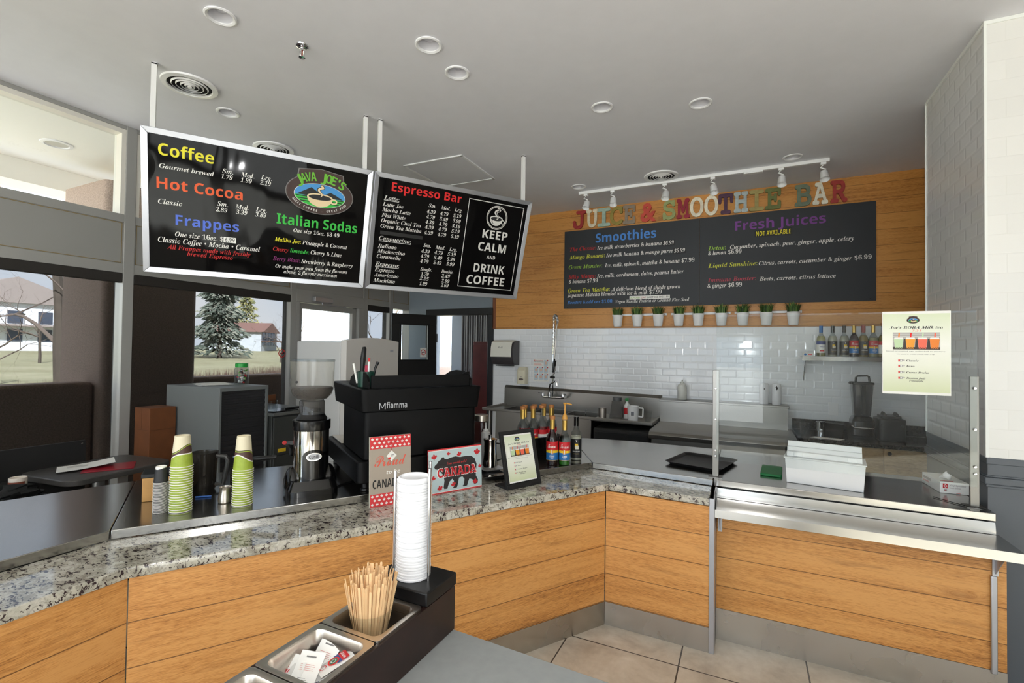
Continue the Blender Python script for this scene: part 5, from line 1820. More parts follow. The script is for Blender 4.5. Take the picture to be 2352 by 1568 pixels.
MB().lathe([(0, 0), (.03, 0), (.032, .01), (.032, .2), (.03, .215), (.016, .222)], 20).build('body', mat('pale_plastic', (196, 196, 194), .4), t)
MB().lathe([(.018, .2225), (.018, .235), (.006, .24), (.003, .28), (0, .28)], 14).build('nozzle', mat('nozzle_white', (228, 228, 226), .4), t)
t = thing('glass_shaker', 'tall glass shaker jar with a steel lid beside the espresso machine', 'jar', (-1.63, 2.89, ZC))
MB().lathe([(0, 0), (.046, 0), (.048, .01), (.048, .27), (.044, .28)], 26).build('glass', CLEARB, t)
MB().lathe([(.05, .2805), (.05, .318), (.046, .322), (0, .322)], 26).build('lid', STEELP, t)
MB().lathe([(0, .004), (.044, .004), (.044, .12), (0, .12)], 22).build('filling', mat('grey_beans', (120, 114, 104), .8, noise=.3, nscale=200), t)

# ------------------------------------------------------------------ right hand worktop
t = thing('serving_tray', 'black cafeteria tray lying by the left guard post', 'tray', (-.27, 3.60, ZC), math.radians(-14))
b = MB()
c = lambda s: [(x * s, y * s * .99) for x, y in ((-.155, -.21), (-.185, -.18), (-.185, .18), (-.155, .21), (.155, .21), (.185, .18), (.185, -.18), (.155, -.21))][::-1]
n = 8
b.add([(x, y, 0) for x, y in c(.88)] + [(x, y, .02) for x, y in c(.98)] + [(x, y, .021) for x, y in c(1.02)] + [(x, y, .017) for x, y in c(1.0)] + [(x, y, .004) for x, y in c(.89)],
      [tuple(range(n - 1, -1, -1)), tuple(range(4 * n, 5 * n))] + [(i + k * n, (i + 1) % n + k * n, (i + 1) % n + (k + 1) * n, i + (k + 1) * n) for k in range(4) for i in range(n)])
b.build('tray_body', mat('tray_black', (26, 26, 27), .5, bump=.2, bscale=700), t, bevel=.001)
t = thing('storage_tub', 'large white plastic box with its hinged lid standing open behind', 'box', (.41, 3.30, ZC), math.atan2(-.055, .385))
b = MB().add([(-.187, 0, 0), (.187, 0, 0), (.187, .19, 0), (-.187, .19, 0), (-.196, -.008, .152), (.196, -.008, .152), (.196, .2, .152), (-.196, .2, .152), (-.19, .0, .152), (.19, 0, .152), (.19, .192, .152), (-.19, .192, .152), (-.182, .006, .008), (.182, .006, .008), (.182, .184, .008), (-.182, .184, .008)],
             [(3, 2, 1, 0), (0, 1, 5, 4), (1, 2, 6, 5), (2, 3, 7, 6), (3, 0, 4, 7), (4, 5, 9, 8), (5, 6, 10, 9), (6, 7, 11, 10), (7, 4, 8, 11), (8, 9, 13, 12), (9, 10, 14, 13), (10, 11, 15, 14), (11, 8, 12, 15), (12, 13, 14, 15)])
b.build('tub', WHITE, t, bevel=.003)
b = MB().box(-.202, .202, -.014, .206, .145, .153)
b.build('rim', WHITE, t, bevel=.003)
b = MB().box(-.188, .188, 0, .012, .1535, .168)
M = Matrix.Translation((0, .02, .155)) @ Matrix.Rotation(math.radians(-18), 4, 'X')
b = MB()
b.extr([(0, 0), (.004, .028), (.022, .036), (.028, .062), (.044, .066), (.046, .10), (.052, .10), (.050, .06), (.034, .056), (.028, .03), (.01, .022), (.006, 0)], -.188, .182, 0, M)
b.build('open_lid', WHITE, t, bevel=.0015)
for x in (-.15, .115):
    MB().box(x, x + .042, -.003, .003, .001, .024, 0, M).build('latch', WHITE, t, bevel=.001)
t = thing('cutting_board', 'green plastic cutting board under the left end of the white box', 'cutting board', (.20, 3.53, ZC), math.radians(-4))
MB().prism(rrect(-.105, .015, -.115, .16, .012), 0, .016).build('board', mat('board_green', (16, 112, 56), .5), t, bevel=.003)
GX = Vector((.981, 3.483))
t = thing('glove_box', 'open white box of vinyl gloves beside the right guard post', 'box', (.985, 3.49, ZC), math.radians(4))
bw, bd, bh = .128, .24, .063
MB().box(0, bw, 0, bd, 0, bh).build('carton', PAPER, t, bevel=.002)
o = Vector((0, -.0005, 0))
b = MB().rect(.012, .028, .034, .054, o, X3, Z3, 0, 0).ring(.023, .041, .009, .009, .003, o, X3, Z3, .0004, 1, 4).rect(.017, .012, .031, .024, o, X3, Z3, 0, 2)
b.text('L', .021, .013, .006, .009, 's', o, X3, Z3, .0005, 0)
b.text('Vinyl Synthetic', .042, .042, .072, .009, 's', o, X3, Z3, .0004, 2)
b.text('Exam Gloves', .042, .029, .05, .007, 's', o, X3, Z3, .0004, 2)
b.rect(.07, .004, .09, .006, o, X3, Z3, .0004, 0)
o2 = Vector((-.0005, bd, 0))
b.rect(.02, .035, .12, .05, o2, -Y3, Z3, .0, 2)
b.text('GLOVES', .02, .02, .08, .01, 's', o2, -Y3, Z3, .0004, 0)
b.rect(.01, .02, .07, .035, Vector((0, 0, bh + .0005)), X3, Y3, 0, 0)
b.build('print', [mat('label_red', (204, 30, 40)), PAPER, mat('print_grey', (180, 172, 170), .6)], t, ang=0, fix=False)
b = MB()
S, N = 14, 6
vs = []
for j in range(N + 1):
    for i in range(S):
        a = 2 * PI * i / S
        r = (.026 * (1 - .12 * j)) * (1 + .25 * math.sin(3 * a + j))
        vs.append((.064 + r * math.cos(a), .10 + r * 1.2 * math.sin(a), bh + .001 + .034 * (j / N) ** .8 + .006 * math.sin(2 * a + j)))
b.add(vs, [(j * S + i, j * S + (i + 1) % S, (j + 1) * S + (i + 1) % S, (j + 1) * S + i) for j in range(N) for i in range(S)] + [tuple(range(N * S, N * S + S))])
b.build('glove', mat('vinyl', (226, 226, 226), .4), t, ang=60)
tag(MB().tube([(.92, 3.36, ZC + .003), (.97, 3.29, ZC + .003), (1.03, 3.22, ZC + .003), (1.10, 3.20, ZC + .003)], .002, 6).build('loose_wire', BLACK), 'thin loose wire lying at the foot of the right guard post', 'wire')

# ------------------------------------------------------------------ foreground condiment station
t = thing('bar_table', 'grey topped table at the bottom edge of the photo', 'table', (-.3, .7, .85))
MB().prism([(-.94, .25), (.5, .25), (.5, 1.125), (-.94, 1.178)], .832, .8595).build('table_top', GREYT, t, world=True, bevel=.002)
for x, y in ((-.88, .32), (.43, .32), (.43, 1.06), (-.88, 1.1)):
    MB().box(x - .025, x + .025, y - .025, y + .025, 0, .8315).build('leg', BLACK, t, world=True)

t = thing('condiment_station', 'dark wooden condiment stand with a raised lid block at its far end', 'stand', (-.833, .6, .86))
b = MB()
x0, x1, ya, yb = -.93, -.737, .36, 1.172
b.box(x0, x0 + .012, ya, yb, .8605, .982).box(x1 - .012, x1, ya, yb, .8605, .982).box(x0 + .012, x1 - .012, ya, ya + .014, .8605, .982).box(x0 + .012, x1 - .012, yb - .014, yb, .8605, .982).box(x0 + .012, x1 - .012, ya, yb, .8605, .868)
b.box(x0 + .012, x1 - .012, 1.04, yb - .014, .87, .982)
b.build('trough', DWOOD, t, world=True, bevel=.002)
MB().box(x0 - .002, x1 + .002, 1.032, yb + .003, .984, 1.02).build('lid_block', BLACK, t, world=True, bevel=.004)
for x, y, zt in ((-.889, 1.088, 1.305), (-.774, 1.092, 1.325), (-.822, 1.163, 1.324)):
    MB().tube([(x, y, 1.0205), (x, y, zt)], .0045, 12).build('guide_rod', CHROME, t, world=True)

# cup lids
LC = (-.832, 1.1015)
b = MB().lathe([(.0475, 0), (.0487, .002), (.0487, .0055), (.047, .0066), (.0465, .0068), (.0445, .011), (.042, .0125)], 40)
b.lathe([(.042, .0125), (.0395, .0125), (.0385, .006), (0, .006)], 40)
lid0 = None
for i in range(36):
    loc = (LC[0] + random.uniform(-.0006, .0006), LC[1] + random.uniform(-.0006, .0006), 1.0206 + i * .0075)
    if lid0 is None:
        q = lid0 = b.build('cup_lid', WHITEG, loc=loc)
        tag(q, 'white plastic cup lid inside the tall stack between the rods', 'lid', 'white cup lids in the stack')
    else:
        q = lid0.copy()
        COL.objects.link(q)
        q.location = loc
        q.rotation_euler = (0, 0, random.uniform(0, 6))
        if i == 35:
            q['label'] = 'topmost white plastic cup lid of the tall stack between the rods'


def pan(label, y0, y1):
    cx, cy = -.8335, (y0 + y1) / 2
    t = thing('steel_pan', label, 'pan', (cx, cy, .983), 0, 'steel pans in the stand')
    w, l = .178, y1 - y0
    L = []
    for s, z, r in ((0, -.002, .012), (0, .004, .012), (.006, .005, .012), (.014, .003, .02), (.017, -.004, .02), (.02, -.03, .022), (.022, -.095, .022)):
        L.append([(x, y, z) for x, y in rrect(-w / 2 + s, w / 2 - s, -l / 2 + s, l / 2 - s, r)])
    n = len(L[0])
    vs = [p for q in L for p in q]
    fs = [(k * n + i, k * n + (i + 1) % n, (k + 1) * n + (i + 1) % n, (k + 1) * n + i) for k in range(len(L) - 1) for i in range(n)] + [tuple(range((len(L) - 1) * n, len(L) * n))]
    MB().add(vs, fs).build('pan_body', STEELP, t, ang=50)
    return t


pan('steel pan holding the clear cup of stir sticks', .859, 1.030)
pan('steel pan holding the sugar packets', .682, .856)
pan('empty steel pan at the bottom edge of the photo, nearest the camera', .505, .679)

SX, SY, SZ = -.842, .945, .983 - .0945
t = thing('stick_cup', 'clear plastic cup full of wooden stir sticks in the far steel pan', 'cup', (SX, SY, SZ))
MB().lathe([(0, .001), (.034, .001), (.036, .004), (.049, .105), (.0505, .108), (.051, .111), (.049, .111)], 36).build('cup_wall', CLEAR, t)
b = MB()
n = 10
prof = [(0, 0)]
L_, Wd, Th = .178, .0062, .0014
outl = [(Wd / 2 * math.cos(a), L_ - Wd / 2 + Wd / 2 * math.sin(a)) for a in [PI * i / 8 for i in range(9)]] + [(Wd / 2 * math.cos(a), Wd / 2 + Wd / 2 * math.sin(a)) for a in [PI + PI * i / 4 for i in range(5)]]
P = [(x, -Th / 2, z) for x, z in outl]
Q = [(x, Th / 2, z) for x, z in outl]
m = len(P)
b.add(P + Q, [tuple(range(m)), tuple(range(2 * m - 1, m - 1, -1))] + [(i, m + i, m + (i + 1) % m, (i + 1) % m) for i in range(m)])
st0 = None
cnt = 0
for ring, k in ((.92, 34), (.74, 28), (.55, 20), (.34, 12), (.12, 4)):
    for i in range(k):
        a = 2 * PI * (i + random.uniform(-.3, .3)) / k
        rb, rt_ = .0315 * ring, .0455 * ring
        zb = .006
        p0 = Vector((rb * math.cos(a), rb * math.sin(a), zb))
        fl_ = random.uniform(1.0, 1.18)
        p1 = Vector((rt_ * fl_ * math.cos(a + .05), rt_ * fl_ * math.sin(a + .05), .108))
        d = (p1 - p0).normalized()
        rad = Vector((math.cos(a), math.sin(a), 0))
        tw = random.uniform(-.9, .9)
        xa = (Vector((-math.sin(a), math.cos(a), 0)) * math.cos(tw) + rad * math.sin(tw))
        xa = (xa - d * xa.dot(d)).normalized()
        ya = d.cross(xa)
        M = Matrix(((xa.x, ya.x, d.x, 0), (xa.y, ya.y, d.y, 0), (xa.z, ya.z, d.z, 0), (0, 0, 0, 1)))
        if st0 is None:
            q = st0 = b.build('stir_stick', STICK, ang=0)
            tag(q, 'flat wooden stir stick standing in the clear plastic cup', 'stir stick', 'wooden stir sticks in the clear cup')
        else:
            q = st0.copy()
            COL.objects.link(q)
        M = Matrix.Translation(Vector((SX, SY, SZ)) + p0 + Vector((0, 0, random.uniform(0, .02) - (.006 if ring > .8 else 0) + (.012 if ring < .6 else 0)))) @ M
        q.matrix_world = M
        cnt += 1


def packet(label, x, y, z, rx, ry, rz, kind, w=.055, h=.075):
    t = thing('sugar_packet', label, 'packet', (x, y, z), 0, 'paper packets in the steel pan')
    t.rotation_euler = (rx, ry, rz)
    b = MB()
    nx, ny = 6, 8
    vs = []
    for j in range(ny + 1):
        for i in range(nx + 1):
            u, v = i / nx, j / ny
            puff = .004 * math.sin(PI * u) * math.sin(PI * v) ** .6
            vs.append(((u - .5) * w, (v - .5) * h, puff + random.uniform(-.0003, .0003)))
    N = len(vs)
    vs += [(p[0], p[1], -.6 * p[2]) for p in vs]
    fs = [(j * (nx + 1) + i, j * (nx + 1) + i + 1, (j + 1) * (nx + 1) + i + 1, (j + 1) * (nx + 1) + i) for j in range(ny) for i in range(nx)]
    fs += [tuple(N + q for q in f[::-1]) for f in fs]
    b.add(vs, fs)
    b.build('paper_pouch', PAPER, t, ang=60)
    b = MB()
    o = Vector((-w / 2, -h / 2, .0046))
    if kind == 'crest':
        b.rect(w * .12, h * .66, w * .88, h * .88, o, X3, Y3, 0, 1)
        b.rect(w * .12, h * .52, w * .88, h * .66, o, X3, Y3, 0, 2)
        b.disc(w * .5, h * .46, w * .3, h * .17, o, X3, Y3, .0002, 0)
        b.disc(w * .5, h * .46, w * .22, h * .12, o, X3, Y3, .0004, 3)
        b.ring(w * .5, h * .46, w * .14, h * .08, w * .03, o, X3, Y3, .0006, 4)
        b.text('SUGAR', w * .2, h * .72, w * .6, h * .08, 's', o, X3, Y3, .0004, 4)
        b.ring(w * .5, h * .15, w * .16, h * .1, w * .03, o, X3, Y3, .0002, 1)
    elif kind == 'red':
        b.text('Sugar', w * .12, h * .5, w * .76, h * .2, 'c', o, X3, Y3, 0, 1)
        b.rect(w * .1, h * .2, w * .9, h * .28, o, X3, Y3, 0, 1)
    elif kind == 'band':
        b.rect(w * .1, h * .1, w * .9, h * .3, o, X3, Y3, 0, 1)
        b.rect(w * .1, h * .3, w * .9, h * .4, o, X3, Y3, 0, 2)
    else:
        for k in range(4):
            b.rect(w * .2, h * (.45 + .05 * k), w * (.8 - .05 * (k % 2)), h * (.462 + .05 * k), o, X3, Y3, 0, 5)
        for k in range(3):
            b.rect(w * .3, h * (.14 + .05 * k), w * (.72 - .06 * k), h * (.15 + .05 * k), o, X3, Y3, 0, 6)
        b.rect(w * .3, h * .8, w * .7, h * .84, o, X3, Y3, 0, 6)
    b.build('print', [TC['R2'], REDL, DBLUE, mat('crest_green', (70, 120, 90), .6), PAPER, mat('print_pink', (214, 150, 146), .6), TC['GY']], t, ang=0, fix=False)


PZ = .983 - .09
for i, (x, y, z, rx, ry, rz, kd, lb) in enumerate((
        (-.815, .805, .060, .30, -.20, -.55, 'crest', 'packet with a round green crest, topmost in the sugar pan'), (-.858, .765, .055, .55, .10, .40, 'text', 'plain packet with grey and pink print leaning at the pan centre'),
        (-.805, .765, .038, .15, -.25, -.60, 'band', 'packet with a blue and red band under the crested packet'), (-.862, .818, .052, .75, .10, .15, 'text', 'plain white packet standing highest at the back of the pile'),
        (-.895, .752, .042, .85, .20, .30, 'red', 'packet with red script, leftmost in the sugar pan'), (-.880, .738, .036, .75, -.25, .10, 'red', 'packet with red script beside the leftmost packet'),
        (-.835, .800, .032, .20, .10, .90, 'text', 'white packet half buried in the middle of the sugar pan'), (-.865, .745, .012, -.05, .05, .20, 'text', 'white packet flat on the bottom of the sugar pan, left side'),
        (-.815, .822, .036, .50, -.20, .70, 'text', 'small white packet behind the crested packet'), (-.82, .735, .014, .05, .05, -.30, 'text', 'white packet at the near side of the sugar pan'))):
    packet(lb, x, y, PZ + z, rx, ry, rz, kd)


# ------------------------------------------------------------------ back wall fittings
t = thing('paper_towel_dispenser', 'white and black paper towel dispenser at the left end of the tile wall', 'dispenser', (-2.80, 5.68, 1.46))
pr = [(-.001, .005), (-.001, .32), (-.12, .318), (-.19, .29), (-.215, .22), (-.22, .105), (-.05, .10), (-.05, .005)]
MB().extr([(-.003, .0), (-.003, .318), (-.10, .312), (-.17, .285), (-.20, .21), (-.205, .1), (-.17, .01)], -.155, .155).build('housing', mat('dispenser_grey', (52, 48, 50), .4), t, bevel=.004)
MB().extr([(-.03, .32), (-.12, .322), (-.19, .295), (-.214, .22), (-.222, .108), (-.214, .104), (-.206, .21), (-.18, .28), (-.11, .31), (-.03, .312)], -.157, .135).build('front_cover', mat('dispenser_cream', (226, 224, 212), .35), t, bevel=.003)
MB().text('Scott', -.05, .215, .07, .024, 'c', Vector((0, -.222, 0)), X3, Z3, .0005, 0).build('lettering', TC['GY'], t, ang=0, fix=False)
MB().box(-.12, .11, -.14, -.06, -.012, -.001).build('paper_slot', BLACK, t)
t = thing('soap_dispenser', 'cream soap dispenser on the tile below the paper towel dispenser', 'dispenser', (-2.575, 5.68, 1.225))
b = MB().prism(rrect(-.06, .06, -.10, -.002, .02), 0, .17)
b.add([(x, y, .17) for x, y in rrect(-.06, .06, -.10, -.002, .02)] + [(x * .85, y * .75 - .0, .215) for x, y in rrect(-.06, .06, -.10, -.002, .02)], [(i, (i + 1) % 24, 24 + (i + 1) % 24, 24 + i) for i in range(24)] + [tuple(range(24, 48))])
b.build('housing', mat('dispenser_beige', (222, 216, 190), .4), t)
b = MB().disc(0, .058, .034, .013, (0, -.1012, 0), X3, Z3, 0, 0).rect(-.015, .085, .015, .09, (0, -.1012, 0), X3, Z3, 0, 1)
b.build('level_window', [mat('window_brown', (96, 84, 76), .3), TC['GY']], t, ang=0, fix=False)
b = MB().rect(0, 0, .215, .288, (0, 0, 0), X3, Z3, 0, 0)
q = .0005
b.rect(.012, .262, .024, .272, (0, 0, 0), X3, Z3, q, 1)
b.text('How to handwash', .03, .262, .10, .009, 's', (0, 0, 0), X3, Z3, q, 1)
b.text('Wash hands thoroughly', .012, .245, .13, .009, 's', (0, 0, 0), X3, Z3, q, 2)
for k in range(3):
    b.rect(.012, .205 + .01 * k, .125 - .01 * k, .208 + .01 * k, (0, 0, 0), X3, Z3, q, 4)
for j in range(3):
    for i in range(3):
        if j == 0 and i < 2:
            continue
        u, v = .012 + .067 * i, .2 - .088 * j
        b.rect(u, v, u + .056, v + .072, (0, 0, 0), X3, Z3, q, 3)
        b.disc(u + .028, v + .036, .018, .022, (0, 0, 0), X3, Z3, 2 * q, 5, 12)
        b.disc(u + .05, v + .066, .008, .008, (0, 0, 0), X3, Z3, 2 * q, 1, 12)
        b.rect(u + .004, v - .007, u + .045, v - .004, (0, 0, 0), X3, Z3, q, 2)
o = b.build('handwash_notice', [PAPER, TC['R'], TC['GY'], TC['LB'], TC['PK'], mat('skin_print', (226, 196, 178), .6)], ang=0, fix=False, loc=(-2.447, 5.6785, 1.26))
tag(o, 'small hand washing notice with picture steps on the tile wall', 'notice')
t = thing('wall_socket_plate', 'white blank plate on the tile behind the blender counter', 'plate', (.785, 5.68, 1.05))
MB().box(-.04, .04, -.008, -.0005, 0, .125).build('cover', WHITE, t, bevel=.002)

# steel sink unit along the tile wall
t = thing('sink_unit', 'long stainless steel sink with a tall backsplash along the tile wall', 'sink', (-1.85, 5.35, .92))
TI = math.radians(1.0)
t.rotation_euler = (0, TI, 0)
xa, xb, y0, y1 = -.99, 1.0, -.30, .29
B0, B1 = -.80, .35
b = MB()
b.box(xa, xb, y0, y0 + .03, .0, .028).box(xa, xa + .03, y0 + .03, y1, .0, .028).box(xb - .03, xb, y0 + .03, y1, .0, .028)
b.box(xa, B0, y0 + .03, y1, -.012, 0.004).box(B1, xb, y0 + .03, y1, -.012, .004)
b.box(B0, B1, y0 + .03, y0 + .05, -.012, .004)
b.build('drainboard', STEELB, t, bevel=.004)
b = MB().box(B0, B1, y0 + .012, y0 + .02, -.33, -.001).box(B0, B1, y1 - .03, y1, -.33, .004).box(B0 - .006, B0, y0 + .012, y1, -.33, -.013).box(B1, B1 + .006, y0 + .012, y1, -.33, -.013).box(B0, B1, y0 + .02, y1 - .03, -.33, -.32)
for x in (B0 + .38, B0 + .77):
    b.box(x - .01, x + .01, y0 + .02, y1 - .03, -.32, 0)
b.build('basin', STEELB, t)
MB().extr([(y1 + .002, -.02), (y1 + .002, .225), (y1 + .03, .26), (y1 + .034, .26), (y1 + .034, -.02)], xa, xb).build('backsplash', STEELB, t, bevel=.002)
for x in (xa + .08, -.2, .32):
    for y in (y0 + .06, y1 - .06):
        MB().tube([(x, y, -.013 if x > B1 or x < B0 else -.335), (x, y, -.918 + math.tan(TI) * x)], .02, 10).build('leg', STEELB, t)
# tap with pre-rinse spring hose
FX, FY, FZ = -2.12, 5.50, 1.085
t = thing('rinse_tap', 'chrome wall tap with a tall riser, spring hose and hanging spray handle', 'tap', (FX, FY, FZ))
MB().tube([(-.12, .12, 0), (-.12, .02, 0), (-.10, 0, 0), (.12, 0, 0), (.14, .02, 0), (.14, .12, 0)], .013, 10).build('tap_body', CHROME, t)
for x in (-.12, .14):
    b = MB().lathe([(0, 0), (.018, 0), (.018, .03), (.012, .045), (0, .045)], 14, 0, Matrix.Translation((x, .01, .008)))
    b.tube([(x, .01, .045), (x + (.05 if x > 0 else -.05), -.02, .052)], .006, 8)
    b.build('tap_handle', CHROME, t)
MB().tube([(.012, 0, .01), (.012, 0, .52)], .0095, 10).tube([(.012, 0, .30), (.012, .17, .30)], .006, 6).build('riser', CHROME, t)
b = MB().tube([(-.03, -.005, .01), (-.03, -.01, .12), (-.01, -.03, .165), (.09, -.12, .205), (.12, -.145, .195), (.128, -.15, .15)], .010, 10).lathe([(0, .0), (.016, .0), (.016, .06), (0, .06)], 14, 0, Matrix.Translation((-.03, -.005, 0)))
b.build('spout', CHROME, t)
hp = []
N = 30
for i in range(N + 1):
    q = i / N
    if q < .5:
        hp.append(Vector((.012 + .02 * q, 0 - .02 * q, .52 + .86 * q)))
    else:
        a = (q - .5) / .5
        hp.append(Vector((.022 + .075 * (1 - math.cos(a * PI)) / 2 + .0, -.01 - .09 * a, .95 + .07 * math.sin(a * PI) - .06 * a)))
pts = []
for i in range(N * 10):
    q = i / 10
    k = min(int(q), N - 1)
    p = hp[k].lerp(hp[k + 1], q - k)
    a = 2 * PI * i / 10 * 1.6
    tdir = (hp[k + 1] - hp[k]).normalized()
    e1 = tdir.cross(Vector((0, 1, .01))).normalized()
    e2 = tdir.cross(e1)
    pts.append(p + .016 * (math.cos(a) * e1 + math.sin(a) * e2))
MB().tube(pts, .0028, 5).tube(hp, .008, 8).build('spring_hose', CHROME, t)
MB().tube([hp[-1], hp[-1] + Vector((-.005, -.01, -.05)), (.066, -.10, .47)], .008, 8).build('drop_hose', mat('hose_grey', (150, 146, 140), .3, .8), t)
b = MB().tube([(.066, -.10, .47), (.058, -.105, .36), (.05, -.11, .31)], [.012, .016, .012], 10).tube([(.092, -.12, .45), (.08, -.11, .38), (.06, -.105, .36)], [.01, .008, .006], 8)
b.build('spray_grip', BLACK, t)
MB().tube([(.05, -.11, .31), (.08, -.15, .30), (.1, -.16, .34), (.09, -.13, .38)], .007, 8).tube([(.012, 0, .30), (.03, -.06, .29), (.06, -.11, .285), (.07, -.09, .30)], .005, 6).build('spray_lever', CHROME, t)
MB().lathe([(0, 0), (.03, .004), (.032, .02), (.022, .035), (0, .04)], 18, 0, Matrix.Translation((.055, -.13, .235))).build('spray_head', BLACK, t)
t = thing('undersink_dark_box', 'black box filling the dark recess below the right end of the sink drainboard', 'appliance', (-1.19, 5.3, 0))  # black box added to darken the recess under the drainboard
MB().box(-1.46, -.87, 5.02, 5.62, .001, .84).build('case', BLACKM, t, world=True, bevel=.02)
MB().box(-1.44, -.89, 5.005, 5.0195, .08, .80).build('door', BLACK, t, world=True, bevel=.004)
# things standing on the right drainboard
DZ = .915
t = thing('steel_beaker', 'short steel beaker on the sink drainboard, leftmost of the things there', 'beaker', (-1.43, 5.28, DZ))
MB().lathe([(0, 0), (.042, 0), (.042, .105), (.044, .107), (.04, .105), (.04, .004), (0, .004)], 26).build('body', STEELP, t)
t = thing('blender_pitcher', 'tall clear blender pitcher upside down on the sink drainboard', 'pitcher', (-1.285, 5.36, DZ))
MB().add([(s * .06 * k, d * .06 * k, z) for z, k in ((0, 1.15), (.19, .8)) for s, d in ((-1, -1), (1, -1), (1, 1), (-1, 1))], [(0, 1, 5, 4), (1, 2, 6, 5), (2, 3, 7, 6), (3, 0, 4, 7), (4, 5, 6, 7)]).build('body', glass_mat('pitcher_plastic', (214, 214, 212), fres=1.45, body=(150, 148, 146), bodyf=.2), t)
MB().lathe([(.045, .19), (.05, .195), (.05, .225), (.045, .23), (0, .23)], 22).build('base_ring', mat('ring_grey', (92, 92, 92), .4), t)
t = thing('spray_bottle', 'white spray bottle with a green head and red label behind the white jug', 'bottle', (-1.175, 5.36, DZ))
MB().lathe([(0, 0), (.034, 0), (.036, .01), (.036, .12), (.03, .15), (.015, .17), (.014, .19), (0, .19)], 20).build('body', WHITE, t)
b = MB()
cyl_band(b, .0365, .05, .12, -2.6, -.3, 0)
b.build('label', REDL, t, ang=60, fix=False)
b = MB().box(-.015, .015, -.02, .02, .1905, .225).box(-.012, .012, -.055, -.02, .205, .22)
b.build('trigger_head', mat('spray_green', (40, 150, 70), .4), t, bevel=.003)
t = thing('white_jug', 'white measuring jug with a handle on the sink drainboard', 'jug', (-1.08, 5.22, DZ))
MB().lathe([(0, 0), (.052, 0), (.055, .006), (.060, .155), (.062, .158), (.058, .158), (.052, .01), (0, .008)], 28).build('body', WHITE, t)
MB().tube([(.058, 0, .14), (.10, 0, .14), (.105, 0, .13), (.102, 0, .05), (.096, 0, .045), (.056, 0, .05)], .008, 8).build('handle', WHITE, t)
b = MB()
cyl_band(b, .0585, .06, .1, -1.75, -1.2, 0, 8)
b.build('sticker', mat('sticker_grey', (110, 112, 120), .6), t, ang=60, fix=False)
t = thing('clear_cup', 'clear plastic cup rightmost on the sink drainboard', 'cup', (-.93, 5.25, DZ))
MB().lathe([(0, .002), (.032, .002), (.044, .105), (.046, .108), (.044, .11)], 26).build('cup_wall', CLEAR, t)
t = thing('drain_lever', 'thin bent steel lever standing on the sink rim left of the beaker', 'lever', (-1.60, 5.2, DZ))
MB().tube([(0, 0, 0), (0, 0, .07), (.012, 0, .085)], .004, 6).build('rod', CHROME, t)

# prep table with its steel riser
t = thing('prep_table', 'stainless steel prep table with a tall rear panel and ledge, right of the sink', 'prep table', (-.21, 5.1, 0))
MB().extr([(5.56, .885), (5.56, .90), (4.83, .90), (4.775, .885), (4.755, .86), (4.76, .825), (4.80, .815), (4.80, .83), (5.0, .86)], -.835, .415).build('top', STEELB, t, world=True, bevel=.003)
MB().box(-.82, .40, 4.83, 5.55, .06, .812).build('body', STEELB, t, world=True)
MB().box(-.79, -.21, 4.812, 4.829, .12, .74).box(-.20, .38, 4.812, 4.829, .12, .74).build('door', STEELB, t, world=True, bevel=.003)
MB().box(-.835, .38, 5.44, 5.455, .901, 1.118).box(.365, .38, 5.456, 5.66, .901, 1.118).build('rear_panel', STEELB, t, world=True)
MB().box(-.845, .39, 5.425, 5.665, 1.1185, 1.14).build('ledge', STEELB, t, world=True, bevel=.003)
for x in (-.78, .36):
    for y in (4.88, 5.5):
        MB().tube([(x, y, .0), (x, y, .06)], .02, 10).build('leg', BLACK, t, world=True)
LZ = 1.1405
t = thing('hand_soap_bottle', 'milky bottle with a dropper top alone on the steel ledge', 'bottle', (-.62, 5.55, LZ))
MB().lathe([(0, 0), (.046, 0), (.05, .01), (.05, .13), (.04, .16), (.02, .172), (.02, .19), (.008, .195), (.008, .21), (0, .21)], 22).build('body', mat('milky', (214, 214, 206), .4), t)
for x, lb, dot in ((.175, 'white upright air freshener with a small dot, left one of two', 0), (.285, 'white upright air freshener with a dark leaf mark, right one of two', 1)):
    t = thing('air_freshener', lb, 'air freshener', (x, 5.55, LZ), 0, 'air fresheners on the ledge')
    MB().lathe([(0, 0), (.04, 0), (.043, .008), (.044, .12), (.042, .19), (.034, .21), (0, .212)], 26).build('body', WHITEG, t)
    b = MB()
    if dot:
        for a in (-.5, 0, .5):
            b.flat([(0, .14), (.007 + abs(a) * .01, .16 + .01), (0 + a * .03, .195 - abs(a) * .03), (-.007, .17)], (0, -.0448, 0), X3, Z3, 0, 0)
    else:
        b.disc(0, .155, .006, .006, (0, -.0446, 0), X3, Z3, 0, 0, 12)
    b.build('mark', TC['K'], t, ang=0, fix=False)

# blender counter with wooden doors
t = thing('back_counter', 'black stone counter on wooden cupboards at the right end of the tile wall', 'counter', (.95, 5.35, 0))
MB().box(.43, 1.795, 5.05, 5.66, .862, .90).build('counter_top', mat('black_stone', (30, 30, 31), .12, noise=.5, nscale=70), t, world=True, bevel=.003)
MB().box(.43, 1.795, 5.655, 5.675, .9005, 1.0).build('upstand', mat('black_stone', (30, 30, 31)), t, world=True)
MB().box(.45, 1.79, 5.10, 5.65, 0, .861).build('carcass', WOODC, t, ang=0, world=True)
for x0, x1, kx in ((.46, 1.058, .50), (1.066, 1.66, 1.10)):
    d = MB().box(x0, x1, 5.08, 5.0985, .09, .855).build('door', WOODC, t, world=True, bevel=.002)
    MB().lathe([(0, .022), (.010, .022), (.016, .014), (.014, .008), (.006, .004), (.006, 0)], 16, 0, Matrix.Translation((kx, 5.08, .82)) @ Matrix.Rotation(PI / 2, 4, 'X')).build('knob', mat('dark_bronze', (44, 38, 36), .3, .7), d)
    k = d.children[0]
    for v in k.data.vertices:
        v.co -= t.location
CZ = .9005
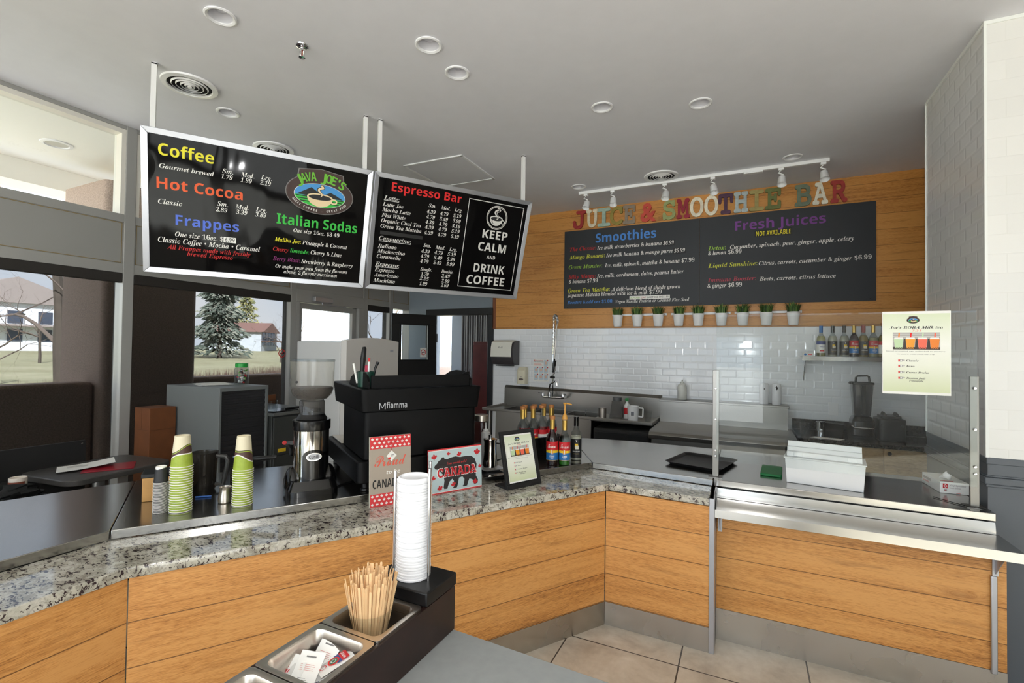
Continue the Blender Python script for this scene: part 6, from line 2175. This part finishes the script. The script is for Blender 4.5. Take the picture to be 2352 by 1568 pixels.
t = thing('power_blender', 'black blender with a smoky jug and looped lid handle on the black counter', 'blender', (.95, 5.32, CZ))
b = MB()
for z0, z1, s0, s1 in ((0, .03, 1, 1), (.03, .16, 1, .92), (.16, .2, .92, .72)):
    p0 = [(x * s0, y * s0) for x, y in rrect(-.09, .09, -.1, .1, .03)]
    p1 = [(x * s1, y * s1) for x, y in rrect(-.09, .09, -.1, .1, .03)]
    n = len(p0)
    b.add([(x, y, z0) for x, y in p0] + [(x, y, z1) for x, y in p1], [tuple(range(n - 1, -1, -1)), tuple(range(n, 2 * n))] + [(i, (i + 1) % n, n + (i + 1) % n, n + i) for i in range(n)])
b.build('motor_base', BLACKG, t, bevel=.003)
MB().tube([(-.085, -.08, .115), (-.07, -.108, .10), (.07, -.108, .10), (.085, -.08, .115)], .01, 8).build('chrome_trim', CHROME, t)
b = MB()
p0, p1 = rrect(-.062, .062, -.062, .062, .02), rrect(-.078, .078, -.078, .078, .02)
n = len(p0)
b.add([(x, y, .205) for x, y in p0] + [(x, y, .485) for x, y in p1], [(i, (i + 1) % n, n + (i + 1) % n, n + i) for i in range(n)])
b.build('jug', glass_mat('jug_smoke', (120, 120, 124), fres=1.45, body=(96, 96, 100), bodyf=.4), t)
MB().box(-.013, .013, -.1, -.075, .22, .48).build('jug_handle', BLACK, t, bevel=.004)
MB().prism(rrect(-.084, .084, -.084, .084, .02), .486, .506).prism([(-.10, -.03), (-.08, -.03), (-.08, .03), (-.10, .03)], .49, .5).build('lid', BLACK, t, bevel=.003)
MB().tube([(-.045, 0, .506), (-.042, 0, .545), (-.03, 0, .56), (.04, 0, .565), (.055, 0, .555), (.06, 0, .506)], .009, 8).build('lid_handle', BLACK, t)
t = thing('coffee_appliance', 'squat black appliance with a ridged top right of the blender', 'appliance', (1.16, 5.36, CZ))
b = MB().prism(rrect(-.10, .10, -.12, .12, .03), 0, .19)
b.build('body', mat('appliance_black', (24, 24, 26), .3), t, bevel=.008)
b = MB().prism(rrect(-.075, .075, -.09, .09, .03), .1905, .215)
for x in (-.055, .035):
    b.add([(x, -.05, .215), (x + .03, -.05, .215), (x + .012, -.05, .245), (x, .05, .215), (x + .03, .05, .215), (x + .012, .05, .245)], [(0, 1, 2), (3, 5, 4), (0, 3, 4, 1), (1, 4, 5, 2), (2, 5, 3, 0)])
b.build('ridged_lid', BLACK, t)
MB().lathe([(0, 0), (.012, 0), (.012, .012), (0, .012)], 14, 0, Matrix.Translation((-.07, -.121, .14)) @ Matrix.Rotation(PI / 2, 4, 'X')).lathe([(0, 0), (.012, 0), (.012, .012), (0, .012)], 14, 0, Matrix.Translation((.07, -.121, .14)) @ Matrix.Rotation(PI / 2, 4, 'X')).build('dial', DGREY, t)
t = thing('black_bin', 'small black tilted container left of the blender', 'container', (.74, 5.34, CZ))
b = MB().add([(-.055, -.05, 0), (.06, -.05, 0), (.06, .05, 0), (-.055, .05, 0), (-.075, -.06, .12), (.075, -.06, .11), (.075, .06, .11), (-.075, .06, .12)], [(3, 2, 1, 0), (0, 1, 5, 4), (1, 2, 6, 5), (2, 3, 7, 6), (3, 0, 4, 7)])
b.add([(-.05, -.045, .004), (.055, -.045, .004), (.055, .045, .004), (-.05, .045, .004), (-.07, -.055, .118), (.07, -.055, .108), (.07, .055, .108), (-.07, .055, .118)], [(0, 1, 2, 3), (4, 5, 1, 0), (5, 6, 2, 1), (6, 7, 3, 2), (7, 4, 0, 3)])
b.build('shell', BLACKG, t)
t = thing('steel_shaker', 'shiny steel shaker beside the small black container', 'shaker', (.64, 5.33, CZ))
MB().lathe([(0, 0), (.034, 0), (.04, .12), (.042, .122), (.038, .12), (.03, .006), (0, .006)], 24).build('body', CHROME, t)
t = thing('glass_tumbler', 'clear glass at the left end of the black counter', 'glass', (.50, 5.25, CZ))
MB().lathe([(0, .002), (.032, .002), (.038, .11), (.036, .11)], 24).build('glass_wall', CLEAR, t)
t = thing('order_slips', 'loose paper slips lying on the black counter before the blender', 'paper', (.66, 5.12, CZ), math.radians(-14))
MB().add([(-.13, -.03, .001), (.10, -.035, .001), (.13, .04, .006), (-.10, .04, .002), (-.13, -.03, .0), (.10, -.035, .0), (.13, .04, .004), (-.10, .04, .0)], [(0, 1, 2, 3), (7, 6, 5, 4), (0, 4, 5, 1), (1, 5, 6, 2), (2, 6, 7, 3), (3, 7, 4, 0)]).build('sheet', PAPER, t, ang=0)
t = thing('snack_packet', 'small shiny orange wrapper at the right end of the black counter', 'packet', (1.47, 5.3, CZ))
MB().box(-.05, .04, -.02, .02, 0, .02).build('wrapper', mat('foil_orange', (196, 84, 44), .25, .5), t, bevel=.006)

# bottle shelf
t = thing('bottle_shelf', 'steel wall shelf carrying a row of syrup bottles behind the guard', 'shelf', (.9, 5.58, 1.6))
MB().box(.50, 1.60, 5.45, 5.678, 1.625, 1.632).box(.50, 1.60, 5.45, 5.455, 1.592, 1.6245).build('shelf_plate', STEEL, t, world=True)
for x in (.525, 1.55):
    MB().add([(x, 5.47, 1.624), (x, 5.677, 1.624), (x, 5.677, 1.385), (x, 5.66, 1.385), (x + .004, 5.47, 1.624), (x + .004, 5.677, 1.624), (x + .004, 5.677, 1.385), (x + .004, 5.66, 1.385)], [(0, 1, 2, 3), (7, 6, 5, 4), (0, 4, 5, 1), (1, 5, 6, 2), (2, 6, 7, 3), (3, 7, 4, 0)]).build('bracket', STEEL, t, world=True)
SH = 1.6325
FA = -1.45
for x, cap, lq, st, lb, wd, fill in ((.667, 'blue', 'pale', 'white', 'blue capped pale syrup bottle, leftmost on the steel wall shelf', 'VANILLA', .2), (.762, 'black', 'white', 'black', 'black labelled bottle next to the blue capped one on the shelf', '', .2),
                                     (.856, 'black', 'white', 'black', 'black labelled bottle third from left on the shelf, beside a red label', 'MOJITO', .2), (.934, 'gold', 'cherry', 'tor', 'dark red syrup bottle with red label and gold neck on the shelf', 'GRENADINE', .26),
                                     (1.008, 'red', 'amber', 'black', 'amber syrup bottle with a dark label and brown cap on the shelf', 'CARAMEL', .21), (1.084, 'gold', 'pale', 'tor', 'gold necked pale syrup bottle with red and blue label on the shelf', 'VANILLA', .19),
                                     (1.158, 'clear', 'amber', 'white', 'amber syrup bottle with a white label beside the hung poster', 'PEACH', .21)):
    bottle(lb, (x, 5.56, SH), cap, lq, st, fill, 'syrup bottles on the wall shelf', FA, wd, sc=.985)
t = thing('match_box', 'small white carton with blue mark at the left end of the bottle shelf', 'box', (.553, 5.52, SH))
MB().box(-.045, .045, -.03, .03, 0, .035).build('carton', PAPER, t)
MB().disc(-.025, .018, .012, .01, (0, -.0305, 0), X3, Z3, 0, 0).rect(0, .012, .03, .024, (0, -.0305, 0), X3, Z3, 0, 1).build('print', [BLUEL, REDL], t, ang=0, fix=False)

# ------------------------------------------------------------------ behind the long counter, by the windows
t = thing('tambour_cabinet', 'tall grey steel cabinet with a ribbed black roller front', 'cabinet', (-4.0, 2.6, 0))
X0, X1, Y0, Y1, ZT = -4.36, -3.66, 2.37, 2.795, 1.325
b = MB().box(X0, X1 - .001, Y0, Y0 + .02, 0, ZT).box(X0, X1 - .001, Y1 - .02, Y1, 0, ZT).box(X0, X0 + .02, Y0 + .02, Y1 - .02, 0, ZT).box(X0 + .02, X1, Y0 + .02, Y1 - .02, ZT - .03, ZT).box(X0 + .02, X1, Y0 + .02, Y1 - .02, 0, .06)
b.build('case', GREYC, t, world=True, bevel=.003)
b = MB()
for k in range(60):
    z = .065 + k * .0205
    b.box(X1 - .03, X1 - .012 - .004 * (k % 2), Y0 + .022, Y1 - .022, z, z + .0195)
b.build('roller_front', mat('tambour_black', (40, 40, 42), .5), t, world=True)
t = thing('paper_sheets', 'few loose paper sheets lying on top of the tall grey cabinet', 'paper', (-4.1, 2.58, ZT + .0005), math.radians(-20))
for k in range(3):
    MB().box(-.15 + .02 * k, .15 + .015 * k, -.11 + .01 * k, .10 + .012 * k, .003 * k, .003 * k + .002).build('sheet', [PAPER, mat('plastic_sleeve', (196, 200, 200), .3), PAPER][k], t)
t = thing('candy_jar', 'clear jar with a green lid on top of the tall grey cabinet', 'jar', (-3.93, 2.735, ZT + .0005))
MB().lathe([(0, .001), (.052, .001), (.058, .008), (.058, .125), (.05, .142), (.045, .146)], 26).build('glass', CLEARB, t)
MB().lathe([(.048, .1465), (.05, .147), (.05, .178), (.046, .181), (0, .181)], 26).build('lid', mat('lid_green', (30, 160, 60), .4), t)
b = MB()
for k in range(26):
    a, r, z = random.uniform(0, 6.28), random.uniform(0, .036), random.uniform(.012, .12)
    M = Matrix.Translation((r * math.cos(a), r * math.sin(a), z)) @ Matrix.Rotation(random.uniform(0, 3), 4, 'X') @ Matrix.Rotation(random.uniform(0, 3), 4, 'Z')
    b.box(-.012, .012, -.006, .006, -.004, .004, random.choice((0, 1, 2, 2, 3)), M)
o = b.build('wrapped_sachets', [TC['K'], REDL, PAPER, TC['LG']], t)
t = thing('cardboard_box', 'tall brown cardboard box leaning between the window and the grey cabinet', 'box', (-4.2, 2.25, 0))
MB().box(-4.40, -4.19, 2.16, 2.355, 0, 1.155).build('carton', mat('cardboard', (112, 64, 30), .8, noise=.12, nscale=9), t, world=True, bevel=.004)
b = MB().box(-4.40, -4.19, 2.1585, 2.1595, .98, .984).box(-4.30, -4.296, 2.1585, 2.1595, .98, 1.15).box(-4.188, -4.186, 2.16, 2.355, .98, .984)
b.build('flap_seam', mat('cardboard_dark', (96, 54, 24), .8), t, world=True)
t = thing('drawer_cabinet', 'low dark grey drawer cabinet between the tambour cabinet and the fridge', 'cabinet', (-3.9, 3.05, 0))
MB().box(-4.33, -3.63, 2.81, 3.30, .0, 1.06).build('case', DGREY, t, world=True, bevel=.003)
MB().box(-4.34, -3.60, 2.80, 3.31, 1.0605, 1.085).build('top', mat('top_grey', (96, 98, 96), .3), t, world=True, bevel=.003)
for k in range(3):
    MB().box(-3.629, -3.612, 2.82, 3.29, .05 + .335 * k, .375 + .335 * k).build('drawer', DGREY, t, world=True, bevel=.003)
MB().box(-3.6115, -3.61, 2.86, 2.94, .745, .775).build('label_card', YELL, t, world=True)
t = thing('glass_jar', 'low clear glass jar on a black tray on the dark drawer cabinet', 'jar', (-3.72, 2.87, 1.096))
MB().lathe([(0, .001), (.05, .001), (.052, .01), (.052, .085), (.048, .09)], 22).build('glass', CLEARB, t)
t = thing('small_black_tray', 'small black tray under the low glass jar', 'tray', (-3.73, 2.93, 1.0855))
MB().box(-.09, .09, -.10, .16, 0, .010).build('tray_body', BLACKG, t, bevel=.003)
tag(MB().tube([(-3.70, 3.00, 1.101), (-3.68, 3.16, 1.105)], .009, 8).build('black_tongs', BLACK), 'thin black tool handle on the small black tray beside the jar', 'tool')
tag(MB().box(-4.405, -4.395, 3.36, 3.44, 1.0, 1.16).build('brown_folder', mat('cardboard', (112, 64, 30))), 'brown card standing against the window between cabinet and fridge', 'card')
t = thing('refrigerator', 'white refrigerator with a curved top door standing before the glass exit door', 'refrigerator', (-3.6, 3.7, 0))
MB().box(-3.97, -3.395, 3.335, 4.09, .03, 1.715).build('body', mat('fridge_side', (214, 214, 212), .45), t, world=True, bevel=.01)
b = MB()
n = 12
pr = [(3.337 + (4.088 - 3.337) * i / n, 1.725 + .03 * math.sin(PI * i / n)) for i in range(n + 1)]
P = [(-3.393, y, z) for y, z in [(3.337, 1.19)] + pr + [(4.088, 1.19)]]
Q = [(-3.325, y, z) for y, z in [(3.337, 1.19)] + pr + [(4.088, 1.19)]]
m = len(P)
b.add(P + Q, [tuple(range(m)), tuple(range(2 * m - 1, m - 1, -1))] + [(i, (i + 1) % m, m + (i + 1) % m, m + i) for i in range(m)])
b.build('freezer_door', mat('fridge_door', (226, 222, 216), .4), t, world=True, bevel=.008)
MB().box(-3.393, -3.325, 3.337, 4.088, .05, 1.18).build('door', mat('fridge_door', (226, 222, 216)), t, world=True, bevel=.008)
MB().box(-3.3245, -3.324, 3.95, 4.0, 1.62, 1.635).build('badge', ALU, t, world=True)
for x in (-3.93, -3.42):
    for y in (3.37, 4.05):
        MB().box(x - .02, x + .02, y - .02, y + .02, 0, .0295).build('foot', BLACK, t, world=True)
no_smoking('no_smoking_sticker', 'round no smoking sticker on the window beside the white fridge', Vector((WX - .028, 3.57, 1.58)), Y3, Z3, .085, False)

# table by the first window with its clutter
t = thing('cafe_table', 'dark round cornered table by the window in the left of the photo', 'table', (-4.05, 1.78, 0), math.radians(7))
b = MB().prism(rrect(-.28, .27, -.32, .34, .09, 8), .762, .80)
b.build('table_top', mat('table_grey', (74, 72, 70), .35, noise=.05, nscale=50), t, bevel=.006)
MB().tube([(0, 0, .03), (0, 0, .761)], .035, 14).build('column', mat('column_steel', (150, 150, 150), .4, .7), t)
MB().lathe([(0, 0), (.2, 0), (.2, .012), (.05, .03), (0, .03)], 24).build('foot', BLACKM, t)
TZ = .8005
t = thing('red_folder', 'dark red folder lying on the cafe table under the papers', 'folder', (-4.0, 1.80, TZ), math.radians(60))
MB().box(-.12, .16, -.14, .08, 0, .006).build('cover', mat('folder_red', (150, 24, 40), .4), t, bevel=.002)
t = thing('printed_papers', 'white printed sheets sliding off the red folder on the cafe table', 'paper', (-4.08, 1.72, TZ + .0065), math.radians(68))
b = MB()
vs = []
for i in range(7):
    u = i / 6
    for v in (-.10, .10):
        vs.append((-.15 + .30 * u, v, .004 + .028 * u * u))
b.add(vs, [(2 * i, 2 * i + 2, 2 * i + 3, 2 * i + 1) for i in range(6)])
o = b.build('sheet', PAPER, t, ang=60, fix=False)
MB().rect(-.1, .02, .06, .025, (0, 0, .012), X3, Y3, 0).rect(-.1, .0, .06, .005, (0, 0, .012), X3, Y3, 0).rect(-.1, -.02, .06, -.015, (0, 0, .012), X3, Y3, 0).build('print', TC['GY'], t, ang=0, fix=False)
t = thing('side_desk', 'low black desk in the far left of the photo holding a mug', 'desk', (-4.1, 1.05, 0))
MB().box(-4.385, -3.72, .35, 1.42, .705, .74).build('desk_top', BLACKM, t, world=True, bevel=.004)
for x, y in ((-4.36, .4), (-3.77, .4), (-4.36, 1.37), (-3.77, 1.37)):
    MB().box(x - .02, x + .02, y - .02, y + .02, 0, .7045).build('leg', BLACK, t, world=True)
t = thing('coffee_mug', 'cream mug with a brown looped pattern on the low black desk', 'mug', (-3.98, 1.34, .7405), math.radians(190))
MB().lathe([(0, 0), (.038, 0), (.042, .006), (.043, .095), (.041, .097), (.038, .095), (.037, .008), (0, .007)], 30).build('body', mat('mug_cream', (226, 216, 204), .3), t)
b = MB()
cyl_band(b, .0434, .006, .075, -.2, 3.4, 0, 26)
b.build('brown_pattern', mat('mug_brown', (122, 62, 44), .4), t, ang=60, fix=False)
MB().tube([(.041, 0, .08), (.07, 0, .078), (.078, 0, .055), (.068, 0, .028), (.041, 0, .022)], .006, 8).build('handle', mat('mug_cream', (226, 216, 204)), t)
t = thing('magazine_pile', 'dark magazines lying left of the mug on the low black desk', 'magazine', (-4.15, 1.1, .7405), .2)
for k in range(2):
    MB().box(-.12, .12, -.16 + .02 * k, .14, .008 * k, .008 * k + .007).build('magazine', mat('magazine_grey', (86, 82, 88), .4), t)
b = MB()
S, N = 22, 8
vs = []
for j in range(N + 1):
    for i in range(S):
        a = 2 * PI * i / S
        r = math.cos(j / N * PI / 2) ** .5 * (1 + .16 * math.sin(3 * a + 2 * j) + .08 * math.sin(7 * a + j))
        vs.append((.11 * r * math.cos(a), .17 * r * math.sin(a), .085 * math.sin(j / N * PI / 2) * (1 + .2 * math.sin(2 * a))))
b.add(vs, [(j * S + i, j * S + (i + 1) % S, (j + 1) * S + (i + 1) % S, (j + 1) * S + i) for j in range(N) for i in range(S)])
o = b.build('black_scarf', mat('black_knit', (16, 18, 18), .9, bump=.5, bscale=120), loc=(-3.81, 1.22, .7405))
tag(o, 'crumpled black cloth heaped in front of the mug on the low black desk', 'cloth')
t = thing('bench_back', 'low black panel against the window behind the cafe table', 'panel', (-4.38, 1.3, 0))
MB().box(-4.415, -4.39, .62, 1.845, .05, .945).build('panel', BLACKM, t, world=True, bevel=.003)
MB().lathe([(0, -.003), (.006, -.002), (.007, 0)], 10, 0, Matrix.Translation((-4.39, 1.82, .925)) @ Matrix.Rotation(-PI / 2, 4, 'Y')).build('screw', CHROME, t, world=True)
t = thing('laptop', 'dark open laptop on the low black desk at the left edge of the photo', 'laptop', (-4.2, .9, .7405), math.radians(-15))
MB().box(-.11, .11, -.17, .17, 0, .018).build('keyboard_base', mat('laptop_grey', (50, 54, 64), .3), t, bevel=.003)
MB().box(-.115, -.107, -.17, .17, .019, .20).build('screen_lid', BLACKG, t, bevel=.002)

# ------------------------------------------------------------------ outside
GG = NT('lawn')
oo = GG.obj()
PV = mat('pavement', (206, 204, 200), .85, noise=.1, nscale=4)
c = GG.ramp(GG.math('ADD', GG.math('MULTIPLY', GG.noise(oo, .35, 5, .6), .6), GG.math('MULTIPLY', GG.noise(oo, 6, 4, .7), .4)), [(.35, (128, 120, 92)), (.5, (140, 138, 108)), (.65, (158, 152, 126))])
GG.set(Base_Color=c, Roughness=.9)
b = MB()
xs = [4.5 + 60, -4.65, -10, -20, -40, -62, -110]
zs = [-.12, -.12, -.15, -.1, .45, 1.15, 1.6]
vs = [(x, y, z) for x, z in zip(xs, zs) for y in (-60, 110)]
b.add(vs, [(2 * i, 2 * i + 1, 2 * i + 3, 2 * i + 2) for i in range(len(xs) - 1)])
o = b.build('lawn', [GG.m, PV], ang=0)
for p in o.data.polygons:
    p.material_index = 1 if p.center.x > -8 else 0
o['kind'] = 'structure'
STONE = mat('pink_granite', (176, 154, 142), .7, noise=.28, nscale=90)
b = MB().prism(rrect(-6.34, -5.5, 2.41, 3.29, .06), -.1, 3.24)
tag(b.build('stone_pillar', STONE), 'square pinkish stone pillar outside the windows', 'pillar')
o = bpy.data.objects['stone_pillar']
o['kind'] = 'structure'
b = MB().box(-5.85, -5.6, -8, 2.40, -.1, 1.295).box(-5.85, -5.6, 3.30, 9, -.1, 1.295)
o = b.build('low_wall', STONE, bevel=.03)
struct(o)
SOF = mat('soffit_white', (250, 248, 240), .8)
b = MB().box(-6.9, -4.6, -6, 9, 3.5, 3.6).box(-6.9, -6.54, -6, 9, 3.28, 3.499)
struct(b.build('canopy_soffit', SOF, ang=0))
t = thing('soffit_light', 'round light in the canopy soffit outside the upper window', 'ceiling light', (-5.73, 2.12, 3.4995))
MB().lathe([(0, -.002), (.085, -.003), (.09, -.012), (.115, -.008), (.118, 0)], 32).build('trim_ring', WHITE, t)
MB().disc(0, 0, .08, .08, (0, 0, -.0035), X3, Y3, 0).build('lens', mat('lens_grey', (190, 188, 180), .4), t, ang=0, fix=False)


def gz(x):
    for (xa, za), (xb, zb) in zip(zip(xs, zs), list(zip(xs, zs))[1:]):
        if xb <= x <= xa:
            return za + (zb - za) * (x - xa) / (xb - xa)
    return 0


def rnd_unit():
    while True:
        v = Vector((random.uniform(-1, 1), random.uniform(-1, 1), random.uniform(-1, 1)))
        if .05 < v.length < 1:
            return v.normalized()


BARK = mat('bark', (78, 70, 62), .9, noise=.2, nscale=8)
TWIG = mat('twig', (104, 92, 84), .9)


def bare_tree(label, x, y, h, r, depth=5, seed=1, lean=(0, 0)):
    random.seed(seed)
    t = thing('bare_tree', label, 'tree', (x, y, gz(x)))
    tr, br = MB(), MB()

    def grow(p, d, L, r, k):
        n = 4
        path, rs = [p], [r]
        for i in range(n):
            d = (d + rnd_unit() * (.10 if k == 0 else .24) + Vector((0, 0, .04))).normalized()
            p = p + d * L / n
            path.append(p)
            rs.append(r * (1 - .38 * (i + 1) / n))
        (tr if k == 0 else br).tube(path, rs, 7 if k < 2 else 4, caps=False)
        if k >= depth:
            return
        for j in range(3 if k else 5):
            a = rnd_unit()
            a = (a - d * a.dot(d)).normalized()
            e = (d * random.uniform(.5, .9) + a * random.uniform(.5, .95)).normalized()
            q = path[-1] if j < 2 else path[random.randint(2, n)]
            grow(q, e, L * random.uniform(.58, .8), rs[-1] * random.uniform(.55, .8), k + 1)
    grow(Vector((0, 0, -.05)), Vector((lean[0], lean[1], 1)).normalized(), h * .34, r, 0)
    tr.build('trunk', BARK, t)
    br.build('branches', BARK if r > .15 else TWIG, t)
    return t


def conifer(label, x, y, h, w, cols, seed, n=1500, base=.06):
    random.seed(seed)
    t = thing('conifer', label, 'tree', (x, y, gz(x)))
    MB().tube([(0, 0, -.1), (0, 0, h * .95)], [h * .018, .02], 8).build('trunk', BARK, t)
    b = MB()
    for i in range(n):
        f = random.random() ** .8
        z = h * (base + (1 - base) * f)
        R = w * (1 - f) ** .85 * (.75 + .25 * math.sin(f * 40)) + .05
        a = random.uniform(0, 2 * PI)
        r = R * random.uniform(.35, 1)
        p = Vector((r * math.cos(a), r * math.sin(a), z - .25 * r))
        s = h * random.uniform(.012, .03)
        d = Vector((math.cos(a), math.sin(a), random.uniform(-.5, .1))).normalized()
        e = d.cross(Z3).normalized()
        b.add([p - d * s + e * s * .5, p - d * s - e * s * .5, p + d * s * 1.3 + Vector((0, 0, -.2 * s)), p + Vector((0, 0, s * .6))], [(0, 1, 3), (1, 2, 3), (2, 0, 3)], random.randint(0, len(cols) - 1))
    b.build('foliage', cols, t, ang=0, fix=False)


bare_tree('large bare tree whose forked trunk rises beside the stone pillar', -15.0, 5.72, 10.5, .15, 6, 5, (0, -.02))
bare_tree('slim bare tree in the lawn at the left edge of the first window', -26.0, 8.0, 5.0, .08, 4, 9)
bare_tree('slim bare tree near the white house, right of the first slim tree', -40.0, 14.3, 6.5, .09, 4, 21)
bare_tree('bare brown tree right of the yellow green pine', -36.0, 28.6, 5.0, .10, 5, 12)
bare_tree('bare tree seen through the narrow pane beside the exit door', -20.0, 23.6, 8.5, .16, 5, 31)
bare_tree('bare tree behind the second house, far right of the window', -56.0, 47.5, 8.0, .14, 5, 41)
SPR = [mat('spruce_a', (96, 104, 94), .9), mat('spruce_b', (128, 130, 118), .9), mat('spruce_c', (70, 80, 70), .9)]
conifer('broad grey green spruce standing left of the far house', -44.0, 28.4, 11.5, 3.0, SPR, 3, 4200)
PIN = [mat('pine_a', (134, 130, 84), .9), mat('pine_b', (154, 148, 98), .9), mat('pine_c', (104, 108, 70), .9)]
conifer('yellow green pine rising behind the far house', -76.0, 53.5, 10.6, 3.1, PIN, 4, 1100, .35)
random.seed(77)
b = MB()
for k in range(5200):
    f = random.random()
    cx, cy = -11.5 - 5.0 * f, 3.0 + 10.5 * f
    x, y = cx + random.uniform(-.35, .35), cy + random.uniform(-.3, .3)
    z = gz(x)
    h = random.uniform(.7, 1.15)
    dx, dy = random.uniform(-.12, .12), random.uniform(-.12, .12)
    b.add([(x - .012, y + .022, z), (x + .012, y - .022, z), (x + dx, y + dy, z + h)], [(0, 1, 2)], k % 3)
o = b.build('dry_hedge', [mat('hedge_a', (112, 84, 74), .9), mat('hedge_b', (132, 108, 94), .9), mat('hedge_c', (92, 68, 62), .9)], ang=0, fix=False)
tag(o, 'dry brown hedge of thin stems along the near edge of the lawn', 'hedge')
o['kind'] = 'stuff'


def house(label, x, y, ry, w, d, h, wall, roof, seed):
    t = thing('house', label, 'house', (x, y, gz(x)), ry)
    MB().box(-d / 2, d / 2, -w / 2, w / 2, -.5, h).build('wall', wall, t)
    MB().extr([(-w / 2 - .4, h - .1), (w / 2 + .4, h - .1), (0, h + w * .2)], -d / 2 - .4, d / 2 + .4).build('roof', roof, t)
    for i in range(5):
        yy = -w / 2 + w * (i + .7) / 5.4
        for z in (.7, h * .55):
            f = MB().box(d / 2 + .005, d / 2 + .05, yy - .5, yy + .5, z, z + 1.1).build('window', mat('house_window', (70, 78, 92), .2), t)
    MB().box(d / 2 + .005, d / 2 + 1.2, -w * .5, w * .5, h * .48, h * .52).build('porch_roof', roof, t)


house('white two storey house with a grey roof across the lawn at the left', -62.0, 19.0, 0, 11, 8, 4.2, mat('siding_white', (226, 232, 240), .7), mat('roof_grey', (150, 140, 136), .9), 1)
house('pale house with a brown roof between the spruce and the pine', -64.0, 44.6, math.radians(35), 6.5, 7, 2.6, mat('siding_grey', (176, 182, 188), .7), mat('roof_brown', (118, 88, 80), .9), 2)
